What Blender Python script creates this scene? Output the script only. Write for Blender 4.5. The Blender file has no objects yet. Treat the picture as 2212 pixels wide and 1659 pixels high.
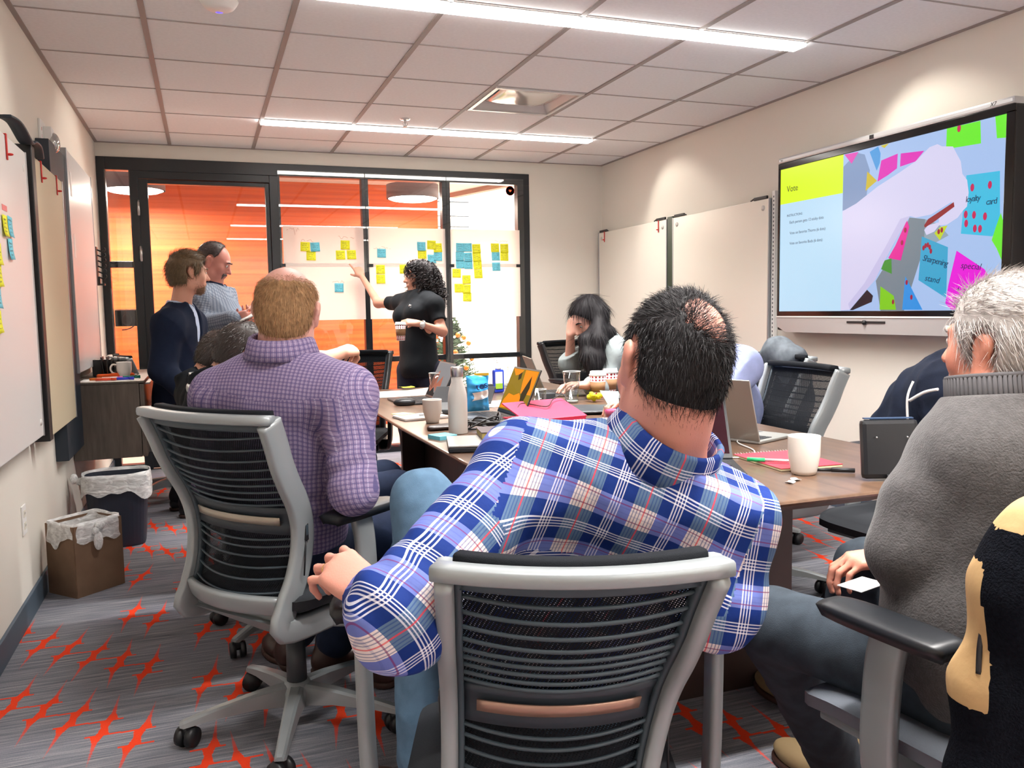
import bpy, bmesh, math, random
import numpy as np
from mathutils import Vector, Matrix
R_ = math.radians
SC = bpy.context.scene
COL = SC.collection
random.seed(7)
rng = np.random.default_rng(7)

# ------------------------------------------------------------------ camera
cam_d = bpy.data.cameras.new('camera')
cam_d.sensor_fit = 'HORIZONTAL'; cam_d.sensor_width = 36.0
cam_d.lens = 36.0 * 1802.86 / 2212.0
cam_d.clip_start = 0.02; cam_d.clip_end = 60
cam = bpy.data.objects.new('camera', cam_d); COL.objects.link(cam)
_y, _p, _r = .3503, -.0895, -.0166
_f = Vector((math.sin(_y)*math.cos(_p), math.cos(_y)*math.cos(_p), math.sin(_p)))
_rt = Vector((math.cos(_y), -math.sin(_y), 0)); _up = _rt.cross(_f)
_r2 = _rt*math.cos(_r) + _up*math.sin(_r); _u2 = -_rt*math.sin(_r) + _up*math.cos(_r)
cam.matrix_world = Matrix(((_r2.x, _u2.x, -_f.x, 0), (_r2.y, _u2.y, -_f.y, 0), (_r2.z, _u2.z, -_f.z, 1.2046), (0, 0, 0, 1)))
SC.camera = cam
# ------------------------------------------------------------------ view + world
SC.view_settings.view_transform = 'Standard'; SC.view_settings.look = 'None'
SC.view_settings.gamma = 1.0; SC.view_settings.use_curve_mapping = False
SC.view_settings.exposure = 0.3
w = bpy.data.worlds.new('world'); SC.world = w; w.use_nodes = True
w.node_tree.nodes['Background'].inputs[0].default_value = (.9, .92, 1, 1)
w.node_tree.nodes['Background'].inputs[1].default_value = 0.25
SC.cycles.max_bounces = 8; SC.cycles.diffuse_bounces = 4; SC.cycles.glossy_bounces = 4
SC.cycles.transparent_max_bounces = 16; SC.cycles.transmission_bounces = 6
SC.cycles.caustics_reflective = False; SC.cycles.caustics_refractive = False
SC.cycles.sample_clamp_indirect = 6.0
SC.cycles.use_denoising = True

def area(name, loc, rot, sx, sy, watt, color=(1, 1, 1), spread=180):
    l = bpy.data.lights.new(name, 'AREA'); l.shape = 'RECTANGLE'; l.size = sx; l.size_y = sy
    l.energy = watt; l.color = color; l.spread = R_(spread)
    o = bpy.data.objects.new(name, l); COL.objects.link(o); o.location = loc; o.rotation_euler = rot
    return o
# room strip lights (diffusers at the ceiling fixtures), corridor lights
STRIPS = [5.99, 3.55, 1.10, -1.2]
for yy in STRIPS:
    area('strip_light', (1.64, yy, 2.476), (0, 0, 0), 2.42, .06, 40 if yy > 5 else 66, (1, .965, .93), 118)
def spot(name, loc, to, watt, deg, blend, color):
    l = bpy.data.lights.new(name, 'SPOT'); l.energy = watt; l.spot_size = R_(deg); l.spot_blend = blend; l.color = color; l.shadow_soft_size = .03
    o = bpy.data.objects.new(name, l); COL.objects.link(o); o.location = loc
    o.rotation_euler = (Vector(to)-Vector(loc)).to_track_quat('-Z', 'Y').to_euler(); return o
for yy in (5.99, 3.55, 1.10):      # spots added at the strip ends to wash the side walls in scallops
    spot('added_wall_wash_spot', (2.90, yy, 2.478), (3.48, yy-.30, 1.75), 13 if yy > 5 else 17, 80, .55, (1, .93, .82))
    spot('added_wall_wash_spot', (.38, yy, 2.478), (-.713, yy-.2, 1.75), 22, 84, .6, (1, .93, .84))
area('corridor_light', (1.93, 8.0, 2.24), (0, 0, 0), .4, .4, 62, (1, .87, .72))
area('corridor_light', (-.52, 8.0, 2.24), (0, 0, 0), .4, .4, 85, (1, .87, .72))
area('lobby_light', (4.3, 10.2, 3.35), (0, 0, 0), 3.2, 2.6, 900, (1, .95, .88))
area('corridor_fill_light', (3.3, 7.8, 2.46), (0, 0, 0), .7, .5, 16, (1, .93, .86))  # added fill lamp for the right side of the corridor, no fixture there

# ------------------------------------------------------------------ naming / tagging
def tag(o, label=None, cat=None, group=None, kind=None):
    if label: o['label'] = label
    if cat: o['category'] = cat
    if group: o['group'] = group
    if kind: o['kind'] = kind
    return o
def empty(name, loc=(0, 0, 0), rz=0.0, label=None, cat=None, group=None):
    o = bpy.data.objects.new(name, None); COL.objects.link(o)
    o.location = loc; o.rotation_euler = (0, 0, rz); o.empty_display_size = .05
    return tag(o, label, cat, group)
def link(name, me, parent=None):
    o = bpy.data.objects.new(name, me); COL.objects.link(o)
    if parent is not None: o.parent = parent
    return o
def copy_tree(o, parent=None):
    c = o.copy(); COL.objects.link(c); c.parent = parent
    for ch in list(o.children):
        copy_tree(ch, c)
    return c

# ------------------------------------------------------------------ materials
MATS = {}
def nodes(m):
    m.use_nodes = True
    return m.node_tree, m.node_tree.nodes['Principled BSDF']
def mat(name, col, rough=.5, metal=0.0, spec=.5, emit=None, es=0, noise=0, nscale=30, bump=0, bscale=200, coat=0, sheen=0, alpha=1, trans=0, stretch=None):
    if name in MATS: return MATS[name]
    m = bpy.data.materials.new(name); nt, b = nodes(m); MATS[name] = m
    c = (*col, 1)
    b.inputs['Base Color'].default_value = c; b.inputs['Roughness'].default_value = rough
    b.inputs['Metallic'].default_value = metal; b.inputs['Specular IOR Level'].default_value = spec
    b.inputs['Coat Weight'].default_value = coat; b.inputs['Sheen Weight'].default_value = sheen
    b.inputs['Transmission Weight'].default_value = trans
    if emit:
        b.inputs['Emission Color'].default_value = (*emit, 1); b.inputs['Emission Strength'].default_value = es
    tc = None
    def coords():
        nonlocal tc
        if tc is None:
            t = nt.nodes.new('ShaderNodeTexCoord'); tc = t.outputs['Object']
            if stretch:
                mp = nt.nodes.new('ShaderNodeMapping'); nt.links.new(tc, mp.inputs[0]); mp.inputs['Scale'].default_value = stretch; tc = mp.outputs[0]
        return tc
    if noise:
        n = nt.nodes.new('ShaderNodeTexNoise'); n.inputs['Scale'].default_value = nscale; n.inputs['Detail'].default_value = 4
        nt.links.new(coords(), n.inputs['Vector'])
        r = nt.nodes.new('ShaderNodeMapRange'); r.inputs['From Min'].default_value = .3; r.inputs['From Max'].default_value = .7
        r.inputs['To Min'].default_value = 1-noise; r.inputs['To Max'].default_value = 1+noise
        nt.links.new(n.outputs['Fac'], r.inputs['Value'])
        mx = nt.nodes.new('ShaderNodeVectorMath'); mx.operation = 'SCALE'; mx.inputs[0].default_value = col
        nt.links.new(r.outputs[0], mx.inputs['Scale']); nt.links.new(mx.outputs[0], b.inputs['Base Color'])
    if bump:
        n = nt.nodes.new('ShaderNodeTexNoise'); n.inputs['Scale'].default_value = bscale; n.inputs['Detail'].default_value = 3
        nt.links.new(coords(), n.inputs['Vector'])
        bp = nt.nodes.new('ShaderNodeBump'); bp.inputs['Strength'].default_value = bump; bp.inputs['Distance'].default_value = .004
        nt.links.new(n.outputs['Fac'], bp.inputs['Height']); nt.links.new(bp.outputs[0], b.inputs['Normal'])
    return m
def M(nt, op, a, b=None, c=None, clamp=False):
    n = nt.nodes.new('ShaderNodeMath'); n.operation = op; n.use_clamp = clamp
    for i, v in enumerate((a, b, c)):
        if v is None: continue
        if isinstance(v, (int, float)): n.inputs[i].default_value = v
        else: nt.links.new(v, n.inputs[i])
    return n.outputs[0]
def mixc(nt, fac, a, b, mode='MIX'):
    n = nt.nodes.new('ShaderNodeMix'); n.data_type = 'RGBA'; n.blend_type = mode
    for i, v in ((0, fac), (6, a), (7, b)):
        if isinstance(v, (int, float)): n.inputs[i].default_value = v
        elif isinstance(v, tuple): n.inputs[i].default_value = (*v[:3], 1)
        else: nt.links.new(v, n.inputs[i])
    return n.outputs[2]
def ramp(nt, fac, stops, interp='CONSTANT'):
    r = nt.nodes.new('ShaderNodeValToRGB'); cr = r.color_ramp; cr.interpolation = interp
    while len(cr.elements) > 1: cr.elements.remove(cr.elements[-1])
    cr.elements[0].position = stops[0][0]; cr.elements[0].color = (*stops[0][1], 1)
    for p, c in stops[1:]:
        e = cr.elements.new(p); e.color = (*c, 1)
    nt.links.new(fac, r.inputs[0])
    return r.outputs[0]
def thin_glass(name, tint=(1, 1, 1), rough=0.0, f0=.05):
    m = bpy.data.materials.new(name); m.use_nodes = True; nt = m.node_tree; nt.nodes.clear(); MATS[name] = m
    o = nt.nodes.new('ShaderNodeOutputMaterial'); t = nt.nodes.new('ShaderNodeBsdfTransparent'); g = nt.nodes.new('ShaderNodeBsdfGlossy')
    t.inputs[0].default_value = (*tint, 1); g.inputs['Roughness'].default_value = rough
    fr = nt.nodes.new('ShaderNodeLayerWeight'); fr.inputs[0].default_value = .5
    k = M(nt, 'MULTIPLY_ADD', M(nt, 'POWER', fr.outputs['Facing'], 5.0), .8, f0)
    ms = nt.nodes.new('ShaderNodeMixShader'); nt.links.new(M(nt, 'MINIMUM', k, 1.0), ms.inputs[0])
    nt.links.new(t.outputs[0], ms.inputs[1]); nt.links.new(g.outputs[0], ms.inputs[2]); nt.links.new(ms.outputs[0], o.inputs[0])
    return m

# ------------------------------------------------------------------ mesh builder
def rotm(axis, ang): return Matrix.Rotation(ang, 3, axis)
class MB:
    def __init__(s): s.v = []; s.f = []; s.m = []; s.mats = []; s.cur = 0; s.sm = []; s.smooth = False
    def use(s, m, smooth=None):
        if m not in s.mats: s.mats.append(m)
        s.cur = s.mats.index(m)
        if smooth is not None: s.smooth = smooth
        return s
    def add(s, vs, fs, T=None, smooth=None):
        n = len(s.v)
        for v in vs:
            v = Vector(v)
            s.v.append(T @ v if T is not None else v)
        for f in fs:
            s.f.append([i+n for i in f]); s.m.append(s.cur); s.sm.append(s.smooth if smooth is None else smooth)
        return s
    def box(s, c, d, rot=None, bev=0.0):
        c = Vector(c); x, y, z = d[0]/2, d[1]/2, d[2]/2
        rt = rot or Matrix.Identity(3)
        T = Matrix.Translation(c) @ rt.to_4x4()
        if bev <= 0 or bev*2 >= min(d):
            vs = [(a*x, b*y, c_*z) for a in (-1, 1) for b in (-1, 1) for c_ in (-1, 1)]
            fs = [(0, 1, 3, 2), (4, 6, 7, 5), (0, 4, 5, 1), (2, 3, 7, 6), (0, 2, 6, 4), (1, 5, 7, 3)]
            return s.add(vs, fs, T, False)
        bm = bmesh.new(); bmesh.ops.create_cube(bm, size=1)
        bmesh.ops.scale(bm, vec=d, verts=bm.verts)
        bmesh.ops.bevel(bm, geom=bm.edges[:], offset=bev, segments=2, profile=.6, affect='EDGES')
        vs = [v.co.copy() for v in bm.verts]; bm.verts.index_update(); fs = [[v.index for v in f.verts] for f in bm.faces]; bm.free()
        return s.add(vs, fs, T, False)
    def box2(s, a, b, bev=0.0):
        return s.box([(a[i]+b[i])/2 for i in range(3)], [abs(b[i]-a[i]) for i in range(3)], bev=bev)
    def prism(s, pts, d, T=None, bev=0):
        # pts 2-D outline (x,y), extruded z 0..d
        n = len(pts); vs = [(p[0], p[1], 0) for p in pts]+[(p[0], p[1], d) for p in pts]
        fs = [list(range(n))[::-1], list(range(n, 2*n))]+[(i, (i+1) % n, n+(i+1) % n, n+i) for i in range(n)]
        return s.add(vs, fs, T, False)
    def lathe(s, prof, T=None, seg=24, smooth=True, sx=1, sy=1):
        vs = []; fs = []; n = len(prof)
        for r, z in prof:
            for k in range(seg):
                a = 2*math.pi*k/seg; vs.append((r*math.cos(a)*sx, r*math.sin(a)*sy, z))
        for i in range(n-1):
            for k in range(seg):
                k2 = (k+1) % seg; fs.append((i*seg+k, i*seg+k2, (i+1)*seg+k2, (i+1)*seg+k))
        if prof[0][0] > 1e-5: fs.append(list(range(seg))[::-1])
        if prof[-1][0] > 1e-5: fs.append([(n-1)*seg+k for k in range(seg)])
        return s.add(vs, fs, T, smooth)
    def cyl(s, a, b, r, r2=None, seg=16, smooth=True):
        a = Vector(a); b = Vector(b); d = b-a; L = d.length
        q = Vector((0, 0, 1)).rotation_difference(d).to_matrix().to_4x4()
        return s.lathe([(r, 0), (r if r2 is None else r2, L)], Matrix.Translation(a) @ q, seg, smooth)
    def tube(s, pts, r, seg=8, closed=False, flat=None, up=None, caps=True):
        # sweep; r number or list; flat=(w,h) gives rounded-rectangle section half sizes, up fixes the frame
        P = [Vector(p) for p in pts]; n = len(P); vs = []; fs = []
        prev = None
        for i, p in enumerate(P):
            t = (P[(i+1) % n]-P[i-1]) if closed else (P[min(i+1, n-1)]-P[max(i-1, 0)])
            t.normalize()
            if up is not None: u = Vector(up)
            else: u = prev if prev is not None else (Vector((0, 0, 1)) if abs(t.z) < .9 else Vector((1, 0, 0)))
            u = (u-t*u.dot(t)).normalized(); prev = u; w_ = t.cross(u)
            rr = r[i] if isinstance(r, (list, tuple)) else r
            for k in range(seg):
                a = 2*math.pi*k/seg
                ca, sa = math.cos(a), math.sin(a)
                if flat:
                    e = .45; ca = math.copysign(abs(ca)**e, ca)*flat[0]; sa = math.copysign(abs(sa)**e, sa)*flat[1]
                vs.append(p+(w_*ca+u*sa)*rr)
        for i in range(n if closed else n-1):
            for k in range(seg):
                k2 = (k+1) % seg; i2 = (i+1) % n
                fs.append((i*seg+k, i*seg+k2, i2*seg+k2, i2*seg+k))
        if caps and not closed:
            fs.append(list(range(seg))[::-1]); fs.append([(n-1)*seg+k for k in range(seg)])
        return s.add(vs, fs, None, True)
    def ball(s, c, r, seg=16, rings=10, rot=None):
        if isinstance(r, (int, float)): r = (r, r, r)
        T = Matrix.Translation(Vector(c)) @ (rot or Matrix.Identity(3)).to_4x4() @ Matrix.Diagonal((*r, 1))
        return s.lathe([(max(1e-6, math.sin(math.pi*i/rings)), -math.cos(math.pi*i/rings)) for i in range(rings+1)], T, seg)
    def grid(s, F, nu, nv, thick=0.0, smooth=True):
        # F(u,v)->point, optional thickness along normal (makes a closed slab)
        P = [[Vector(F(i/(nu-1), j/(nv-1))) for j in range(nv)] for i in range(nu)]
        vs = []; 
        N = [[None]*nv for _ in range(nu)]
        for i in range(nu):
            for j in range(nv):
                a = P[min(i+1, nu-1)][j]-P[max(i-1, 0)][j]; b = P[i][min(j+1, nv-1)]-P[i][max(j-1, 0)]
                N[i][j] = a.cross(b).normalized()
        vs = [P[i][j] for i in range(nu) for j in range(nv)]
        fs = [(i*nv+j, (i+1)*nv+j, (i+1)*nv+j+1, i*nv+j+1) for i in range(nu-1) for j in range(nv-1)]
        if thick:
            n = nu*nv
            vs += [P[i][j]-N[i][j]*thick for i in range(nu) for j in range(nv)]
            fs += [tuple(n+k for k in f[::-1]) for f in fs[:]]
            bd = [(i, 0) for i in range(nu)]+[(nu-1, j) for j in range(1, nv)]+[(i, nv-1) for i in range(nu-2, -1, -1)]+[(0, j) for j in range(nv-2, 0, -1)]
            ids = [i*nv+j for i, j in bd]
            for a in range(len(ids)):
                p, q = ids[a], ids[(a+1) % len(ids)]; fs.append((q, p, n+p, n+q))
        return s.add(vs, fs, None, smooth)
    def build(s, name, m=None, parent=None, bevel=0):
        if m is not None and not s.mats: s.mats.append(m)
        me = bpy.data.meshes.new(name); me.from_pydata([tuple(v) for v in s.v], [], s.f)
        for mm in s.mats: me.materials.append(mm)
        if s.f:
            me.polygons.foreach_set('material_index', s.m); me.polygons.foreach_set('use_smooth', s.sm)
        me.validate(); me.update()
        return link(name, me, parent)
def simple(fn, name, m, parent=None):
    b = MB(); b.use(m); fn(b); return b.build(name, None, parent)
def chain(pts, n=8):
    # catmull-rom resample
    P = [Vector(p) for p in pts]; out = []
    for i in range(len(P)-1):
        p0 = P[max(i-1, 0)]; p1 = P[i]; p2 = P[i+1]; p3 = P[min(i+2, len(P)-1)]
        for k in range(n):
            t = k/n
            out.append(.5*((2*p1)+(p2-p0)*t+(2*p0-5*p1+4*p2-p3)*t*t+(3*p1-p0-3*p2+p3)*t**3))
    out.append(P[-1]); return out
def text_mesh(name, body, size, T, m, parent=None, depth=.0004, shear=0, align='LEFT', space=1.0):
    cu = bpy.data.curves.new(name, 'FONT'); cu.body = body; cu.size = size; cu.extrude = depth; cu.align_x = align; cu.shear = shear
    cu.space_character = space; cu.resolution_u = 3
    to = bpy.data.objects.new('tmp', cu); COL.objects.link(to)
    bpy.context.view_layer.update()
    me = bpy.data.meshes.new_from_object(to.evaluated_get(bpy.context.evaluated_depsgraph_get()))
    bpy.data.objects.remove(to); bpy.data.curves.remove(cu)
    me.transform(T); me.materials.clear(); me.materials.append(m); me.name = name
    return link(name, me, parent)
def frame4(o, x, y, z=None):
    x = Vector(x).normalized(); y = Vector(y).normalized(); z = x.cross(y) if z is None else Vector(z)
    return Matrix(((x.x, y.x, z.x, o[0]), (x.y, y.y, z.y, o[1]), (x.z, y.z, z.z, o[2]), (0, 0, 0, 1)))

# ------------------------------------------------------------------ implicit bodies (signed distance -> mesh)
class SDF:
    """tapered capsules and ellipsoids melted together, turned into one continuous mesh"""
    def __init__(s): s.p = []; s.cuts = []; s.mods = []
    def cap(s, a, b, ra, rb=None, k=.02, flat=None, sub=False):
        s.p.append(('c', np.array(a, float), np.array(b, float), ra, ra if rb is None else rb, k, flat, sub)); return s
    def path(s, pts, rs, k=.02):
        for i in range(len(pts)-1): s.cap(pts[i], pts[i+1], rs[i], rs[i+1], k)
        return s
    def ell(s, c, r, rot=None, k=.02, sub=False):
        s.p.append(('e', np.array(c, float), np.array(r if not isinstance(r, (int, float)) else (r, r, r), float), rot if rot is None else np.array(rot), None, k, None, sub)); return s
    def cut(s, point, normal):        # keep the side normal points away from
        s.cuts.append((np.array(point, float), np.array(normal, float)/np.linalg.norm(normal))); return s
    def _d(s, pr, X):
        if pr[0] == 'c':
            _, a, b, ra, rb, k, flat, sub = pr
            ba = b-a; L2 = max(ba@ba, 1e-12); pa = X-a
            h = np.clip((pa@ba)/L2, 0, 1)
            q = pa-h[..., None]*ba
            if flat is not None:   # flatten: (axis, factor) squeeze along axis
                ax = np.array(flat[0], float); ax /= np.linalg.norm(ax); q = q+(q@ax)[..., None]*ax*(flat[1]-1)
            return (np.sqrt((q*q).sum(-1))-(ra+(rb-ra)*h)).astype(np.float32)
        _, c, r, rot, _, k, _, sub = pr
        q = X-c
        if rot is not None: q = q@rot        # columns of rot = local axes
        k0 = np.sqrt(((q/r)**2).sum(-1)); k1 = np.sqrt(((q/(r*r))**2).sum(-1))
        return (k0*(k0-1)/np.maximum(k1, 1e-6)).astype(np.float32)
    def _bb(s, pr, e):
        if pr[0] == 'c':
            rr = max(pr[3], pr[4])*1.0+e; return np.minimum(pr[1], pr[2])-rr, np.maximum(pr[1], pr[2])+rr
        rr = pr[2].max()+e; return pr[1]-rr, pr[1]+rr
    def mesh(s, h):
        pos = [p for p in s.p if not p[7]]
        lo = np.min([s._bb(p, .02)[0] for p in pos], 0); hi = np.max([s._bb(p, .02)[1] for p in pos], 0)
        n = np.ceil((hi-lo)/h).astype(int)+2
        F = np.full(n, .05, np.float32)
        ax = [lo[i]+h*np.arange(n[i]) for i in range(3)]
        for pr in s.p:
            k = pr[5]; e = max(.03, k*1.5)
            a, b = s._bb(pr, e)
            i0 = np.maximum(0, np.floor((a-lo)/h).astype(int)); i1 = np.minimum(n, np.ceil((b-lo)/h).astype(int)+1)
            if (i1 <= i0).any(): continue
            sl = tuple(slice(i0[i], i1[i]) for i in range(3))
            X = np.stack(np.meshgrid(*[ax[i][sl[i]] for i in range(3)], indexing='ij'), -1)
            d = s._d(pr, X); g = F[sl]
            if pr[7]:
                d = -d; hh = np.maximum(k-np.abs(g-d), 0)/max(k, 1e-6); F[sl] = np.maximum(g, d)+hh*hh*k*.25
            else:
                hh = np.maximum(k-np.abs(g-d), 0)/max(k, 1e-6); F[sl] = np.minimum(g, d)-hh*hh*k*.25
        if s.cuts or s.mods:
            X = np.stack(np.meshgrid(*ax, indexing='ij'), -1).astype(np.float32)
            for fn in s.mods: F = fn(X, F)
            for c in s.cuts:
                d = ((X-c[0].astype(np.float32))@c[1].astype(np.float32)); F = np.maximum(F, d)
        return surfnet(F, lo, h)
def surfnet(F, lo, h):
    S = F < 0
    n = np.array(F.shape)
    c = S[:-1, :-1, :-1].astype(np.int8)
    cnt = np.zeros(n-1, np.int8)
    for dx in (0, 1):
        for dy in (0, 1):
            for dz in (0, 1):
                cnt += S[dx:n[0]-1+dx, dy:n[1]-1+dy, dz:n[2]-1+dz]
    mix = (cnt > 0) & (cnt < 8)
    ids = np.argwhere(mix)
    idx = np.full(n-1, -1, np.int64); idx[mix] = np.arange(len(ids))
    acc = np.zeros((len(ids), 3)); num = np.zeros(len(ids))
    cor = [np.array(q) for q in ((0, 0, 0), (1, 0, 0), (0, 1, 0), (1, 1, 0), (0, 0, 1), (1, 0, 1), (0, 1, 1), (1, 1, 1))]
    vals = [F[tuple((ids+q).T)] for q in cor]
    for a in range(8):
        for b in range(a+1, 8):
            if np.abs(cor[a]-cor[b]).sum() != 1: continue
            va, vb = vals[a], vals[b]; mk = (va < 0) != (vb < 0)
            t = np.where(mk, va/np.where(mk, va-vb, 1), 0)
            p = cor[a]+t[:, None]*(cor[b]-cor[a]); acc += p*mk[:, None]; num += mk
    V = lo+h*(ids+acc/num[:, None])
    quads = []
    for d in range(3):
        e, g = (d+1) % 3, (d+2) % 3
        A = np.take(S, np.arange(n[d]-1), d); B = np.take(S, np.arange(1, n[d]), d)
        ed = np.argwhere(A != B)
        ok = (ed[:, e] > 0) & (ed[:, g] > 0) & (ed[:, e] < n[e]-1) & (ed[:, g] < n[g]-1); ed = ed[ok]
        ue = np.zeros(3, int); ue[e] = 1; ug = np.zeros(3, int); ug[g] = 1
        q = np.stack([idx[tuple((ed-ue-ug).T)], idx[tuple((ed-ug).T)], idx[tuple(ed.T)], idx[tuple((ed-ue).T)]], 1)
        ins = A[tuple(ed.T)]
        q[~ins] = q[~ins][:, ::-1]
        quads.append(q)
    return V, np.concatenate(quads)
def relax(V, Q, it=1, lam=.5):
    n = len(V)
    for _ in range(it):
        acc = np.zeros((n, 3)); cnt = np.zeros(n)
        for a in range(4):
            i, j = Q[:, a], Q[:, (a+1) % 4]
            np.add.at(acc, i, V[j]); np.add.at(cnt, i, 1); np.add.at(acc, j, V[i]); np.add.at(cnt, j, 1)
        V = V+lam*(acc/np.maximum(cnt, 1)[:, None]-V)
    return V
def mesh_vq(name, V, Q, mats, parent=None, mi=None, uv=None):
    me = bpy.data.meshes.new(name)
    me.vertices.add(len(V)); me.vertices.foreach_set('co', V.astype(np.float32).ravel())
    k = Q.shape[1]
    me.loops.add(len(Q)*k); me.loops.foreach_set('vertex_index', Q.astype(np.int32).ravel())
    me.polygons.add(len(Q)); me.polygons.foreach_set('loop_start', np.arange(0, len(Q)*k, k, dtype=np.int32))
    if not isinstance(mats, (list, tuple)): mats = [mats]
    for m in mats: me.materials.append(m)
    me.polygons.foreach_set('use_smooth', np.ones(len(Q), bool))
    if mi is not None: me.polygons.foreach_set('material_index', mi.astype(np.int32))
    me.update(calc_edges=True)
    if uv is not None:
        l = me.uv_layers.new(name='UVMap'); l.data.foreach_set('uv', uv.astype(np.float32).ravel())
    return link(name, me, parent)
def sdf_obj(name, sd, h, m, parent=None, it=1, mi=None, uv=None, post=None):
    V, Q = sd.mesh(h); V = relax(V, Q, it)
    if post is not None: V = post(V, Q)
    cen = V[Q].mean(1)
    return mesh_vq(name, V, Q, m, parent, None if mi is None else mi(cen), None if uv is None else uv(V, Q, cen))
def vnormals(V, Q):
    fn = np.cross(V[Q[:, 2]]-V[Q[:, 0]], V[Q[:, 3]]-V[Q[:, 1]])
    N = np.zeros_like(V)
    for a in range(4): np.add.at(N, Q[:, a], fn)
    return N/np.maximum(np.linalg.norm(N, axis=1), 1e-9)[:, None]
# ================================================================== THE SETTING
def s2l(*c): return tuple(((x/255+.055)/1.055)**2.4 if x > 10 else x/255/12.92 for x in c)
XL, XR, YB, YF, H = -.713, 3.48, 7.03, -1.6, 2.5
m_wall = mat('wall_paint', s2l(224, 219, 209), .75, bump=.08, bscale=350)
m_black = mat('black_powder_coat', s2l(22, 27, 32), .35)
m_base = mat('rubber_base', s2l(70, 84, 98), .5)
m_white = mat('white_plastic', s2l(235, 235, 232), .35)
m_dark = mat('dark_plastic', s2l(24, 25, 28), .45)
m_darkgrey = mat('dark_grey_plastic', s2l(52, 57, 62), .45)
m_silver = mat('silver_plastic', s2l(196, 198, 200), .32, metal=.35)
m_steel = mat('brushed_steel', s2l(200, 200, 200), .28, metal=1)
m_paper = mat('white_paper', s2l(240, 238, 235), .6)
m_red = mat('red_plastic', s2l(205, 40, 35), .4)
m_ink = mat('marker_ink', s2l(40, 45, 60), .6)
m_inkred = mat('faded_red_ink', s2l(190, 150, 140), .6)
m_gloss = mat('glossy_whiteboard', s2l(222, 221, 220), .34)
m_glassw = thin_glass('window_glass', (.97, .98, .98), 0, .055)
m_glass = thin_glass('drinking_glass', (.86, .88, .88), 0, .1)

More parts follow.
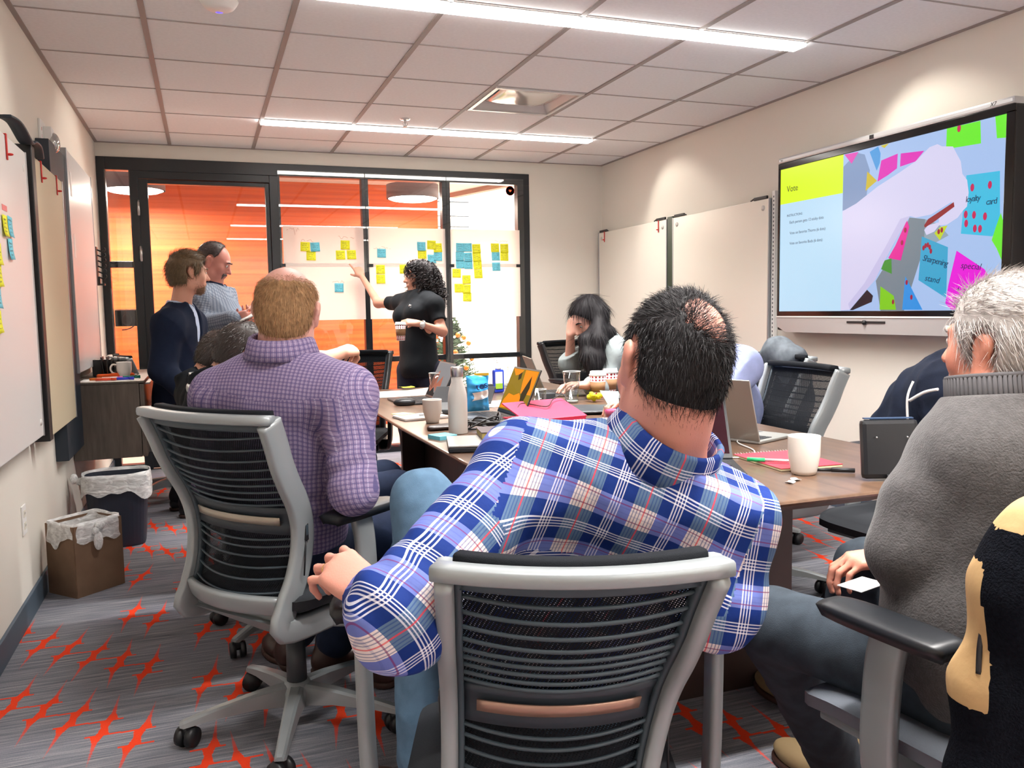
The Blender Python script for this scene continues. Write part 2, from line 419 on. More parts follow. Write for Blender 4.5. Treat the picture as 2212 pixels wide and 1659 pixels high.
def carpet():
    m = bpy.data.materials.new('carpet_tiles'); nt, b = nodes(m)
    tc = nt.nodes.new('ShaderNodeTexCoord'); sx = nt.nodes.new('ShaderNodeSeparateXYZ'); nt.links.new(tc.outputs['Object'], sx.inputs[0])
    x, y = sx.outputs[0], sx.outputs[1]
    def tex(scale, detail=3, off=0):
        mp = nt.nodes.new('ShaderNodeMapping'); nt.links.new(tc.outputs['Object'], mp.inputs[0]); mp.inputs['Scale'].default_value = scale; mp.inputs['Location'].default_value = (off, off, 0)
        n = nt.nodes.new('ShaderNodeTexNoise'); n.inputs['Scale'].default_value = 1; n.inputs['Detail'].default_value = detail; nt.links.new(mp.outputs[0], n.inputs['Vector']); return n.outputs['Fac']
    st = tex((7, 210, 1)); st2 = tex((2.0, 70, 1), 2, 5); fine = tex((260, 420, 1), 1); big = tex((.8, 2.4, 1), 1, 9)
    f = M(nt, 'ADD', M(nt, 'MULTIPLY', st, .5), M(nt, 'ADD', M(nt, 'MULTIPLY', st2, .35), M(nt, 'MULTIPLY', fine, .15)))
    base = ramp(nt, f, [(.36, s2l(88, 92, 102)), (.46, s2l(112, 114, 122)), (.55, s2l(132, 132, 138)), (.66, s2l(160, 158, 158))], 'LINEAR')
    base = mixc(nt, M(nt, 'MULTIPLY', M(nt, 'SUBTRACT', big, .5, None, True), 1.5), base, s2l(104, 100, 124))
    P = .095; Q = .50
    xi = M(nt, 'FLOOR', M(nt, 'DIVIDE', x, P)); a = M(nt, 'FRACT', M(nt, 'DIVIDE', x, P))
    Y = M(nt, 'DIVIDE', M(nt, 'ADD', y, M(nt, 'MULTIPLY', xi, .094)), Q); yj = M(nt, 'FLOOR', Y)
    bm = M(nt, 'MULTIPLY', M(nt, 'SUBTRACT', M(nt, 'FRACT', Y), .5), Q); ab = M(nt, 'ABSOLUTE', bm)
    def rnd(div, seed):
        c = nt.nodes.new('ShaderNodeCombineXYZ'); nt.links.new(M(nt, 'FLOOR', M(nt, 'DIVIDE', xi, div)), c.inputs[0]); nt.links.new(yj, c.inputs[1]); c.inputs[2].default_value = seed
        wn = nt.nodes.new('ShaderNodeTexWhiteNoise'); wn.noise_dimensions = '3D'; nt.links.new(c.outputs[0], wn.inputs['Vector']); return wn.outputs['Value']
    on = M(nt, 'GREATER_THAN', rnd(4.0, .5), .12); on2 = M(nt, 'GREATER_THAN', rnd(1.0, 7.5), .12)
    sg = M(nt, 'SUBTRACT', M(nt, 'MULTIPLY', M(nt, 'GREATER_THAN', rnd(5.0, 3.5), .3), 2.0), 1.0)
    sk = M(nt, 'ADD', .02, M(nt, 'MULTIPLY', rnd(1.0, 2.5), .14))
    cen = M(nt, 'ADD', .5, M(nt, 'DIVIDE', M(nt, 'MULTIPLY', M(nt, 'MULTIPLY', bm, sg), sk), P))
    # thicker knots where the thin link lines meet the stroke, and a kink between them
    kink = M(nt, 'MULTIPLY', M(nt, 'MULTIPLY', sg, .14), M(nt, 'MULTIPLY', M(nt, 'GREATER_THAN', ab, .045), M(nt, 'SIGN', bm)))
    wd = M(nt, 'ADD', M(nt, 'MULTIPLY', .0105, M(nt, 'SUBTRACT', 1.0, M(nt, 'DIVIDE', ab, .23), None, True)),
           M(nt, 'MULTIPLY', .010, M(nt, 'SUBTRACT', 1.0, M(nt, 'DIVIDE', M(nt, 'ABSOLUTE', M(nt, 'SUBTRACT', ab, .047)), .045), None, True)))
    dist = M(nt, 'MULTIPLY', M(nt, 'ABSOLUTE', M(nt, 'SUBTRACT', a, M(nt, 'ADD', cen, kink))), P)
    wob = M(nt, 'MULTIPLY', M(nt, 'SUBTRACT', st, .5), .010)
    stroke = M(nt, 'MULTIPLY', M(nt, 'LESS_THAN', M(nt, 'ADD', dist, wob), wd), M(nt, 'LESS_THAN', ab, .22))
    lines = M(nt, 'LESS_THAN', M(nt, 'ABSOLUTE', M(nt, 'SUBTRACT', ab, .045)), .0046)
    mask = M(nt, 'MULTIPLY', M(nt, 'MULTIPLY', M(nt, 'MAXIMUM', stroke, M(nt, 'MULTIPLY', lines, .95)), on), on2)
    fade = M(nt, 'MULTIPLY_ADD', M(nt, 'SUBTRACT', fine, .5), .9, 1.25, True)
    tail = M(nt, 'SUBTRACT', 1.35, M(nt, 'DIVIDE', ab, .20), None, True)
    mask = M(nt, 'MULTIPLY', mask, M(nt, 'MULTIPLY', fade, tail))
    col = mixc(nt, mask, base, s2l(226, 66, 34))
    nt.links.new(col, b.inputs['Base Color']); b.inputs['Roughness'].default_value = .95; b.inputs['Specular IOR Level'].default_value = .1
    bp = nt.nodes.new('ShaderNodeBump'); bp.inputs['Strength'].default_value = .5; bp.inputs['Distance'].default_value = .004
    nt.links.new(M(nt, 'ADD', fine, st), bp.inputs['Height']); nt.links.new(bp.outputs[0], b.inputs['Normal'])
    return m
def wood(name, c1, c2, rough, stretch, coat=0, bands=0):
    m = bpy.data.materials.new(name); nt, b = nodes(m); MATS[name] = m
    tc = nt.nodes.new('ShaderNodeTexCoord'); mp = nt.nodes.new('ShaderNodeMapping'); nt.links.new(tc.outputs['Object'], mp.inputs[0]); mp.inputs['Scale'].default_value = stretch
    n = nt.nodes.new('ShaderNodeTexNoise'); n.inputs['Scale'].default_value = 1; n.inputs['Detail'].default_value = 6; n.inputs['Distortion'].default_value = .4
    nt.links.new(mp.outputs[0], n.inputs['Vector'])
    c = ramp(nt, n.outputs['Fac'], [(.3, c1), (.7, c2)], 'LINEAR')
    nt.links.new(c, b.inputs['Base Color']); b.inputs['Roughness'].default_value = rough; b.inputs['Coat Weight'].default_value = coat; b.inputs['Coat Roughness'].default_value = .15
    return m

def struct(o, kind='structure'): o['kind'] = kind; return o
fl = MB().use(carpet()).box2((XL-.3, YF-.2, -.06), (XR+.2, YB+.06, 0)).build('floor'); struct(fl)
m_cfloor = mat('corridor_floor_tile', s2l(200, 190, 180), .4)
struct(MB().use(m_cfloor).box2((-3.2, YB+.06, -.06), (8, 13, -.001)).build('floor'))
b = MB().use(m_wall); b.box2((XL-.12, YF, 0), (XL, YB+.1, H+.1)); struct(b.build('wall_left'))
b = MB().use(m_wall); b.box2((XR, YF, 0), (XR+.12, YB+.1, H+.1)); struct(b.build('wall_right'))
b = MB().use(m_wall); b.box2((2.757, YB, 0), (XR, YB+.14, H+.1)); b.box2((XL, YB, 2.395), (2.757, YB+.14, H+.1)); struct(b.build('wall_back'))
b = MB().use(m_wall); b.box2((XL-.12, YF-.12, 0), (XR+.12, YF, H+.1)); struct(b.build('wall_front'))
for nm, a, c in (('baseboard_left', (XL, YF, 0), (XL+.012, YB, .1)), ('baseboard_right', (XR-.012, YF, 0), (XR, YB, .1)), ('baseboard_back', (2.757, YB-.012, 0), (XR-.012, YB, .1))):
    struct(MB().use(m_base).box2(a, c, .003).build(nm))
# ceiling: tiles, dark tees along the room, faint joints across
m_tile = mat('ceiling_tile', (.80, .82, .84), .9, noise=.03, nscale=60)
m_tee = mat('ceiling_tee', s2l(150, 143, 140), .6); m_joint = mat('ceiling_joint', s2l(165, 160, 158), .8)
GX = [-.1913+.61*i for i in range(7)]; CY = [3.4856+.6117*k for k in range(-8, 6)]
VX0, VX1, VY0, VY1 = 1.639+.02, 2.249-.02, 4.709+.02, 5.3207-.02
b = MB().use(m_tile)
def holes():
    ys = [YF]; 
    b.box2((XL, YF, H), (VX0, YB, H+.05)); b.box2((VX1, YF, H), (XR, YB, H+.05))
    b.box2((VX0, YF, H), (VX1, VY0, H+.05)); b.box2((VX0, VY1, H), (VX1, YB, H+.05))
holes(); ceil = struct(b.build('ceiling'))
b = MB().use(m_tee)
for x in GX[:-1]: b.box2((x-.0125, YF, H-.006), (x+.0125, YB, H+.001))
for x in (XL, XR-.022): b.box2((x, YF, H-.006), (x+.022, YB, H+.001))
b.box2((XL, YB-.02, H-.005), (XR, YB, H+.001))
b.use(m_joint)
for y in CY: b.box2((XL, y-.005, H-.003), (XR, y+.005, H+.001))
struct(b.build('trim_1'))
# linear ceiling lights
m_led = mat('led_diffuser', (1, .95, .88), .5, emit=(1, .96, .91), es=15)
descr = ['farthest away, nearest the glass wall', 'over the table, cut off by the top edge', 'above the camera, seen only reflected in the glass', 'at the rear, seen only as a faint reflection']
for i, yy in enumerate(STRIPS):
    t = empty('ceiling_light', (1.64, yy, H), 0, 'long linear ceiling light '+descr[i], 'ceiling light')
    simple(lambda q: q.box((0, 0, -.003), (2.46, .115, .006)) , 'housing', m_white, t)
    simple(lambda q: q.box((0, 0, -.012), (2.45, .098, .018), bev=.004), 'diffuser', m_led, t)
# supply-air diffuser
t = empty('ceiling_air_diffuser', ((VX0+VX1)/2, (VY0+VY1)/2, H), 0, 'square white air diffuser with a dropped centre plate in the ceiling grid', 'air vent')
m_vent = mat('vent_enamel', s2l(215, 212, 210), .25); L = (VX1-VX0)/2
def vf(q):
    q.use(m_vent)
    for s_ in (-1, 1):
        q.box((s_*(L-.012), 0, -.002), (.024, 2*L, .012)); q.box((0, s_*(L-.012), -.002), (2*L-.05, .024, .012))
    # sloping throat
    for a in range(4):
        r = Matrix.Rotation(a*math.pi/2, 4, 'Z')
        q.add([(-L+.02, -L+.02, 0), (L-.02, -L+.02, 0), (L-.09, -L+.09, .085), (-L+.09, -L+.09, .085)], [(0, 1, 2, 3)], r, True)
q = MB(); vf(q); q.build('frame', None, t)
simple(lambda q: (q.box((0, 0, .10), (2*L-.1, 2*L-.1, .01))), 'duct_opening', m_dark, t)
def pf(q):
    # gently dished plate
    q.grid(lambda u, v: ((u-.5)*.40, (v-.5)*.40, .012+.018*((2*u-1)**4+(2*v-1)**4)), 13, 13, .006)
simple(pf, 'centre_plate', mat('vent_plate', s2l(220, 215, 210), .12, metal=.5), t)
for x_ in (-.12, .1): simple(lambda q: q.box((x_, -.2, .05), (.008, .06, .07)), 'hanger', m_vent, t)
# sprinkler and smoke detector
t = empty('fire_sprinkler', (1.336, 5.683, H), 0, 'small pendant fire sprinkler between the diffuser and far strip light', 'sprinkler')
simple(lambda q: q.lathe([(.001, -.008), (.03, -.006), (.036, 0), (.036, .001)]), 'escutcheon', m_steel, t)
def spf(q):
    q.cyl((0, 0, -.005), (0, 0, -.022), .010); q.tube(chain([(-.006, 0, -.02), (-.015, 0, -.034), (-.004, 0, -.05)]), .0022); q.tube(chain([(.006, 0, -.02), (.015, 0, -.034), (.004, 0, -.05)]), .0022)
    q.cyl((0, 0, -.05), (0, 0, -.053), .014); q.cyl((0, 0, -.02), (0, 0, -.05), .003)
simple(spf, 'sprinkler_head', m_steel, t)
t = empty('smoke_detector', (.116, 3.79, H), 0, 'round white detector with a blue lamp on the ceiling at top left', 'smoke detector')
simple(lambda q: q.lathe([(.001, -.038), (.045, -.036), (.06, -.028), (.072, -.012), (.078, -.001), (.078, 0)], seg=40), 'body', m_white, t)
simple(lambda q: q.ball((.0, .03, -.031), (.022, .016, .008)), 'indicator_lamp', mat('blue_lamp', (.1, .1, 1), .4, emit=(.12, .1, 1), es=1.2), t)

# ------------------------------------------------------------------ glazed wall
yb0, yb1 = YB-.012, YB+.075
def bar(q, x0, x1, z0, z1, y0=yb0, y1=yb1): q.box2((x0, y0, z0), (x1, y1, z1), .003)
w1 = struct(empty('window_1', (0, 0, 0)))
q = MB().use(m_black)
bar(q, XL+.004, -.653, 0, 2.393); bar(q, -.653, 2.757, 2.297, 2.393)
bar(q, -.492, -.430, 0, 2.297); bar(q, -.653, -.492, 0, .05); bar(q, -.653, -.492, 1.568, 1.615, yb0+.01); 
bar(q, .531, .612, 0, 2.297); bar(q, -.436, .531, 2.24, 2.297)
for x0, x1 in ((1.266, 1.322), (1.955, 2.026)): bar(q, x0, x1, 0, 2.297)
bar(q, 2.645, 2.757, 0, 2.297)
for x0, x1 in ((.612, 1.266), (1.322, 1.955), (2.026, 2.645)):
    bar(q, x0, x1, 0, .06); bar(q, x0, x1, .775, .82, yb0+.012)
    q.box2((x0-.02, yb0-.014, 1.575), (x0+.02, yb0, 1.60)); 
q.box2((2.62, yb0-.014, 1.575), (2.66, yb0, 1.60))
q.build('window_frame', None, w1)
GY = YB-.02
for x0, x1, nm in ((-.66, -.484, 'side_pane'), (.597, 1.291, 'pane'), (1.297, 1.988, 'pane'), (1.994, 2.70, 'pane')):
    zt = 2.30 if nm == 'side_pane' else 2.345
    simple(lambda q: q.box2((x0, GY, .045), (x1, GY+.006, zt)), nm, m_glassw, w1)
d1 = struct(empty('door_1', (0, 0, 0)))
q = MB().use(m_black); bar(q, -.432, -.365, .012, 2.236, yb0+.01, yb1-.01); bar(q, .498, .529, .012, 2.236, yb0+.01, yb1-.01)
bar(q, -.365, .498, 2.205, 2.236, yb0+.01, yb1-.01); bar(q, -.365, .498, .012, .10, yb0+.01, yb1-.01)
q.build('door_frame', None, d1)
simple(lambda q: q.box2((-.372, YB+.01, .09), (.505, YB+.016, 2.215)), 'door_pane', m_glassw, d1)
for z in (2.018, 1.672, .3):
    q = MB().use(m_steel); q.cyl((-.434, yb0-.012, z-.058), (-.434, yb0-.012, z+.058), .0095)
    for k in (-1, 0, 1): q.cyl((-.434, yb0-.012, z+k*.038-.001), (-.434, yb0-.012, z+k*.038+.001), .0105)
    q.build('door_hinge', None, d1)
q = MB().use(m_steel); q.cyl((.46, yb0-.045, .85), (.46, yb0-.045, 1.15), .011); q.cyl((.46, yb0-.045, .9), (.512, yb0+.012, .9), .007); q.cyl((.46, yb0-.045, 1.1), (.512, yb0+.012, 1.1), .007)
q.build('door_handle', None, d1)

# ------------------------------------------------------------------ beyond the glass
m_orange = wood('orange_panel', s2l(204, 80, 34), s2l(236, 112, 52), .6, (.5, 1, 30))
struct(MB().use(m_orange).box2((-3, 8.8, 0), (2.40, 8.95, 2.62)).build('wall_corridor'))
m_lobby = mat('lobby_wall', s2l(250, 246, 236), .8)
struct(MB().use(m_lobby).box2((1.5, 12.4, 0), (8, 12.55, 3.7)).build('wall_lobby'))
struct(MB().use(m_lobby).box2((7.9, 7.1, 0), (8, 12.5, 3.7)).build('wall_lobby'))
struct(MB().use(m_lobby).box2((2.2, 9.0, 2.64), (8, 12.5, 2.66)).build('trim_2')) if False else None
b = MB().use(mat('corridor_ceiling', s2l(206, 190, 182), .9)); b.prism([(-3.2, 7.17), (3.35, 7.17), (2.99, 8.38), (2.66, 9.22), (2.4, 9.22), (2.4, 8.95), (-3.2, 8.95)], .05, Matrix.Translation((0, 0, 2.52))); struct(b.build('ceiling'))
b = MB().use(mat('soffit_paint', s2l(170, 140, 125), .9)); b.add([(3.35, 7.17, 2.47), (2.66, 9.22, 2.47), (3.43, 7.17, 2.47), (2.74, 9.25, 2.47), (3.35, 7.17, 2.75), (2.66, 9.22, 2.75), (3.43, 7.17, 2.75), (2.74, 9.25, 2.75)], [(0, 1, 3, 2), (4, 6, 7, 5), (0, 4, 5, 1), (2, 3, 7, 6), (0, 2, 6, 4), (1, 5, 7, 3)]); struct(b.build('trim_2'))
b = MB().use(m_lobby); b.box2((2.2, 7.2, 3.7), (8, 12.5, 3.75)); struct(b.build('ceiling'))
struct(MB().use(mat('peach_wall', s2l(240, 205, 180), .8)).box2((3.55, 8.9, 0), (3.95, 9.0, 1.35)).build('wall_niche'))
for i, z in enumerate((2.59, 2.41, 2.275)):
    o = simple(lambda q: q.box2((2.70, 10.48, z-.009+(i > 0)*.003), (3.275, 10.52, z+.009-(i > 0)*.003)), 'wall_rail', m_darkgrey)
    q2 = ['topmost', 'middle', 'lowest'][i]
    o2 = None
    tag(o, q2+' thin dark rail across the bright lobby beyond the glass', 'rail', 'rails in the lobby')
def drum(x, y, lab):
    t = empty('pendant_light', (x, y, 2.28), 0, lab, 'pendant light', 'drum pendants in the corridor')
    simple(lambda q: q.lathe([(.245, 0), (.25, 0), (.25, .13), (.245, .13), (.245, .0)], seg=48), 'shade', mat('drum_shade', s2l(120, 105, 110), .6), t)
    simple(lambda q: q.lathe([(.0001, -.03), (.12, -.026), (.2, -.014), (.243, .004), (.243, .012), (.0001, .012)], seg=48), 'diffuser', mat('drum_diffuser', (1, .95, .9), .5, emit=(1, .93, .84), es=9), t)
    simple(lambda q: q.cyl((0, 0, .12), (0, 0, .24), .006), 'stem', m_dark, t)
drum(1.935, 8.0, 'round drum pendant lamp glowing beyond the glass above the standing woman')
drum(-.52, 8.0, 'round drum pendant lamp glowing behind the glass door at far left')
# monitor back plate seen through the side pane
t = empty('room_panel', (-.567, YB+.11, 1.183), 0, 'black electronic panel seen through the narrow pane left of the door', 'panel')
simple(lambda q: q.box((0, 0, 0), (.17, .03, .125), bev=.006), 'body', m_dark, t)
simple(lambda q: q.box((0, -.004, .066), (.165, .02, .006)), 'top_strip', m_white, t)
q = MB().use(m_dark); q.ball((.0, -.02, -.01), (.035, .02, .045)); q.tube(chain([(-.04, -.01, -.09), (0, -.012, -.085), (.04, -.014, -.065), (.06, -.012, -.03)]), .004); q.build('bracket', None, t)
# Christmas tree
t = empty('christmas_tree', (2.36, 8.30, 0), 0, 'small decorated Christmas tree with lights behind the glass, right of the woman', 'christmas tree')
m_fir = mat('fir_needles', s2l(78, 104, 84), .7, noise=.35, nscale=60)
vs, fs = [], []
rr = random.Random(3)
for k in range(620):
    z = .18+1.02*(k/620)**.9; rad = .40*(1-(z-.12)/1.12)+.02; a = rr.random()*6.28; L_ = rad*(.75+.35*rr.random())
    d = Vector((math.cos(a), math.sin(a), .15+.3*rr.random())); base_ = Vector((0, 0, z)); tip = base_+d*L_
    side = Vector((-math.sin(a), math.cos(a), 0))
    for j in range(9):
        p = base_+(tip-base_)*(.25+.75*j/9)
        for s_ in (-1, 1):
            o_ = (side*s_+d*.9+Vector((0, 0, rr.uniform(-.5, .5)))).normalized()*(.05*(1-.5*j/9))
            n = len(vs); wv = d.cross(o_).normalized()*.006
            vs += [p-wv, p+wv, p+o_]; fs.append((n, n+1, n+2))
q = MB().use(m_fir); q.add(vs, fs); q.cyl((0, 0, .1), (0, 0, 1.15), .02, .005); q.build('branches', None, t)
simple(lambda q: q.cyl((0, 0, 0), (0, 0, .12), .03), 'trunk', mat('bark', s2l(90, 60, 40), .8), t)
m_bulb = mat('fairy_light', (1, .9, .7), .4, emit=(1, .86, .6), es=9); m_orn = mat('orange_ornament', s2l(225, 120, 40), .25, emit=None)
for k in range(54):
    z = .16+.95*rr.random(); rad = .40*(1-(z-.12)/1.12)*.98; a = rr.uniform(3.0, 6.6)
    simple(lambda q: q.ball((rad*math.cos(a), rad*math.sin(a), z+.03), .0115 if k % 3 else .015, 8, 6), 'fairy_light', m_bulb, t)
for (px, z) in ((-.04, .62), (.1, .62), (.13, .92), (.19, .86), (.05, .95), (-.1, .45), (.22, .70), (.0, .78)):
    rad = .40*(1-(z-.12)/1.12)+.03; yv = -math.sqrt(max(.001, rad*rad-px*px))
    simple(lambda q: q.ball((px, yv, z), .026, 14, 10), 'ornament', m_orn, t)
simple(lambda q: q.lathe([(.001, .03), (.16, .04), (.3, .015), (.34, .001)], seg=30), 'tree_skirt', m_paper, t)

# ------------------------------------------------------------------ paper sheets + sticky notes on the glass
def papermat():
    m = bpy.data.materials.new('backlit_paper'); nt, b = nodes(m); o = nt.nodes['Material Output']
    b.inputs['Base Color'].default_value = (.86, .82, .78, 1); b.inputs['Roughness'].default_value = .7
    tr = nt.nodes.new('ShaderNodeBsdfTranslucent'); tr.inputs[0].default_value = (.95, .9, .85, 1)
    ms = nt.nodes.new('ShaderNodeMixShader'); ms.inputs[0].default_value = .45
    nt.links.new(b.outputs[0], ms.inputs[1]); nt.links.new(tr.outputs[0], ms.inputs[2]); nt.links.new(ms.outputs[0], o.inputs[0])
    return m
m_bpaper = papermat()
PG = GY-.0006
for (x0, x1, nm) in ((.62, 1.268, 'first glass pane right of the door'), (1.308, 1.972, 'middle glass pane behind the standing woman'), (2.018, 2.655, 'last glass pane beside the back corner')):
    for (z0, z1, off, w_) in ((1.14, 1.605, .0004, 'lower'), (1.575, 1.90, .0012, 'upper')):
        o = MB().use(m_bpaper).box2((x0, PG-off-.0003, z0), (x1, PG-off, z1)).build('paper_sheet')
        tag(o, f'{w_} wide white static sheet stuck on the {nm}', 'paper sheet', 'white sheets on the glass wall')
m_y = mat('yellow_sticky_paper', s2l(240, 240, 40), .7, emit=s2l(240, 240, 40), es=0); m_b = mat('blue_sticky_paper', s2l(112, 205, 225), .7)
def note(x, z, c, label, seed, plane='back', size=.0745, X=-.652, lines=4, group='sticky notes on the glass wall'):
    r = random.Random(seed); rot = r.uniform(-.05, .05)
    if plane == 'back': O = Vector((x, PG-.0022-seed*.00003, z)); U = Vector((1, 0, 0)); V = Vector((0, 0, 1)); N = Vector((0, -1, 0))
    else: O = Vector((X, x, z)); U = Vector((0, 1, 0)); V = Vector((0, 0, 1)); N = Vector((1, 0, 0))
    U2 = U*math.cos(rot)+V*math.sin(rot); V2 = V*math.cos(rot)-U*math.sin(rot)
    q = MB().use(m_y if c == 'Y' else m_b)
    s = size/2
    q.grid(lambda u, v: O+U2*((u-.5)*size)+V2*((v-.5)*size)+N*(.0008+.006*(1-v)**3), 2, 6, .0004)
    o = q.build('sticky_note'); tag(o, label, 'sticky note', group)
    # handwriting: short marker strokes
    q = MB().use(m_ink)
    for L_ in range(lines):
        yy = .3-.19*L_+r.uniform(-.02, .02); x_ = -.38+r.uniform(0, .12); xe = r.uniform(.15, .4)
        pts = []
        while x_ < xe:
            pts.append((x_, yy+r.uniform(-.045, .045))); x_ += .035
        for (a, b_), (c_, d_) in zip(pts, pts[1:]):
            if r.random() < .15: continue
            def W3(px, py): return O+U2*(px*size)+V2*(py*size)+N*(.0014+.006*(.5-py)**3)
            p, p2 = W3(a, b_), W3(c_, d_); t_ = (p2-p).normalized(); n_ = t_.cross(N)*.0009
            q.add([p-n_, p+n_, p2+n_, p2-n_], [(0, 1, 2, 3)])
    q.build('handwriting', None, o)
NT = '''.792 1.737 Y|yellow sticky note, left one of the top pair nearest the door
.871 1.735 B|blue sticky note beside yellow in the top pair nearest the door
.836 1.664 Y|yellow sticky note below the blue and yellow pair nearest the door
1.115 1.754 Y|yellow sticky note at the peak of the triangle of three over the pointing hand
1.074 1.672 Y|yellow sticky note at lower left of the triangle over the pointing hand
1.164 1.675 Y|yellow sticky note the woman's finger is touching
1.053 1.404 B|lone blue sticky note below and left of the pointing hand
1.415 1.689 B|blue sticky note alone at upper left of the middle pane
1.402 1.554 Y|upper of two joined yellow sticky notes left of the woman
1.402 1.474 Y|lower of two joined yellow sticky notes left of the woman
1.603 1.557 Y|yellow sticky note right in front of the woman's face
1.759 1.75 B|blue sticky note above the woman's hair
1.764 1.682 Y|yellow sticky note just showing above the woman's hair, under a blue one
1.847 1.762 Y|left yellow sticky note of the overlapping pair above the woman's curls
1.902 1.739 Y|right yellow sticky note of the overlapping pair above the woman's curls
1.902 1.664 B|blue sticky note beside the mullion, behind the woman's curls
1.848 1.643 B|blue sticky note half hidden by curls, left of another blue one
2.103 1.744 B|top left blue sticky note of the big cluster on the last pane
2.171 1.744 B|top right blue sticky note of the big cluster on the last pane
2.25 1.736 Y|topmost yellow sticky note in the column right of the blue cluster
2.098 1.669 B|middle left blue sticky note of the six in the big cluster
2.173 1.663 B|middle right blue sticky note of the six in the big cluster
2.252 1.664 Y|second yellow sticky note down the column beside the blue cluster
2.099 1.601 B|bottom left blue sticky note of the six in the big cluster
2.174 1.595 B|bottom right blue sticky note of the six in the big cluster
2.258 1.592 Y|third yellow sticky note down the column beside the blue cluster
2.263 1.516 Y|lowest yellow sticky note of the column beside the blue cluster
2.066 1.522 Y|yellow sticky note under the left side of the blue cluster
2.154 1.467 Y|topmost of three stacked yellow sticky notes below the blue cluster
2.082 1.394 Y|yellow sticky note sticking out left of the lower yellow stack
2.152 1.388 Y|middle of three stacked yellow sticky notes below the blue cluster
2.157 1.316 Y|lowest yellow sticky note on the last glass pane
2.421 1.744 Y|left yellow sticky note of the top pair nearest the back corner
2.508 1.741 Y|right yellow sticky note of the top pair nearest the back corner
2.427 1.669 B|blue sticky note under the left yellow one nearest the back corner
2.507 1.668 Y|yellow sticky note under the right yellow one nearest the back corner
2.43 1.579 B|lowest sticky note nearest the back corner, blue and separate'''
for i, l in enumerate(NT.splitlines()):
    a, lab = l.split('|'); x, z, c = a.split(); note(float(x), float(z), c, lab, i+1)
def scrawl(x0, x1, z, seed, cat_label, m=m_inkred, amp=.012):
    r = random.Random(seed); q = MB().use(m); x_ = x0; pts = []
    while x_ < x1: pts.append((x_, z+r.uniform(-amp, amp))); x_ += .011
    for (a, b_), (c_, d_) in zip(pts, pts[1:]):
        if r.random() < .2: continue
        p, p2 = Vector((a, PG-.0026, b_)), Vector((c_, PG-.0026, d_)); n_ = (p2-p).normalized().cross(Vector((0, 1, 0)))*.0011
        q.add([p-n_, p+n_, p2+n_, p2-n_], [(0, 1, 2, 3)])
    tag(q.build('marker_heading'), cat_label, 'handwriting', 'headings on the glass wall sheets')
scrawl(.76, .86, 1.787, 1, 'faint handwritten heading over the sticky notes nearest the door')
scrawl(1.06, 1.2, 1.815, 2, 'faint handwritten heading over the triangle of yellow notes')
scrawl(1.0, 1.1, 1.455, 3, 'faint handwritten heading over the lone blue note')
scrawl(1.35, 1.5, 1.735, 4, 'faint handwritten heading over the blue note on the middle pane')
scrawl(.65, .76, 1.86, 5, 'faint large scribble at top left corner of the glass sheets', amp=.03)
scrawl(2.42, 2.56, 1.80, 6, 'faint handwritten heading over the notes nearest the back corner')
scrawl(1.6, 1.66, 1.61, 7, 'faint handwritten heading in front of the woman at eye level')
# emblem sticker
t = empty('round_sticker', (2.573, GY-.001, 2.241), 0, 'round white sticker with a red heart and flash at the glass top right', 'sticker')
Tz = Matrix.Rotation(R_(90), 4, 'X')
simple(lambda q: q.lathe([(.0001, 0), (.042, 0), (.042, .0006), (.0001, .0006)], Tz, 32, False), 'disc', m_bpaper, t)
simple(lambda q: q.lathe([(.038, .0007), (.041, .0007), (.041, .001), (.038, .001), (.038, .0007)], Tz, 32, False), 'ring', m_red, t)
q = MB().use(mat('bright_red', (.9, .05, .05), .5)); hp = [(.0, -.028)]+[(.023*math.sin(a)**3*1.0, .0016*(13*math.cos(a)-5*math.cos(2*a)-2*math.cos(3*a)-math.cos(4*a))) for a in [i*2*math.pi/24 for i in range(24)]][0:0]
hp = [(.0009*16*math.sin(a)**3, .0009*(13*math.cos(a)-5*math.cos(2*a)-2*math.cos(3*a)-math.cos(4*a))) for a in [-i*2*math.pi/28 for i in range(28)]]
q.prism(hp, .0005, Tz @ Matrix.Translation((0, 0, .0007))); q.build('heart', None, t)
q = MB().use(m_y); q.prism([(-.003, .008), (.003, .008), (.001, .002), (.006, .002), (-.003, -.010), (.0, -.003), (-.005, -.004)], .0005, Tz @ Matrix.Translation((0, 0, .0013))); q.build('flash', None, t)

# ------------------------------------------------------------------ left wall
def whiteboard(name, lab, X, y0, y1, z0, z1, face, side, thick=.022, edge=None):
    t = empty(name, (X, (y0+y1)/2, z0), 0, lab, 'whiteboard')
    hy = (y1-y0)/2; hz = z1-z0
    simple(lambda q: q.box2((-side*thick, -hy, 0), (0, hy, hz), .004), 'panel', face, t)
    if edge:
        for yy in (-hy, hy): simple(lambda q: q.box2((-side*thick-side*.002, yy-.006, -.002), (side*.003, yy+.006, hz+.002), .002), 'edge_trim', edge, t)
    return t, hy, hz
m_cream = mat('board_back', s2l(202, 190, 162), .6); m_navy = mat('navy_laminate', s2l(28, 40, 52), .5); m_alu = mat('aluminium', s2l(165, 168, 172), .35, metal=.6)
def clip(parent, y, z, side):
    q = MB().use(m_red); q.box2((side*.001, y-.006, z-.09), (side*.006, y+.006, z+.003), .002); q.box2((-side*.02, y-.006, z), (side*.005, y+.006, z+.004)); q.ball((side*.012, y, z-.07), (.012, .006, .005)); return q.build('paper_clip', None, parent)
t, hy, hz = whiteboard('whiteboard', 'glossy whiteboard with sticky notes nearest the camera on the left wall', -.65, 2.1, 3.90, .715, 1.865, m_gloss, 1, .03, m_alu)
clip(t, 3.535-3.0, hz, 1)
for (y_, z_) in ((hy-.06, hz-.07), (hy-.05, .06)): simple(lambda q: q.cyl((0, y_, z_), (.002, y_, z_), .014), 'magnet_cap', m_white, t)
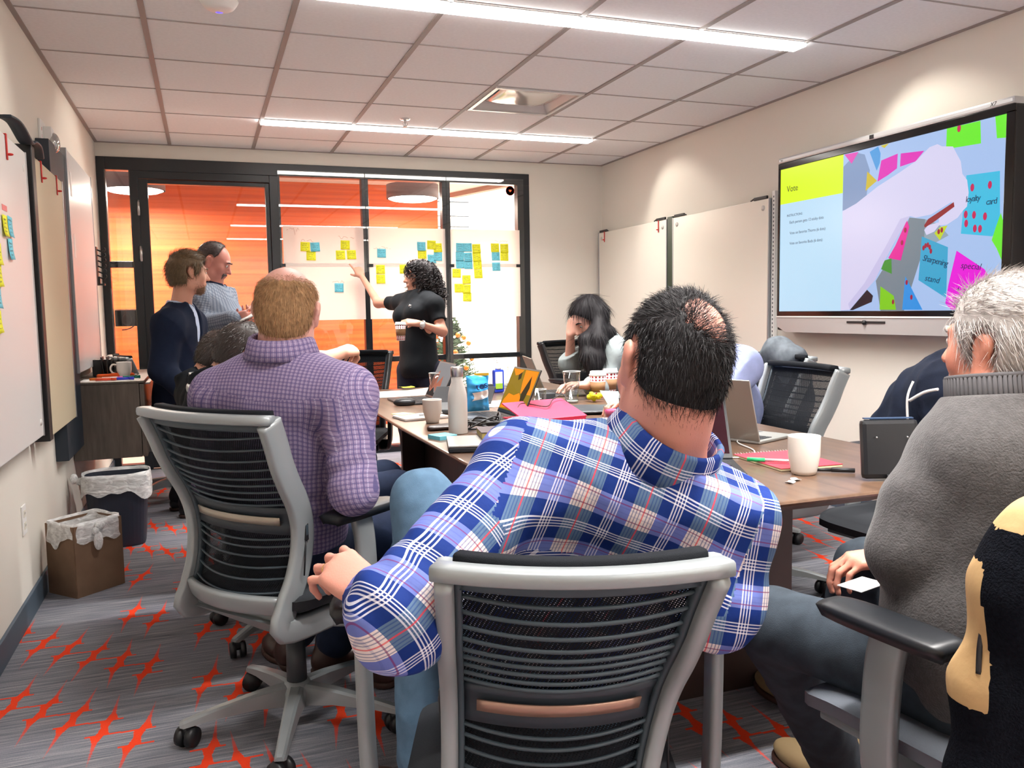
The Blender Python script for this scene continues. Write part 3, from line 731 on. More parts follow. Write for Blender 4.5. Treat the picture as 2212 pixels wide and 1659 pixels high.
t = empty('wall_track', (-.665, 3.985, .68), 0, 'black vertical rail between the two near boards on the left wall', 'rail')
simple(lambda q: q.box2((-.045, -.035, 0), (.03, .035, 1.23), .004), 'rail', m_dark, t)
q = MB().use(m_navy); q.tube(chain([(.0, -.36, 1.27), (.02, -.28, 1.262), (.024, -.1, 1.225), (.03, -.05, 1.235), (.03, .05, 1.235), (.02, .15, 1.205)]), 1, 8, flat=(.028, .006), up=(0, 0, 1)); q.build('top_bracket', None, t)
t, hy, hz = whiteboard('whiteboard', 'cream backed board with two red clips on the left wall', -.65, 4.055, 4.83, .685, 1.885, m_cream, 1, .03, m_alu)
clip(t, 4.236-4.4425, hz, 1); clip(t, 4.648-4.4425, hz, 1)
o = MB().use(m_navy).box2((-.712, 4.54, .50), (-.655, 5.08, 2.045), .003).build('wall_panel'); tag(o, 'tall dark navy panel on the left wall behind the cream board', 'panel')
t, hy, hz = whiteboard('whiteboard', 'white glass board above the wall cabinet at the far left', -.645, 5.00, 6.02, .90, 2.085, m_gloss, 1, .035, m_alu)
for z_ in (.62, .95): simple(lambda q: q.box2((.0003, -.41, z_), (.0012, -.36, z_+.13)), 'tape_strip', m_paper, t)
LN = '''3.416 1.527 Y|yellow sticky note on the near left whiteboard, beside a pale blue one
3.497 1.531 B|upper blue sticky note on the near left whiteboard
3.482 1.45 B|lower blue sticky note on the near left whiteboard
3.285 1.42 Y|highest yellow sticky note at the left photo edge
3.269 1.346 Y|middle yellow sticky note at the left photo edge
3.234 1.273 B|blue sticky note at the left photo edge between yellow ones
3.217 1.19 Y|lowest yellow sticky note at the left photo edge'''
for i, l in enumerate(LN.splitlines()):
    a, lab = l.split('|'); y, z, c = a.split(); note(float(y), float(z), c, lab, i+50, 'left', X=-.6465, group='sticky notes on the left whiteboard')
o = MB().use(mat('pink_tape', s2l(235, 130, 130), .6)).box2((-.6497, 3.40, 1.582), (-.649, 3.48, 1.602)).build('tape_piece'); tag(o, 'small pink tape piece above the notes on the near left whiteboard', 'tape')
# fire strobe
t = empty('fire_alarm_strobe', (XL, 4.72, 2.05), 0, 'white fire alarm strobe with red lettering on the left wall', 'fire alarm')
simple(lambda q: (q.box2((0, -.07, -.11), (.012, .07, .11), .003), q.box2((.01, -.01, -.10), (.05, .06, .085), .006)), 'housing', m_white, t)
q = MB().use(mat('strobe_lens', s2l(190, 190, 188), .1, metal=.7)); q.ball((.05, .03, .012), (.028, .045, .05), 18, 12); q.build('strobe_lens', None, t)
for i, c in enumerate('FIRE'):
    text_mesh('letter', c, .024, frame4((.0125, -.055, .055-i*.034), (0, 1, 0), (0, 0, 1), (1, 0, 0)), m_red, t)
# outlet, coat hooks
def outlet(x, y, z, s, lab):
    t = empty('power_outlet', (x, y, z), 0, lab, 'outlet')
    simple(lambda q: q.box2((0, -.035, -.058), (s*.006, .035, .058), .002), 'cover_plate', m_white, t)
    simple(lambda q: [q.box2((s*.006, -.017, k-.014), (s*.008, .017, k+.014), .0008) for k in (-.024, .024)], 'socket', mat('ivory', s2l(225, 220, 205), .4), t)
    q = MB().use(m_dark)
    for k in (-.024, .024):
        for a in (-.007, .007): q.box2((s*.0075, a-.001, k-.003), (s*.0085, a+.001, k+.006))
    q.build('slot', None, t)
outlet(XL, 3.72, .405, 1, 'white power outlet low on the left wall above the cardboard box')
outlet(XR, 3.67, .453, -1, 'white power outlet low on the right wall beside the draped coat')
t = empty('coat_rack', (XL, 6.60, 1.42), 0, 'small black rack of hooks on the left wall beside the glass', 'coat rack')
simple(lambda q: q.box2((0, -.045, 0), (.02, .045, .27), .003), 'back_plate', m_dark, t)
for k in range(6):
    q = MB().use(m_dark); z_ = .25-k*.038; q.tube(chain([(.02, 0, z_), (.05, 0, z_-.012), (.07, 0, z_), (.066, 0, z_+.014)]), .006, 6); q.build('hook', None, t)
simple(lambda q: (q.box2((.02, -.03, .0), (.06, .03, .012)), q.box2((.02, -.02, .012), (.03, .02, .06))), 'tray', m_dark, t)
# ------------------------------------------------------------------ right wall boards
def rboard(y0, y1, z0, z1, lab):
    t, hy, hz = whiteboard('whiteboard', lab, 3.43, y0, y1, z0, z1, mat('matte_whiteboard', s2l(232, 227, 216), .3), -1, .02, m_alu)
    for (y_, z_) in ((hy-.06, hz-.055), (-hy+.06, hz-.055), (-hy+.06, .06)): simple(lambda q: q.cyl((0, y_, z_), (-.003, y_, z_), .017, seg=20), 'magnet_cap', mat('cap_grey', s2l(205, 203, 198), .4), t)
    for s_ in (-1, 1):
        q = MB().use(m_dark); q.box2((-.004, s_*hy-s_*.02, hz), (.012, s_*(hy-.16), hz+.022), .006); q.tube([(0, s_*(hy-.16), hz+.012), (0, s_*(hy-.19), hz+.004)], .005, 6); q.build('top_bracket', None, t)
    return t, hy, hz
t, hy, hz = rboard(5.80, 7.0, .70, 1.885, 'far white board with two red clips on the right wall'); clip(t, hy-.12, hz, -1); clip(t, -hy+.12, hz, -1)
t, hy, hz = rboard(4.53, 5.705, .70, 1.885, 'large blank white board beside the display on the right wall')
o = MB().use(mat('dark_green_track', s2l(12, 44, 26), .35)).box2((3.43, 5.712, .55), (3.465, 5.79, 1.90), .004).build('wall_track'); tag(o, 'dark green vertical track between the two boards on the right wall', 'rail')
q = MB().use(m_white); q.box2((3.445, 4.49, .5), (3.475, 4.52, 1.93), .003); o = q.build('wall_track'); tag(o, 'pale slotted standard beside the display on the right wall', 'rail')
q = MB().use(m_darkgrey)
for k in range(52): q.box2((3.4435, 4.498, .56+k*.026), (3.4455, 4.505, .572+k*.026))
q.build('slot', None, o)
q = MB().use(m_darkgrey); q.box2((3.36, 4.62, .655), (3.46, 4.80, .69), .006); tag(q.build('marker_tray'), 'small dark box under the blank right wall board', 'tray')  # plain dark grey box just below the board

# ------------------------------------------------------------------ wall display
DX = 3.38
t = empty('wall_display', (DX, 3.58, 1.6), 0, 'large flat wall display showing a voting slide on the right wall', 'display')
def D3(u, v, d=0): return (-.001-d, 4.35-3.58-u, 1.163-1.6+v)
simple(lambda q: q.box2((.0, -.825, -.555), (.095, .79, .47), .012), 'housing', m_dark, t)
def bez(q):
    q.box2((-.004, -.825, .432), (.004, .79, .468), .002); q.box2((-.004, -.825, -.468), (.004, .79, -.437), .002)
    q.box2((-.004, .770, -.44), (.004, .79, .44), .002); q.box2((-.004, -.825, -.44), (.004, -.782, .44), .002)
simple(bez, 'bezel', mat('glossy_black', s2l(8, 9, 12), .12), t)
simple(lambda q: q.box2((-.008, -.822, .468), (.09, .786, .502), .01), 'top_rail', m_silver, t)
def spk(q):
    q.prism([(-.56, -.80), (-.47, -.822), (-.468, .786), (-.53, .782), (-.565, .70)], .055, frame4((-.008, 0, 0), (0, 0, 1), (0, 1, 0), (1, 0, 0)))
simple(spk, 'speaker_bar', mat('speaker_silver', s2l(178, 176, 176), .4, metal=.3), t)
simple(lambda q: q.box2((-.012, -.822, -.474), (-.006, .786, -.466)), 'speaker_trim', m_white, t)
q = MB().use(m_dark); q.box2((-.012, -.11, -.505), (-.007, .17, -.493)); q.cyl((-.007, .035, -.5), (-.02, .035, -.5), .012); q.build('control_strip', None, t)
simple(lambda q: q.box2((-.010, .0, .474), (-.004, .03, .495)), 'camera_window', m_dark, t)
text_mesh('model_mark', 'X7', .026, frame4((-.0085, -.70, .478), (0, -1, 0), (0, 0, 1), (-1, 0, 0)), m_dark, t, shear=.2)
text_mesh('maker_mark', 'TRU', .012, frame4((-.0085, .765, .480), (0, -1, 0), (0, 0, 1), (-1, 0, 0)), m_darkgrey, t)
def emis(name, c, es=1.0):
    m = mat('screen_'+name, (0, 0, 0), .25, spec=.5, emit=s2l(*c), es=es); return m
from mathutils.geometry import tessellate_polygon as tess
SW, SH = 1.552, .868
slide = MB().use(emis('wall', (168, 196, 240), .78)); slide.add([D3(.54, 0), D3(SW, 0), D3(SW, SH), D3(.54, SH)], [(0, 1, 2, 3)]); 
slide.use(emis('pale', (186, 222, 246), .82)); slide.add([D3(0, 0), D3(.54, 0), D3(.54, .657), D3(0, .657)], [(0, 1, 2, 3)])
slide.use(emis('yellow', (216, 246, 20), .85)); slide.add([D3(0, .657), D3(.54, .657), D3(.54, SH), D3(0, SH)], [(0, 1, 2, 3)])
_lay = [0]
def poly(c, pts, es=1.0, name=None):
    _lay[0] += 1; es *= .74; d = .00008*_lay[0]
    pts = [(max(.541, min(SW, p[0])), max(0, min(SH, p[1]))) for p in pts]
    slide.use(emis(name or 'c%d_%d_%d' % c, c, es)); slide.add([D3(u, v, d) for u, v in pts], [tuple(f) for f in tess([[Vector((u, v, 0)) for u, v in pts]])])
def circ(u, v, r, c, ry=None):
    poly(c, [(u+r*math.cos(a*math.pi/8), v+(ry or r)*math.sin(a*math.pi/8)) for a in range(16)])
poly((132, 158, 200), [(.541, .56), (.541, .8), (.64, .86), (.70, .84), (.74, .75), (.72, .62), (.66, .57)])
poly((122, 138, 150), [(1.018, .471), (1.117, .452), (1.112, .307), (.997, .0), (.838, .0), (.80, .16), (.962, .36)])
poly((150, 170, 185), [(1.117, .452), (1.2, .42), (1.26, .36), (1.18, .33), (1.112, .307)])
poly((70, 160, 230), [(.736, .847), (.796, .864), (.814, .825), (.81, .777), (.789, .74)])
poly((232, 20, 190), [(.82, .788), (.931, .804), (.928, .73), (.866, .704), (.796, .682)])
poly((232, 20, 190), [(.951, .801), (1.1, .788), (1.048, .745), (.948, .735)])
poly((235, 70, 190), [(.548, .866), (.655, .862), (.604, .807)])
poly((214, 190, 40), [(.722, .747), (.793, .687), (.735, .658), (.713, .644)])
poly((214, 200, 50), [(.812, .865), (.871, .867), (.84, .848)])
poly((110, 245, 40), [(1.232, .868), (1.417, .866), (1.424, .763), (1.231, .772)])
poly((110, 245, 40), [(1.494, .868), (1.552, .868), (1.552, .764), (1.506, .77)])
poly((60, 195, 235), [(1.351, .63), (1.527, .623), (1.538, .366), (1.499, .335), (1.33, .362)])
poly((110, 240, 50), [(1.539, .436), (1.552, .4), (1.552, .223), (1.525, .277), (1.497, .318), (1.514, .369)])
poly((50, 170, 215), [(1.1, .369), (1.259, .304), (1.257, .06), (1.086, .153)])
poly((242, 10, 225), [(1.309, .284), (1.464, .189), (1.498, .145), (1.512, .105), (1.387, .003), (1.29, .003), (1.253, .034), (1.268, .124)])
poly((240, 20, 160), [(1.003, .46), (1.019, .423), (.969, .258), (.884, .275), (.93, .336)])
poly((200, 220, 40), [(1.253, .408), (1.21, .341), (1.176, .378), (1.212, .405)])
poly((60, 150, 50), [(.906, .273), (.911, .192), (.837, .22), (.858, .264)])
poly((130, 210, 30), [(.835, .13), (.928, .078), (.946, .005), (.833, .006)])
poly((40, 150, 235), [(1.002, .176), (1.117, .004), (.987, .005)])
ARM = [(.542, .556), (.646, .586), (.802, .657), (.949, .707), (1.048, .745), (1.133, .799), (1.18, .805), (1.208, .789), (1.271, .777), (1.29, .745), (1.318, .7), (1.329, .64), (1.356, .608), (1.367, .549), (1.36, .485), (1.335, .466), (1.31, .439), (1.249, .412), (1.203, .413), (1.176, .386), (1.129, .373), (1.114, .399), (1.137, .42), (1.202, .428), (1.201, .451), (1.281, .501), (1.272, .517), (1.154, .471), (1.058, .466), (1.023, .478), (.998, .449), (.929, .36), (.858, .26), (.795, .164), (.729, .108), (.614, .007), (.542, .003)]
poly((222, 218, 250), ARM)
poly((205, 200, 240), [(1.023, .478), (.998, .449), (.929, .36), (.858, .26), (.795, .164), (.729, .108), (.614, .007), (.60, .04), (.72, .15), (.86, .33), (.96, .47)])
poly((150, 30, 40), [(1.285, .515), (1.29, .493), (1.183, .438), (1.118, .41), (1.113, .422), (1.136, .45), (1.201, .478)])
poly((20, 22, 40), [(.74, .114), (.784, .081), (.776, .048), (.638, .005), (.614, .005)])
for (u, v) in [(1.386, .569), (1.479, .568), (1.4, .442), (1.459, .429), (1.407, .379), (1.435, .375), (1.355, .449), (1.359, .407), (1.303, .855)]: circ(u, v, .0105, (205, 30, 90), .018)
for (u, v) in [(1.114, .311), (1.126, .321), (1.14, .324), (1.152, .312), (1.16, .292), (1.013, .144), (1.046, .068), (.926, .046), (.995, .41), (.976, .348), (1.204, .383), (1.222, .389)]: circ(u, v, .008, (165, 20, 60), .013)
slide.build('screen_picture', None, t)
m_stext = emis('text', (40, 50, 100), .5); m_shand = emis('hand', (20, 40, 90), .5)
def stext(s, u, v, size, m=m_stext, rot=0, shear=0, sp=1.0):
    X = (0, -math.cos(rot), math.sin(rot)); Y = (0, math.sin(rot), math.cos(rot))
    p = D3(u, v, .0035); text_mesh('screen_text', s, size, frame4(p, X, Y, (-1, 0, 0)), m, t, depth=.0001, shear=shear, space=sp)
stext('Vote', .063, .725, .052, emis('title', (20, 40, 40), .4))
stext('INSTRUCTIONS', .067, .575, .02)
stext('Each person gets 12 sticky dots', .092, .532, .0235)
stext('Vote on favorite Thorns (6 dots)', .095, .467, .0235)
stext('Vote on favorite Buds (6 dots)', .095, .405, .0235)
stext('loyalty', 1.352, .505, .040, m_shand, 0, .1, .8); stext('card', 1.462, .480, .040, m_shand, 0, .1, .8)
stext('Sharpening', 1.108, .250, .042, m_shand, -.25, .2, .85); stext('stand', 1.125, .150, .042, m_shand, -.2, .2)
stext('special', 1.335, .20, .042, m_shand, -.12, .2); stext('+ soon!', 1.31, .085, .045, m_shand, -.05, .2)

# ------------------------------------------------------------------ conference table
m_top = wood('table_veneer', s2l(84, 64, 52), s2l(112, 86, 68), .33, (30, 2.2, 30), .2)
m_ped = wood('table_base_veneer', s2l(44, 34, 32), s2l(62, 48, 44), .4, (3, 30, 3))
TX0, TX1, TY0, TY1, TH = .735, 2.02, 1.60, 4.93, .74
t = empty('conference_table', ((TX0+TX1)/2, (TY0+TY1)/2, 0), 0, 'long dark walnut conference table covered in laptops, cups and papers', 'table')
cx, cy = (TX0+TX1)/2, (TY0+TY1)/2
def topf(q):
    pts = []
    def cor(x, y, a0):
        for k in range(5):
            a = a0+k*math.pi/8; pts.append((x+.04*math.cos(a), y+.04*math.sin(a)))
    hx, hy_ = (TX1-TX0)/2, (TY1-TY0)/2
    cor(-hx+.04, -hy_+.04+.03, math.pi); pts.append((-.2, -hy_)); pts.append((.2, -hy_)); cor(hx-.04, -hy_+.04+.05, 1.5*math.pi); pts.append((hx+.02, 0)); cor(hx-.04, hy_-.04, 0); cor(-hx+.04, hy_-.04, .5*math.pi); pts.append((-hx-.02, 0))
    n = len(pts)
    ins = lambda p, k: (p[0]*(1-k/abs(hx)), p[1]*(1-k/abs(hy_)))
    rings = [(0.0, TH-.002), (.006, TH)]; vs = []
    levels = [(.045, TH-.034), (.004, TH-.012), (0, TH-.006), (.003, TH-.001), (.008, TH)]
    for k, z in levels: vs += [(*ins(p, k), z) for p in pts]
    fs = [list(range(n))[::-1]]
    for l in range(len(levels)-1): fs += [(l*n+i, l*n+(i+1) % n, (l+1)*n+(i+1) % n, (l+1)*n+i) for i in range(n)]
    fs.append([(len(levels)-1)*n+i for i in range(n)]); q.add(vs, fs, None, False)
simple(topf, 'tabletop', m_top, t)
simple(lambda q: q.box2((-.42, 2.14-cy, 0), (1.724-cx, 2.18-cy, TH-.036), .002), 'end_panel', m_ped, t)
simple(lambda q: q.box2((-.42, 4.34-cy, 0), (.42, 4.38-cy, TH-.036), .002), 'end_panel', m_ped, t)
simple(lambda q: q.box2((-.3, 2.19-cy, .0), (.3, 4.33-cy, .5), .002), 'centre_box', m_ped, t)

# ------------------------------------------------------------------ wall-hung credenza
m_cred = wood('credenza_laminate', s2l(72, 64, 58), s2l(92, 82, 74), .45, (60, 60, 6))
CX0, CX1, CY0, CY1, CZ0, CZ1 = XL+.004, -.335, 5.09, 6.15, .41, .84
t = empty('wall_cabinet', (0, 0, 0), 0, 'floating grey-brown cabinet with drawers holding a mug and markers at left', 'cabinet')
simple(lambda q: q.box2((CX0, CY0, CZ0), (CX1-.03, CY1, CZ1-.012), .002), 'body', m_cred, t)
simple(lambda q: q.box2((CX0, CY0-.004, CZ1-.012), (CX1-.002, CY1+.004, CZ1), .002), 'cabinet_top', m_cred, t)
for i, (z0, z1) in enumerate(((.665, .822), (CZ0, .66))):
    for (y0, y1) in ((CY0+.001, 5.616), (5.622, CY1-.001)):
        dd = simple(lambda q: q.box2((CX1-.027, y0, z0), (CX1-.004, y1, z1), .002), 'drawer', m_cred, t)
        simple(lambda q: q.box2((CX1-.004, y0+.12, z1-.012), (CX1+.022, y1-.12, z1-.001), .002), 'drawer_pull', m_silver, dd)

# ------------------------------------------------------------------ chairs
def meshmat():
    m = bpy.data.materials.new('black_back_mesh'); m.use_nodes = True; nt = m.node_tree; b = nt.nodes['Principled BSDF']; o = nt.nodes['Material Output']
    b.inputs['Base Color'].default_value = (*s2l(15, 19, 25), 1); b.inputs['Roughness'].default_value = .8; b.inputs['Specular IOR Level'].default_value = .2
    tc = nt.nodes.new('ShaderNodeTexCoord'); sx = nt.nodes.new('ShaderNodeSeparateXYZ'); nt.links.new(tc.outputs['Object'], sx.inputs[0])
    s_ = 2*math.pi/.0062
    a = M(nt, 'MULTIPLY', M(nt, 'SINE', M(nt, 'MULTIPLY', M(nt, 'ADD', sx.outputs[0], M(nt, 'MULTIPLY', sx.outputs[2], .5)), s_)), M(nt, 'SINE', M(nt, 'MULTIPLY', sx.outputs[2], s_)))
    h = M(nt, 'GREATER_THAN', a, .62)
    tr = nt.nodes.new('ShaderNodeBsdfTransparent'); ms = nt.nodes.new('ShaderNodeMixShader')
    nt.links.new(h, ms.inputs[0]); nt.links.new(b.outputs[0], ms.inputs[1]); nt.links.new(tr.outputs[0], ms.inputs[2]); nt.links.new(ms.outputs[0], o.inputs[0])
    return m
m_mesh = meshmat(); m_mesh_solid = mat('black_mesh_edge', s2l(16, 20, 26), .8, bump=.5, bscale=900, spec=.2)
m_wire = mat('flex_wire', s2l(58, 70, 78), .5); m_band = mat('lumbar_band', s2l(44, 52, 60), .5)
m_strip = mat('lumbar_strip', s2l(176, 166, 150), .3, metal=.5)
m_frame = mat('chair_platinum', s2l(150, 156, 158), .38, metal=.3); m_frame_blk = mat('chair_black_frame', s2l(26, 27, 30), .4)
m_seat = mat('seat_black_fabric', s2l(36, 40, 46), .9, bump=.3, bscale=600); m_seat_g = mat('seat_grey_fabric', s2l(112, 118, 128), .85, bump=.3, bscale=600)
m_shell = mat('chair_shell', s2l(136, 144, 146), .45); m_pad = mat('arm_pad', s2l(22, 25, 30), .42)
BH = .49
def make_chair(label, rec=0.0, zs=.46, ax=.27, armz=.68, frame=None, seatm=None, group=None, front_arms=True, armshift=(0, 0), rzb=.3, strip=None, ws=1.0, lean=0.0):
    frame = frame or m_frame; seatm = seatm or m_seat
    t = empty('office_chair', (0, 0, 0), 0, label, 'office chair', group)
    PY, PZ = -.20, zs-.02
    cr_, sr_ = math.cos(R_(rec)), math.sin(R_(rec))
    def prof(tt):   # tt 0..1 bottom->top ; y,z unrotated
        y = .045*math.sin(math.pi*min(tt/.72, 1.0)**.9)-(.075*max(0, (tt-.45)/.55)**1.6); z = BH*tt
        return PY+y*cr_-z*sr_, PZ+z*cr_+y*sr_
    def hw(tt): return (.178+.014*math.sin(math.pi*tt)+.046*tt**2)*ws
    def LX(z): return lean*max(0, z-PZ)
    def BP(s_, tt, off=0):   # s_ -1..1 across
        y, z = prof(tt); dip = .042*(1-s_*s_)
        return Vector((s_*hw(tt)+LX(z), y-dip*cr_-off*cr_, z-dip*sr_*.2-off*sr_))
    # back frame
    q = MB().use(frame)
    for s_ in (-1, 1):
        pts = [Vector((s_*(hw(0)+.012), .06, PZ-.062)), Vector((s_*(hw(0)+.014), -.06, PZ-.07)), Vector((s_*(hw(0)+.014), PY-.015, PZ-.06))]
        pts += [Vector((s_*(hw(k/9)+.012)+LX(prof(k/9)[1]), prof(k/9)[0], prof(k/9)[1])) for k in range(0, 10)]
        q.tube(chain(pts, 4), 1, 12, flat=(.033, .0145), up=(1, 0, 0))
    q.tube([BP(s_/8, 1.0)+Vector((s_/8*.025, -.004, .006)) for s_ in range(-8, 9)], 1, 12, flat=(.020, .0125), up=(0, 0, 1))
    q.tube([BP(s_/8, .0)+Vector((0, -.006, .0)) for s_ in range(-8, 9)], 1, 12, flat=(.011, .026), up=(0, -.3, 1))
    q.build('back_frame', None, t)
    # inner dark rim + mesh + flex wires
    q = MB().use(m_mesh)
    q.grid(lambda u, v: BP((u*2-1)*.985, .02+v*.97, -.010), 19, 25)
    q.use(m_wire)
    ts = [.925, .86, .80, .75, .70, .66, .62, .58, .545] + [.35, .31, .26, .20, .14, .07]
    for tt in ts:
        q.tube([BP(s_/9, tt-.028*(1-(s_/9)**2), .004) for s_ in range(-9, 10)], .0034, 6)
    for s_ in (-1, 1): q.tube([BP(s_*.96, k/12) for k in range(13)], 1, 8, flat=(.012, .006), up=(1, 0, 0))
    q.tube([BP(s_/8*.98, .975) for s_ in range(-8, 9)], 1, 8, flat=(.006, .014), up=(0, 0, 1))
    q.use(m_mesh_solid); q.tube([BP(s_/8*.97, 1.0)+Vector((0, .026, .014)) for s_ in range(-8, 9)], 1, 10, flat=(.016, .012), up=(0, 0, 1))
    q.build('back_mesh', None, t)
    q = MB().use(m_band); q.grid(lambda u, v: BP((u*2-1)*.97, .365+v*.15, .006-.006*math.sin(v*math.pi)), 17, 5, .006)
    lb = q.build('lumbar_band', None, t)
    q = MB().use(strip or m_strip); q.grid(lambda u, v: BP((u*2-1)*.80, .418+v*.044, .0115), 17, 3, .003); q.build('accent_strip', None, lb)
    for s_ in (-1, 1):
        q = MB().use(m_dark); y_, z_ = prof(.36); X_ = s_*(hw(.36)+.027)+LX(z_)
        q.box((X_, y_, z_+.02), (.006, .012, .055), bev=.002); q.use(m_wire); q.box((X_, y_, z_+.02), (.009, .008, .028), bev=.002)
        y2, z2 = prof(.16); q.use(m_dark); q.tube([(X_-s_*.001, y_, z_), (X_-s_*.001, y2, z2)], .0022, 6); q.build('height_slider', None, t)
    # seat
    def seatP(u, v, top):
        x = (u*2-1)*.245; y = -.235+v*.47
        edge = max(abs(u*2-1), abs(v*2-1))
        ro = 1-.06*(abs(u*2-1)**6)*(abs(v*2-1)**6)*8
        x *= 1-.12*abs(v*2-1)**8; y = y if abs(u*2-1) < .8 else y*(1-.05*((abs(u*2-1)-.8)/.2))
        zz = zs-.02*max(0, (v-.75)/.25)**2+.006*abs(u*2-1)**2
        return Vector((x, y+.03, (zz-.012*edge**10) if top else zz-.058+.022*edge**6))
    q = MB().use(seatm); q.grid(lambda u, v: seatP(u, v, True), 17, 17); n_ = len(q.v)
    q.grid(lambda u, v: seatP(u, v, False), 17, 17)
    bd = [(i, 0) for i in range(17)]+[(16, j) for j in range(1, 17)]+[(i, 16) for i in range(15, -1, -1)]+[(0, j) for j in range(15, 0, -1)]
    ids = [i*17+j for i, j in bd]; m_ = len(ids)
    q.add([], [])
    for a in range(m_):
        p_, r2 = ids[a], ids[(a+1) % m_]; q.f.append([p_, r2, n_+r2, n_+p_]); q.m.append(q.cur); q.sm.append(True)
    q.build('seat', None, t)
    q = MB().use(m_shell)
    q.box((0, .02, zs-.068), (.40, .42, .018), bev=.006)
    top = [(-.17, PY-.01), (.17, PY-.01), (.17, .10), (-.17, .10)]; bot = [(-.06, -.06), (.06, -.06), (.06, .10), (-.06, .10)]
    q.add([(x, y, zs-.075) for x, y in top]+[(x, y, zs-.18) for x, y in bot], [(3, 2, 1, 0), (4, 5, 6, 7), (0, 1, 5, 4), (1, 2, 6, 5), (2, 3, 7, 6), (3, 0, 4, 7)], None, False)
    q.build('seat_shell', None, t)
    # arms
    for s_ in (-1, 1):
        X_ = s_*ax
        q = MB().use(frame)
        q.tube(chain([(s_*(hw(0)+.01), -.05, PZ-.068), (s_*(ax-.02), -.01, zs-.085), (X_, .015, zs-.05), (X_+s_*.004, .01, (zs+armz)/2), (X_, .0, armz-.03)], 5), 1, 12, flat=(.034, .013), up=(1, 0, 0))
        q.box((X_, .01, armz-.028), (.05, .13, .012), bev=.004)
        q.build('arm_support', None, t)
        q = MB().use(m_pad); q.grid(lambda u, v: Vector((X_+armshift[0]*s_+(u*2-1)*(.045-.010*abs(2*v-1)**4), -.12+armshift[1]+v*.25, armz-.006*abs(u*2-1)**4-.004*abs(2*v-1)**6)), 9, 13, .024)
        q.build('armrest', None, t)
    # column + base
    q = MB().use(m_dark); q.cyl((0, 0, .2), (0, 0, zs-.12), .016); q.use(m_darkgrey); q.cyl((0, 0, .10), (0, 0, .26), .030, .027); q.build('gas_column', None, t)
    q = MB().use(frame); q.lathe([(.001, .065), (.045, .065), (.046, .105), (.034, .135), (.001, .135)]); q.build('base_hub', None, t)
    for k in range(5):
        a = rzb+k*2*math.pi/5; d = Vector((math.cos(a), math.sin(a), 0)); n_ = Vector((-d.y, d.x, 0))
        q = MB().use(frame); vs = []
        for (r_, zt, zb, w_) in ((.03, .128, .068, .026), (.12, .118, .075, .022), (.24, .096, .070, .018), (.315, .078, .060, .016), (.325, .074, .063, .012)):
            for (sx_, z_) in ((-1, zb), (-.85, zt-.006), (-.5, zt), (.5, zt), (.85, zt-.006), (1, zb)): vs.append(d*r_+n_*w_*sx_+Vector((0, 0, z_)))
        fs = []
        for i in range(4):
            for j in range(6): fs.append((i*6+j, i*6+(j+1) % 6, (i+1)*6+(j+1) % 6, (i+1)*6+j))
        fs += [(5, 4, 3, 2, 1, 0), tuple(24+j for j in range(6))]
        q.add(vs, fs, None, False); leg = q.build('base_leg', None, t)
        q = MB().use(m_dark); c_ = d*.305; wd = Vector((math.cos(a+.9), math.sin(a+.9), 0)); wn = Vector((-wd.y, wd.x, 0))
        for s_ in (-1, 1): q.cyl(c_+wn*s_*.008+Vector((0, 0, .030)), c_+wn*s_*.026+Vector((0, 0, .030)), .030, .027, 18)
        q.cyl(c_+Vector((0, 0, .03)), c_+Vector((0, 0, .068)), .009); q.box(c_+Vector((0, 0, .046)), (.03, .03, .03), bev=.008)
        q.build('caster', None, leg)
    return t
def place(t, x, y, deg): t.location = (x, y, 0); t.rotation_euler = (0, 0, R_(deg)); return t
GRP = 'mesh back office chairs around the table'
place(make_chair('silver framed mesh office chair under the man in the lilac shirt', 0, .47, .27, .685, group=GRP, rzb=R_(20)), .205, 2.44, -52)
place(make_chair('reclined silver framed mesh office chair in the centre foreground', 8, .375, .325, .70, group=GRP, strip=mat('copper_strip', s2l(170, 135, 118), .3, metal=.5), ws=.82, lean=.11), .556, 1.40, -20)
place(make_chair('grey seated office chair at right with a fleece jacket over its back', 4, .46, .285, .68, seatm=m_seat_g, group=GRP, rzb=.9), 1.335, 1.085, 6)
cb = make_chair('all black mesh chair at the far left end of the table', 0, .46, .27, .68, frame=m_frame_blk, group=GRP); place(cb, .80, 5.20, 158)
def cpy(src, label, x, y, deg):
    c = copy_tree(src); c['label'] = label; return place(c, x, y, deg)
cg = make_chair('empty black mesh chair on the right side of the table, beside the open silver laptop', 0, .46, .27, .68, group=GRP); place(cg, 2.13, 2.93, 88)
cpy(cg, 'office chair covered by a dark navy hooded coat near the display', 2.33, 2.22, 97)
cpy(cg, 'office chair with a grey jacket behind the empty black mesh chair', 2.50, 3.56, 92)
cpy(cg, 'office chair under the seated woman in the grey blazer', 2.34, 4.18, 90)
cpy(cb, 'dark chair at the far right corner of the table behind the woman in the blazer', 2.74, 5.80, 200)
cpy(cg, 'office chair of the nearer dark haired man on the left side of the table', .27, 3.22, -80)
cpy(cg, 'office chair of the farther dark haired man on the left side of the table', .26, 3.98, -90)
cpy(cg, 'office chair parked by the glass door behind the man in the navy blazer', -.26, 5.95, -75)
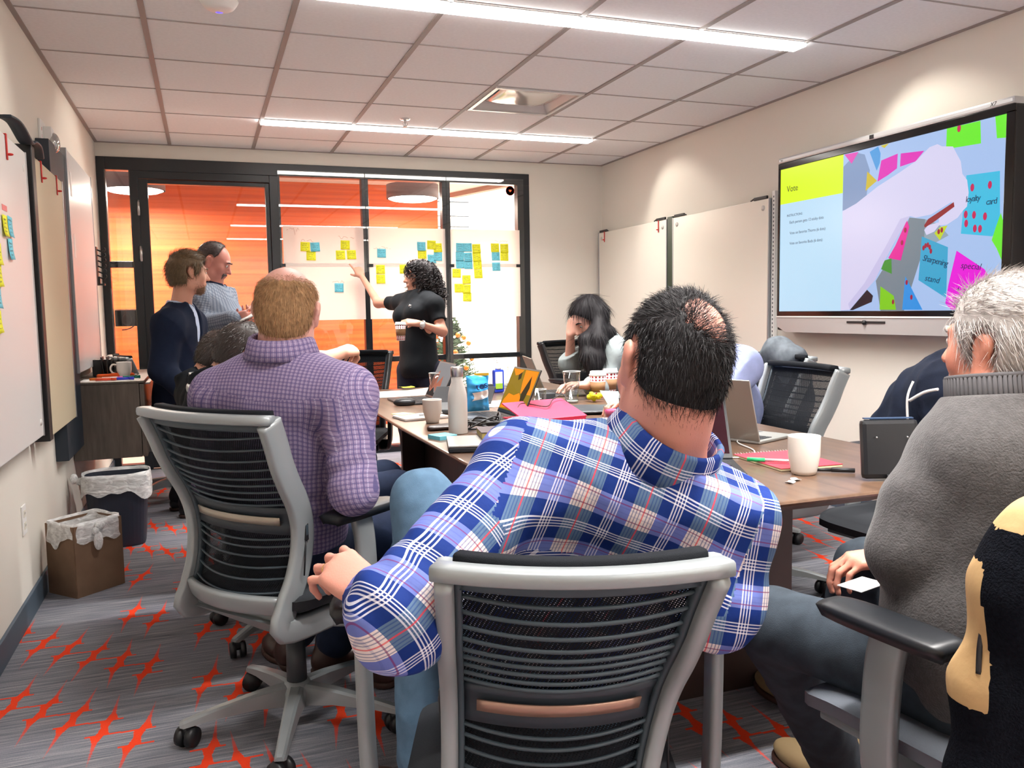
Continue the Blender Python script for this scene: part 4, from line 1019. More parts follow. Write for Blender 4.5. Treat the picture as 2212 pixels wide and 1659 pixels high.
# ================================================================== PEOPLE
def U3(v): v = np.array(v, float); return v/max(np.linalg.norm(v), 1e-9)
def az(deg, pitch=0):
    a, p = R_(deg), R_(pitch); return np.array([math.sin(a)*math.cos(p), math.cos(a)*math.cos(p), math.sin(p)])
class Frame:
    def __init__(s, o, fwd, up):
        s.o = np.array(o, float); s.f = U3(fwd); s.r = U3(np.cross(s.f, up)); s.u = np.cross(s.r, s.f)
        s.R = np.stack([s.r, s.f, s.u], 1)
    def __call__(s, x, y, z): return s.o+s.r*x+s.f*y+s.u*z
    def loc(s, X): return (X-s.o)@s.R
def head_frame(c, fa, pitch=0, roll=0):
    f = az(fa, pitch); r = U3(np.cross(f, (0, 0, 1))); u = np.cross(r, f)
    u = u*math.cos(R_(roll))+r*math.sin(R_(roll)); return Frame(c, f, u)
def add_head(S, F, s=1.0, nose=1.0, jaw=1.0, ears=True, male=True):
    def e(x, y, z, r, k=.02, sub=False): S.ell(F(x*s, y*s, z*s), np.array(r)*s, F.R, k, sub)
    def c(a, b, ra, rb, k=.015): S.cap(F(*[q*s for q in a]), F(*[q*s for q in b]), ra*s, rb*s, k)
    e(0, -.016, .030, (.076, .098, .088)); e(0, .018, -.018, (.064, .078, .088), .03)
    e(0, .028, -.075, (.050*jaw, .055, .042), .03); e(0, .064, -.102, (.022*jaw, .018, .017), .02)
    for m_ in (-1, 1):
        e(m_*.043, .048, -.028, (.024, .030, .030), .02); e(m_*.052, .0, -.070, (.014, .03, .03), .025)
    c((-.034, .083, .026), (.034, .083, .026), .009, .009, .014)
    for m_ in (-1, 1): e(m_*.031, .098, .006, (.015, .012, .010), .012, True)
    for m_ in (-1, 1): e(m_*.031, .079, .006, (.0125, .0115, .0115), .003)
    c((0, .088, .014), (0, .112*nose, -.030), .0065, .0115, .012)
    for m_ in (-1, 1): e(m_*.011, .098, -.034, (.007, .010, .007), .008)
    e(0, .090, -.060, (.024, .010, .0055), .006); e(0, .089, -.070, (.021, .010, .006), .006); e(0, .101, -.065, (.02, .006, .0016), .003, True)
    if ears:
        for m_ in (-1, 1):
            e(m_*.081, -.014, -.004, (.0085, .019, .031), .006); e(m_*.086, -.022, .006, (.0085, .017, .023), .004); e(m_*.079, -.006, -.031, (.0065, .010, .013), .005)
            e(m_*.095, -.010, .0, (.008, .010, .017), .005, True)
def add_hand(S, W_, D, N, side=1, s=1.0, curl=(30, 40, 25), spread=.10, thumb=(35, 20), k=.004, curls=None, tuck=.4):
    """W_ wrist, D towards the fingers, N out of the back of the hand, side +1 when the thumb is on +cross(D,N)"""
    D = U3(D); N = U3(np.array(N)-D*np.dot(N, D)); T = np.cross(D, N)*side
    W_ = np.array(W_, float)
    kn = []
    for i in range(4):     # index..little
        t_ = (.030, .010, -.010, -.029)[i]*s; L_ = (.088, .090, .085, .077)[i]*s
        p = W_+D*L_+T*t_+N*(.004, .007, .005, 0)[i]*s; kn.append(p)
        S.cap(W_+T*t_*.55+D*.01*s, p, .0145*s, .0108*s, .014)
        cc = curls[i] if curls else curl; d = U3(D+T*(1.5-i)*spread); q = p; r_ = (.0094, .0096, .0092, .0080)[i]*s; ang = 0
        for j, Lj in enumerate(((.044, .048, .045, .035)[i], (.027, .030, .028, .021)[i], (.022, .023, .022, .019)[i])):
            ang += R_(cc[j]); dd = d*math.cos(ang)-N*math.sin(ang); q2 = q+dd*Lj*s
            S.cap(q, q2, r_*(1-.08*j), r_*(.90-.08*j), k); q = q2
    b = W_+D*.022*s+T*.020*s-N*.006*s
    d1 = U3(D*math.cos(R_(thumb[0]))+T*math.sin(R_(thumb[0]))-N*tuck); p1 = b+d1*.046*s
    S.cap(b, p1, .0165*s, .0115*s, .012)
    d2 = U3(d1*math.cos(R_(thumb[1]))+D*.55-N*tuck*.8); p2 = p1+d2*.032*s; S.cap(p1, p2, .0108*s, .0095*s, k)
    d3 = U3(d2+D*.25-N*.2); S.cap(p2, p2+d3*.024*s, .0095*s, .0078*s, k)
    S.ell(W_+D*.048*s, (.036*s, .046*s, .0125*s), np.stack([T, D, N], 1), .016)
def folds(amp, f=38, seed=0, stretch=(1, 1, .45)):
    r = np.random.default_rng(seed); dirs = [U3(r.normal(size=3)*stretch) for _ in range(5)]; ph = r.uniform(0, 6, 5)
    ws = [U3(r.normal(size=3)) for _ in range(4)]
    def fn(X, F):
        n = np.zeros(F.shape, np.float32)
        warp = np.sin(X@(ws[0]*7).astype(np.float32))+.7*np.sin(X@(ws[1]*13).astype(np.float32)+1)
        for i, d in enumerate(dirs):
            n += (1-np.abs(np.sin(X@(d*f*(.5+.28*i)).astype(np.float32)*.5+ph[i]+warp*1.3)))**2*(1.1-.16*i)
        mask = .35+.65*np.clip(.5+.6*np.sin(X@(ws[2]*9).astype(np.float32)+.5)*np.sin(X@(ws[3]*11).astype(np.float32)), 0, 1)
        return F-(n*mask*amp*.55).astype(np.float32)+amp*.5
    return fn
def crease(points, dirs, amp, f, rad):
    """bunched cloth: ripples along a direction around given points"""
    def fn(X, F):
        for p, d in zip(points, dirs):
            p = np.array(p, np.float32); d = U3(d).astype(np.float32); q = X-p
            g = np.exp(-(q*q).sum(-1)/(rad*rad)); s_ = q@d
            sw = q@U3(np.cross(d, (.3, .5, .8))).astype(np.float32)
            F = F-(g*amp*np.sin(s_*f+5*np.sin(sw*9))).astype(np.float32)
        return F
    return fn
def hairmesh(name, V, Q, mat_, parent, n, length, width, flow, lift=.5, rand=.35, seed=0, keep=None, clump=0, jitter=.5):
    r = np.random.default_rng(seed); N = vnormals(V, Q); A = np.linalg.norm(np.cross(V[Q[:, 2]]-V[Q[:, 0]], V[Q[:, 3]]-V[Q[:, 1]]), axis=1)
    f = r.choice(len(Q), n, p=A/A.sum()); w_ = r.dirichlet((1, 1, 1, 1), n)
    P = (V[Q[f]]*w_[..., None]).sum(1); NN = N[Q[f, 0]]
    if keep is not None: k_ = keep(P, r.random(len(P))); P = P[k_]; NN = NN[k_]
    n = len(P)
    fl = flow(P) if callable(flow) else np.tile(np.array(flow, float), (n, 1))
    fl = fl-NN*(fl*NN).sum(1)[:, None]; fl /= np.maximum(np.linalg.norm(fl, axis=1), 1e-6)[:, None]
    d = NN*lift+fl*(1-lift*.5)+r.normal(size=(n, 3))*rand; d /= np.linalg.norm(d, axis=1)[:, None]
    L = length*(1-jitter+2*jitter*r.random(n))[:, None]
    side = np.cross(d, NN+r.normal(size=(n, 3))*.6); side /= np.maximum(np.linalg.norm(side, axis=1), 1e-6)[:, None]; side *= width
    mid = P+d*L*.55; tip = P+d*L*.95+fl*L*.35-NN*L*lift*.15
    P0 = P-NN*.002
    VV = np.concatenate([P0-side, P0+side, mid+side*.8, mid-side*.8, tip+side*.2, tip-side*.2])
    i = np.arange(n); QQ = np.concatenate([np.stack([i, i+n, i+2*n, i+3*n], 1), np.stack([i+3*n, i+2*n, i+4*n, i+5*n], 1)])
    return VV, QQ
def merge(*parts):
    Vs, Qs, o = [], [], 0
    for V, Q in parts: Vs.append(V); Qs.append(Q+o); o += len(V)
    return np.concatenate(Vs), np.concatenate(Qs)

def skin(name, col, red=.12):
    col = tuple(c*.9+.03 for c in col)
    m = bpy.data.materials.new(name); nt, b = nodes(m); MATS[name] = m
    tc = nt.nodes.new('ShaderNodeTexCoord'); n = nt.nodes.new('ShaderNodeTexNoise'); n.inputs['Scale'].default_value = 14; n.inputs['Detail'].default_value = 5; nt.links.new(tc.outputs['Object'], n.inputs['Vector'])
    c = mixc(nt, M(nt, 'MULTIPLY', n.outputs['Fac'], .9), col, (col[0]*.95, col[1]*.80, col[2]*.78))
    nt.links.new(c, b.inputs['Base Color']); b.inputs['Roughness'].default_value = .48; b.inputs['Subsurface Weight'].default_value = .12
    b.inputs['Subsurface Radius'].default_value = (1, .35, .2); b.inputs['Subsurface Scale'].default_value = .01
    n2 = nt.nodes.new('ShaderNodeTexNoise'); n2.inputs['Scale'].default_value = 260; nt.links.new(tc.outputs['Object'], n2.inputs['Vector'])
    bp = nt.nodes.new('ShaderNodeBump'); bp.inputs['Strength'].default_value = .12; bp.inputs['Distance'].default_value = .003; nt.links.new(n2.outputs['Fac'], bp.inputs['Height']); nt.links.new(bp.outputs[0], b.inputs['Normal'])
    return m
def cloth(name, col, rough=.85, bscale=500, bump=.25, noise=.06, nscale=40, sheen=0):
    return mat(name, col, rough, noise=noise, nscale=nscale, bump=bump, bscale=bscale, spec=.2, sheen=sheen)

def body(sp, S=None, off=0.0):
    """skeleton dictionary -> implicit body"""
    S = S or SDF(); g = sp.get; sc = g('s', 1.0); fat = g('fat', 1.0)
    P = {k: np.array(v, float) for k, v in sp.items() if isinstance(v, tuple) and len(v) == 3}
    up = U3(P['neck']-P['pel']); r = U3(P['shR']-P['shL']); f = U3(np.cross(up, r)); r = np.cross(f, up)
    Rm = np.stack([r, f, up], 1); L = np.linalg.norm(P['neck']-P['pel'])
    P['_T'] = Frame(P['pel'], f, up)
    return S, P, Rm, up, r, f, L, sc, fat
def torso(S, P, Rm, up, r, f, L, sc, fat, off, sh=.062):
    c = lambda t, y=0: P['pel']+up*L*t+f*y
    S.ell(c(.0), ((.155*fat+off), (.115*fat+off), .12+off), Rm, .05)
    S.ell(c(.30, .012), ((.145*fat+off), (.105*fat+off), .17+off), Rm, .06)
    S.ell(c(.62, .0), ((.158*(.6+.4*fat)+off), (.108*(.5+.5*fat)+off), .19+off), Rm, .06)
    S.ell(c(.80, -.01), ((.150+off), (.088+off), .12+off), Rm, .06)
    S.cap(P['shL']+up*-.0, P['shR'], sh+off, sh+off, .05)
    S.cap(P['shL'], P['neck']-up*.01, .050+off, .058+off, .05); S.cap(P['shR'], P['neck']-up*.01, .050+off, .058+off, .05)
def limbs(S, P, sc, off, arms=('L', 'R'), legs=('L', 'R'), ar=(.054, .046, .042, .030), k=.03):
    for s_ in arms:
        S.cap(P['sh'+s_], P['el'+s_], ar[0]*sc+off, ar[1]*sc+off, k); S.cap(P['el'+s_], P['wr'+s_], ar[2]*sc+off, ar[3]*sc+off, k)
    for s_ in legs:
        S.cap(P['hi'+s_], P['kn'+s_], .088*sc+off, .062*sc+off, k); S.cap(P['kn'+s_], P['an'+s_], .058*sc+off, .040*sc+off, k)
def shoe(name, ank, toe, m, parent, s=1.0, sole=None):
    ank = np.array(ank, float); d = np.array(toe, float); d[2] = 0; d = U3(d); z0 = .0
    a = np.array([ank[0], ank[1], z0 if ank[2] < .3 else ank[2]-.09])
    S = SDF(); u = np.array([0, 0, 1.]); r = np.cross(d, u); Rm = np.stack([r, d, u], 1)
    S.ell(a+d*-.01+u*.045, (.040*s, .052*s, .045*s), Rm, .03); S.ell(a+d*.10*s+u*.038, (.046*s, .095*s, .034*s), Rm, .03); S.cap(a+u*.05, a+u*.11, .042*s, .043*s, .03)
    S.cut(a+u*.012, -u)
    o = sdf_obj(name, S, .006, m, parent)
    S2 = SDF(); S2.ell(a+d*-.02+u*.02, (.040*s, .045*s, .06), Rm, .02); S2.ell(a+d*.10*s+u*.02, (.049*s, .10*s, .06), Rm, .03); S2.cut(a+u*.001, -u); S2.cut(a+u*.022, u)
    sdf_obj('sole', S2, .006, sole or mat('shoe_sole', s2l(60, 36, 28), .6), o)
    return o
def person(sp, label, skinm, h=.006, hands=None, head=True):
    root = empty('person', (0, 0, 0), 0, label, 'person')
    S, P, Rm, up, r, f, L, sc, fat = body(sp)
    torso(S, P, Rm, up, r, f, L, sc, fat, -.022); limbs(S, P, sc, -.004)
    F = sp.get('head')
    if F is not None:
        hs = sp.get('hs', 1.0); add_head(S, F, hs, sp.get('nose', 1), sp.get('jaw', 1))
        nr = sp.get('nr', .055)
        S.cap(F(0, -.030*hs, -.055*hs), P['neck']-f*.0, nr, nr+.006, .03)
    for hd in (hands or []): add_hand(S, **hd)
    o = sdf_obj('body', S, h, skinm, root, 1)
    if F is not None:
        hs = sp.get('hs', 1.0); nm_w = mat('eye_white', s2l(225, 220, 215), .2); nm_i = mat('iris', s2l(45, 35, 30), .2)
        if sp.get('eyes', True):
            for m_ in (-1, 1):
                q = MB().use(nm_w); c_ = F(m_*.031*hs, .0815*hs, .0055*hs); q.ball(c_, .0105*hs, 14, 10)
                q.use(nm_i); q.ball(F(m_*.031*hs, .0885*hs, .0045*hs), .0050*hs, 10, 8); q.build('eye', None, root)
            if sp.get('brow') is not None:
                for m_ in (-1, 1):
                    q = MB().use(sp['brow']); q.tube([F(m_*x*hs, (y+.003)*hs, z*hs) for x, y, z in ((.014, .096, .026), (.026, .095, .031), (.038, .088, .030), (.046, .080, .024))], [.0035*hs, .0042*hs, .0038*hs, .002*hs], 6); q.build('eyebrow', None, root)
    return root, P, (Rm, up, r, f, L)
def headhair(F, hs, thick=.012, hairline=.055, sideburn=-.02, nape=-.07, extra=None, bald=None, k=.02):
    S = SDF()
    S.ell(F(0, -.016*hs, .032*hs), ((.076*hs+thick), (.098*hs+thick), (.088*hs+thick)), F.R, k)
    S.ell(F(0, -.045*hs, -.02*hs), ((.066*hs+thick), (.062*hs+thick), (.075*hs+thick)), F.R, .03)
    def reg(X, Fv):
        q = F.loc(X.astype(np.float64))/hs; x, y, z = q[..., 0], q[..., 1], q[..., 2]
        # front limit: hairline arcs over the forehead, drops in front of the ears; lower limit at the nape
        front = y-(hairline+.0-.55*np.clip(.055-z, 0, .2)+.15*np.clip(z-.055, 0, .1)*0)
        low = nape+np.clip((y+.03), 0, .2)*1.2-z
        side = np.where(y > -.035, sideburn+.010-z, -1)
        m_ = np.maximum(front, np.maximum(low, np.minimum(side, 1)))
        ear = np.where(np.abs(x) > .055, (1-np.sqrt(((y+.016)/.027)**2+((z+.000)/.040)**2))*.03, -1); m_ = np.maximum(m_, ear)
        if bald is not None: m_ = np.maximum(m_, bald(x, y, z))
        return np.maximum(Fv, (m_*hs*.8).astype(np.float32))
    S.mods.append(reg)
    if extra: extra(S)
    return S
def uvsplit(nt):
    uv = nt.nodes.new('ShaderNodeUVMap'); sx = nt.nodes.new('ShaderNodeSeparateXYZ'); nt.links.new(uv.outputs[0], sx.inputs[0]); return sx.outputs[0], sx.outputs[1]
def weave_bump(nt, b, u, v, f=900, st=.15, tc=None):
    n = nt.nodes.new('ShaderNodeTexNoise'); n.inputs['Scale'].default_value = 22; n.inputs['Detail'].default_value = 4
    t = nt.nodes.new('ShaderNodeTexCoord'); nt.links.new(t.outputs['Object'], n.inputs['Vector'])
    bp = nt.nodes.new('ShaderNodeBump'); bp.inputs['Strength'].default_value = st; bp.inputs['Distance'].default_value = .02
    nt.links.new(n.outputs['Fac'], bp.inputs['Height']); nt.links.new(bp.outputs[0], b.inputs['Normal'])
def plaid(name):
    m = bpy.data.materials.new(name); nt, b = nodes(m); u, v = uvsplit(nt)
    def masks(c, per, lines, whites, B):
        t = M(nt, 'FRACT', M(nt, 'ADD', M(nt, 'DIVIDE', c, per), 50))
        ev = [(0, (1, 0, 0))]
        for l in lines: ev += [(l, (1, 1, 0)), (l+.020, (1, 0, 0))]
        ev += [(B, (0, 0, 0))]
        for w_ in whites: ev += [(w_, (0, 0, 1)), (w_+.020, (0, 0, 0))]
        r = ramp(nt, t, ev); s = nt.nodes.new('ShaderNodeSeparateColor'); nt.links.new(r, s.inputs[0]); return t, s.outputs
    tu, U_ = masks(u, .104, (.03, .085, .14, .27, .325, .38), (.625, .675, .725, .775), .42)
    tv, V_ = masks(v, .104, (.17, .25), (.60, .65, .70, .75), .37)
    col = mixc(nt, U_[0], mixc(nt, V_[0], s2l(18, 46, 116), s2l(102, 116, 184)), mixc(nt, V_[0], s2l(88, 112, 142), s2l(226, 214, 212)))
    col = mixc(nt, M(nt, 'MULTIPLY', U_[1], .62), col, s2l(40, 72, 130))
    col = mixc(nt, M(nt, 'MULTIPLY', V_[1], .25), col, s2l(70, 80, 150))
    wl = M(nt, 'MINIMUM', M(nt, 'ADD', M(nt, 'MULTIPLY', U_[2], .62), M(nt, 'MULTIPLY', V_[2], .62)), 1.0)
    col = mixc(nt, wl, col, s2l(240, 240, 250))
    red = M(nt, 'MULTIPLY', M(nt, 'LESS_THAN', M(nt, 'ABSOLUTE', M(nt, 'SUBTRACT', tu, .215)), .013), U_[0])
    col = mixc(nt, M(nt, 'MULTIPLY', red, .72), col, s2l(214, 40, 50))
    mar = M(nt, 'MULTIPLY', M(nt, 'MAXIMUM', M(nt, 'LESS_THAN', M(nt, 'ABSOLUTE', M(nt, 'SUBTRACT', tv, .09)), .010), M(nt, 'LESS_THAN', M(nt, 'ABSOLUTE', M(nt, 'SUBTRACT', tv, .31)), .010)), V_[0])
    col = mixc(nt, M(nt, 'MULTIPLY', mar, .7), col, s2l(120, 30, 90))
    nt.links.new(col, b.inputs['Base Color']); b.inputs['Roughness'].default_value = .8; b.inputs['Specular IOR Level'].default_value = .2; weave_bump(nt, b, u, v)
    return m
def checks(name, base, dark, light, pu, pv, wd=.16, wl=.14):
    m = bpy.data.materials.new(name); nt, b = nodes(m); u, v = uvsplit(nt)
    def ln(c, p, off, w_): return M(nt, 'LESS_THAN', M(nt, 'FRACT', M(nt, 'ADD', M(nt, 'DIVIDE', c, p), 50+off)), w_)
    col = base if not isinstance(base, tuple) else mixc(nt, 0.0, base, base)
    col = mixc(nt, M(nt, 'MULTIPLY', M(nt, 'MAXIMUM', ln(u, pu, .5, wl), M(nt, 'MULTIPLY', ln(v, pv, .5, wl), .7)), .75), col, light)
    col = mixc(nt, M(nt, 'MULTIPLY', M(nt, 'MAXIMUM', ln(u, pu, 0, wd), ln(v, pv, 0, wd)), .8), col, dark)
    nt.links.new(col, b.inputs['Base Color']); b.inputs['Roughness'].default_value = .85; b.inputs['Specular IOR Level'].default_value = .2; weave_bump(nt, b, u, v, st=.2)
    return m
def garment_uv(T, P, RT=.15, yoke=None, arms=('L', 'R'), sep=.02, reach=.10, single=False):
    def fn(V, Q, cen):
        q = T.loc(V); qc = T.loc(cen); n = len(Q); uv = np.zeros((n, 4, 2))
        ang = np.arctan2(q[:, 0], -(q[:, 1]+.02)); angc = np.arctan2(qc[:, 0], -(qc[:, 1]+.02))
        A = ang[Q]; A = angc[:, None]+(A-angc[:, None]+np.pi) % (2*np.pi)-np.pi
        uv[..., 0] = A*RT; top = np.clip(q[:, 2]-.0, 0, 9); zz = q[:, 2]+np.clip(q[:, 1]+.12, 0, .3)*.9*np.clip((q[:, 2]-.28)/.1, 0, 1)
        uv[..., 1] = zz[Q]
        if yoke is not None:
            up_ = qc[:, 2]-abs(qc[:, 0])*yoke[1] > yoke[0]; uv[up_, :, 1] += .041; uv[up_, :, 0] = q[Q][up_][..., 0]*1.05+.03
        for s_ in arms:
            a, b_, c = P['sh'+s_], P['el'+s_], P['wr'+s_]; sg = 1 if s_ == 'R' else -1
            best = None
            for (p0, p1, off) in ((a, b_, 0), (b_, c, np.linalg.norm(b_-a))):
                d = p1-p0; L_ = np.linalg.norm(d); d = d/L_
                if single and off > 0: continue
                t = np.clip((cen-p0)@d, 0, L_ if not single else 9); dist = np.linalg.norm(cen-p0-t[:, None]*d, axis=1)
                rf = U3(np.cross(d, T.f+.01)); rg = np.cross(d, rf)
                tv = ((V-p0)@d)[Q]+off; an = np.arctan2((V-p0)@rg, (V-p0)@rf); ac = np.arctan2((cen-p0)@rg, (cen-p0)@rf)
                an = ac[:, None]+(an[Q]-ac[:, None]+np.pi) % (2*np.pi)-np.pi
                pl = ((V-p0)@rf)[Q]; cand = (dist, pl+.035 if single else .11*np.arcsin(np.clip(pl/.11, -1, 1)), tv)
                if best is None: best = cand
                else:
                    m_ = dist < best[0]; best = (np.where(m_, dist, best[0]), np.where(m_[:, None], cand[1], best[1]), np.where(m_[:, None], cand[2], best[2]))
            out = (cen-a)@T.r*sg
            dn = (cen-a)@U3(b_-a)
            cls = (best[0] < reach) & ((out > sep) | (dn > .16)) & (out > sep-.03)
            uv[cls, :, 0] = best[1][cls]; uv[cls, :, 1] = best[2][cls]
        return uv
    return fn
def collar(name, o, up, fwd, rx, ry, m, parent, h=.038, fold=.046, gap=.5, pitch=0, uvm=True, flare=.016):
    """shirt collar: stand plus folded leaf, open at the front"""
    up = U3(up); r = U3(np.cross(fwd, up)); f = np.cross(up, r); o = np.array(o, float)
    nu, prof = 40, [(0, 0), (.002, h*.5), (.000, h), (.004, h+.004), (.010, h), (.010+flare*.5, h-fold*.5), (.010+flare, h-fold)]
    V, uvv = [], []
    for i in range(nu+1):
        a = math.pi+gap*.5+(2*math.pi-gap)*i/nu-math.pi*1.5   # start at front right, around the back
        a = math.pi/2+gap/2+(2*math.pi-gap)*i/nu
        dr = r*math.cos(a)+f*math.sin(a); back = max(0, -math.sin(a))
        fr = max(0, math.sin(a))
        for k, (e, z) in enumerate(prof):
            zz = z*(1-.12*fr) - .012*fr+(0 if k < 4 else -.018*fr*(k-3)/3)
            V.append(o+r*math.cos(a)*(rx+e)+f*math.sin(a)*(ry+e)+up*zz); uvv.append((a*(rx+ry)/2, z if k < 4 else h*2-z))
    K = len(prof); Q = np.array([(i*K+k, (i+1)*K+k, (i+1)*K+k+1, i*K+k+1) for i in range(nu) for k in range(K-1)]); V = np.array(V); uvv = np.array(uvv)
    ob = mesh_vq(name, V, Q, m, parent, uv=uvv[Q]); md = ob.modifiers.new('solid', 'SOLIDIFY'); md.thickness = .0022; md.offset = 0
    return ob
m_jean_l = cloth('light_blue_denim', s2l(92, 122, 148), .9, 700, .3, .14, 30); m_jean_d = cloth('dark_blue_denim', s2l(30, 40, 62), .9, 700, .3, .15, 30); m_jean_g = cloth('charcoal_denim', s2l(56, 64, 72), .9, 600, .3, .22, 24)
m_blackcl = cloth('black_cloth', s2l(20, 23, 28), .85); m_navycl = cloth('navy_wool', s2l(24, 33, 54), .9); m_brown = mat('brown_leather', s2l(62, 40, 34), .4, noise=.1, nscale=30)
def trousers(P, m, root, h=.007, off=.010, fat=1, seed=1, amp=.006, extra=None, rm=None):
    S = SDF(); up = U3(P['neck']-P['pel']); r = U3(P['shR']-P['shL']); f = U3(np.cross(up, r)); Rm = np.stack([np.cross(f, up), f, up], 1)
    S.ell(P['pel'], (.158*fat+off, .12*fat+off, .115), Rm, .05)
    for s_ in 'LR':
        S.cap(P['hi'+s_], P['kn'+s_], .086+off, .064+off, .04); S.cap(P['kn'+s_], P['an'+s_], .062+off, .052+off, .03)
    S.mods.append(folds(amp, 55, seed, (1, 1, .8)))
    if extra: extra(S)
    return sdf_obj('trousers', S, h, m, root, 1)

# ------------------------------------------------------------------ G: plaid shirt, foreground
def man_plaid():
    sp = dict(pel=(.645, 1.55, .46), neck=(0.756, 1.302, 0.946), shL=(0.525, 1.373, 0.918), shR=(0.839, 1.219, 0.835),
              elL=(0.256, 1.220, 0.743), wrL=(0.236, 1.344, 0.737), elR=(0.804, 1.197, 0.696), wrR=(0.861, 1.532, 0.617),
              hiL=(.60, 1.66, .46), hiR=(.75, 1.60, .46), knL=(0.476, 1.941, 0.743), anL=(.44, 1.86, .15), knR=(0.564, 2.250, 0.621), anR=(.475, 2.60, .13), nr=.074, hs=1.08)
    sp['head'] = F = head_frame((0.771, 1.290, 1.098), 6, -6, 12)
    sk = skin('skin_ruddy', s2l(216, 152, 132))
    Dh = np.array((0.193, 1.416, 0.769))-np.array(sp['wrL'])
    hd = dict(W_=np.array(sp['wrL'])+U3(Dh)*.0, D=Dh, N=(-.15, -.45, .88), side=1, s=1.04, curls=[(30, 62, 35), (34, 66, 35), (32, 68, 35), (26, 64, 35)], spread=.20, thumb=(30, 15))
    hd2 = dict(W_=sp['wrR'], D=(-.4, .8, -.1), N=(0, 0, 1), side=-1)
    root, P, fr = person(sp, 'man in a blue and white plaid shirt reclining in the foreground, seen from behind', sk, .0045, [hd, hd2])
    Rm, up, r, f, L = fr; T = P['_T']
    # gold ring
    w_ = np.array(sp['wrL']); D_ = U3(Dh); N_ = U3(np.array((-.15, -.45, .88))-D_*np.dot(D_, (-.15, -.45, .88))); Tt = np.cross(D_, N_)
    kn = w_+D_*.085+Tt*-.010+N_*.005; dd = U3((D_+Tt*-.08)*math.cos(.55)-N_*math.sin(.55)); c_ = kn+dd*.020
    q = MB().use(mat('gold', s2l(232, 190, 110), .2, metal=1)); n1 = U3(np.cross(dd, N_)); n2 = np.cross(dd, n1)
    q.tube([c_+(n1*math.cos(a)+n2*math.sin(a))*.0098 for a in np.linspace(0, 2*math.pi, 20)[:-1]], 1, 8, closed=True, flat=(.0012, .0028)); q.build('ring', None, root)
    # shirt
    S = SDF(); off = .016
    c = lambda t, x=0, y=0: P['pel']+up*L*t+f*y+r*x
    S.ell(c(.12), (.20, .15, .15), Rm, .05); S.ell(c(.42, 0, .0), (.205, .145, .19), Rm, .06); S.ell(c(.70, 0, -.01), (.205, .130, .17), Rm, .06)
    S.ell(c(.84, -.07, -.025), (.10, .085, .10), Rm, .05); S.ell(c(.84, .07, -.025), (.10, .085, .10), Rm, .05)
    S.cap(P['shL'], P['shR'], .082, .082, .05); S.cap(P['shL']+up*.015, P['neck']-up*.025, .060, .074, .06); S.cap(P['shR']+up*.015, P['neck']-up*.025, .060, .074, .06)
    S.cap(P['shL'], P['elL'], .082, .078, .045); S.cap(P['elL'], P['wrL']-U3(P['wrL']-P['elL'])*.01, .080, .050, .03)
    low = np.array((0.239, 1.222, 0.700)); S.cap(P['elL']+np.array((-.01, .0, -.02)), low, .062, .032, .03); S.cap(low, (0.280, 1.239, 0.699), .028, .040, .04)
    S.cap(P['shR'], P['elR'], .082, .080, .045); S.cap(P['elR'], P['wrR'], .078, .05, .03)
    S.cap((0.537, 1.374, 0.862), (0.497, 1.405, 0.696), .095, .105, .06)
    S.cut(P['neck']+up*.018, up+f*.15)
    fo = U3(P['wrL']-P['elL']); S.mods.append(folds(.009, 34, 4, (1, 1, .5)))
    ua = U3(P['elL']-P['shL']); S.mods.append(crease([P['elL']+np.array((0, 0, .03)), P['shL']+ua*.05-up*.08, c(.45, .12, -.12), c(.5, -.02, -.12), c(.55, -.14, -.10)], [ua, r-up*.4, r+up*.35, r+up*.5, r*.8+up*.7], .0055, 105, .085))
    def ccut(X, F_):
        q = (X-P['wrL'].astype(np.float32))@fo.astype(np.float32); near = np.linalg.norm(X-P['wrL'].astype(np.float32), axis=-1) < .12
        return np.where(near, np.maximum(F_, q+.005), F_)
    S.mods.append(ccut)
    m_pl = plaid('blue_plaid_cotton')
    sh = sdf_obj('shirt', S, .005, m_pl, root, 2, uv=garment_uv(T, P, .172, (.375, .10), sep=.03, reach=.30, single=True))
    # yoke seam and armhole seam drawn as raised stitches
    collar('collar', P['neck']+up*.016-f*.004, up+r*.06-f*.04, f, .086, .092, m_pl, root, .044, .062, .35)
    trousers(P, m_jean_l, root, .008, .014, 1.1, 3, .008)
    shoe('shoe', (.49, 2.62, .1), (-.1, 1, 0), m_brown, root, 1.12); shoe('shoe', (.43, 1.84, .1), (-.4, .8, 0), m_brown, root, 1.1)
    # hair
    cr = np.array((.020, -.090, .080))
    def bald(x, y, z):
        return .052-np.sqrt(((x-cr[0])/1.0)**2+((y-cr[1])/1.0)**2+((z-cr[2])/.9)**2)+.006*np.sin(x*260)*np.sin(z*230+y*90)
    Sh = headhair(F, 1.08, .0045, .05, -.0, -.080, bald=bald)
    V, Q = Sh.mesh(.0045); V = relax(V, Q, 2)
    m_h = mat('black_hair', s2l(30, 28, 30), .6, spec=.25)
    def flow(Pp):
        q = F.loc(Pp); d = np.stack([q[:, 0]*2, -.25+0*q[:, 0], -.6+0*q[:, 0]], 1); topm = q[:, 2] > .07; d[topm] = (0, .8, -.1); return d@F.R.T
    H1 = hairmesh('h', V, Q, m_h, root, 15000, .013, .00050, flow, .42, .28, 1)
    # sparse strands over the bald crown, fading nape
    Sb = SDF(); Sb.ell(F(0, -.016, .032), (.0825, .1065, .0955), F.R); Vb, Qb = Sb.mesh(.006)
    def keep(Pp, u_):
        q = F.loc(Pp); d = np.linalg.norm(q-cr*1.08, axis=1); return (d < .070) & (u_ < np.clip((d-.012)/.042, .05, 1)) 
    H2 = hairmesh('h', Vb, Qb, m_h, root, 46000, .018, .00040, lambda Pp: np.tile(F.R@np.array((.5, .8, 0)), (len(Pp), 1)), .25, .45, 2, keep)
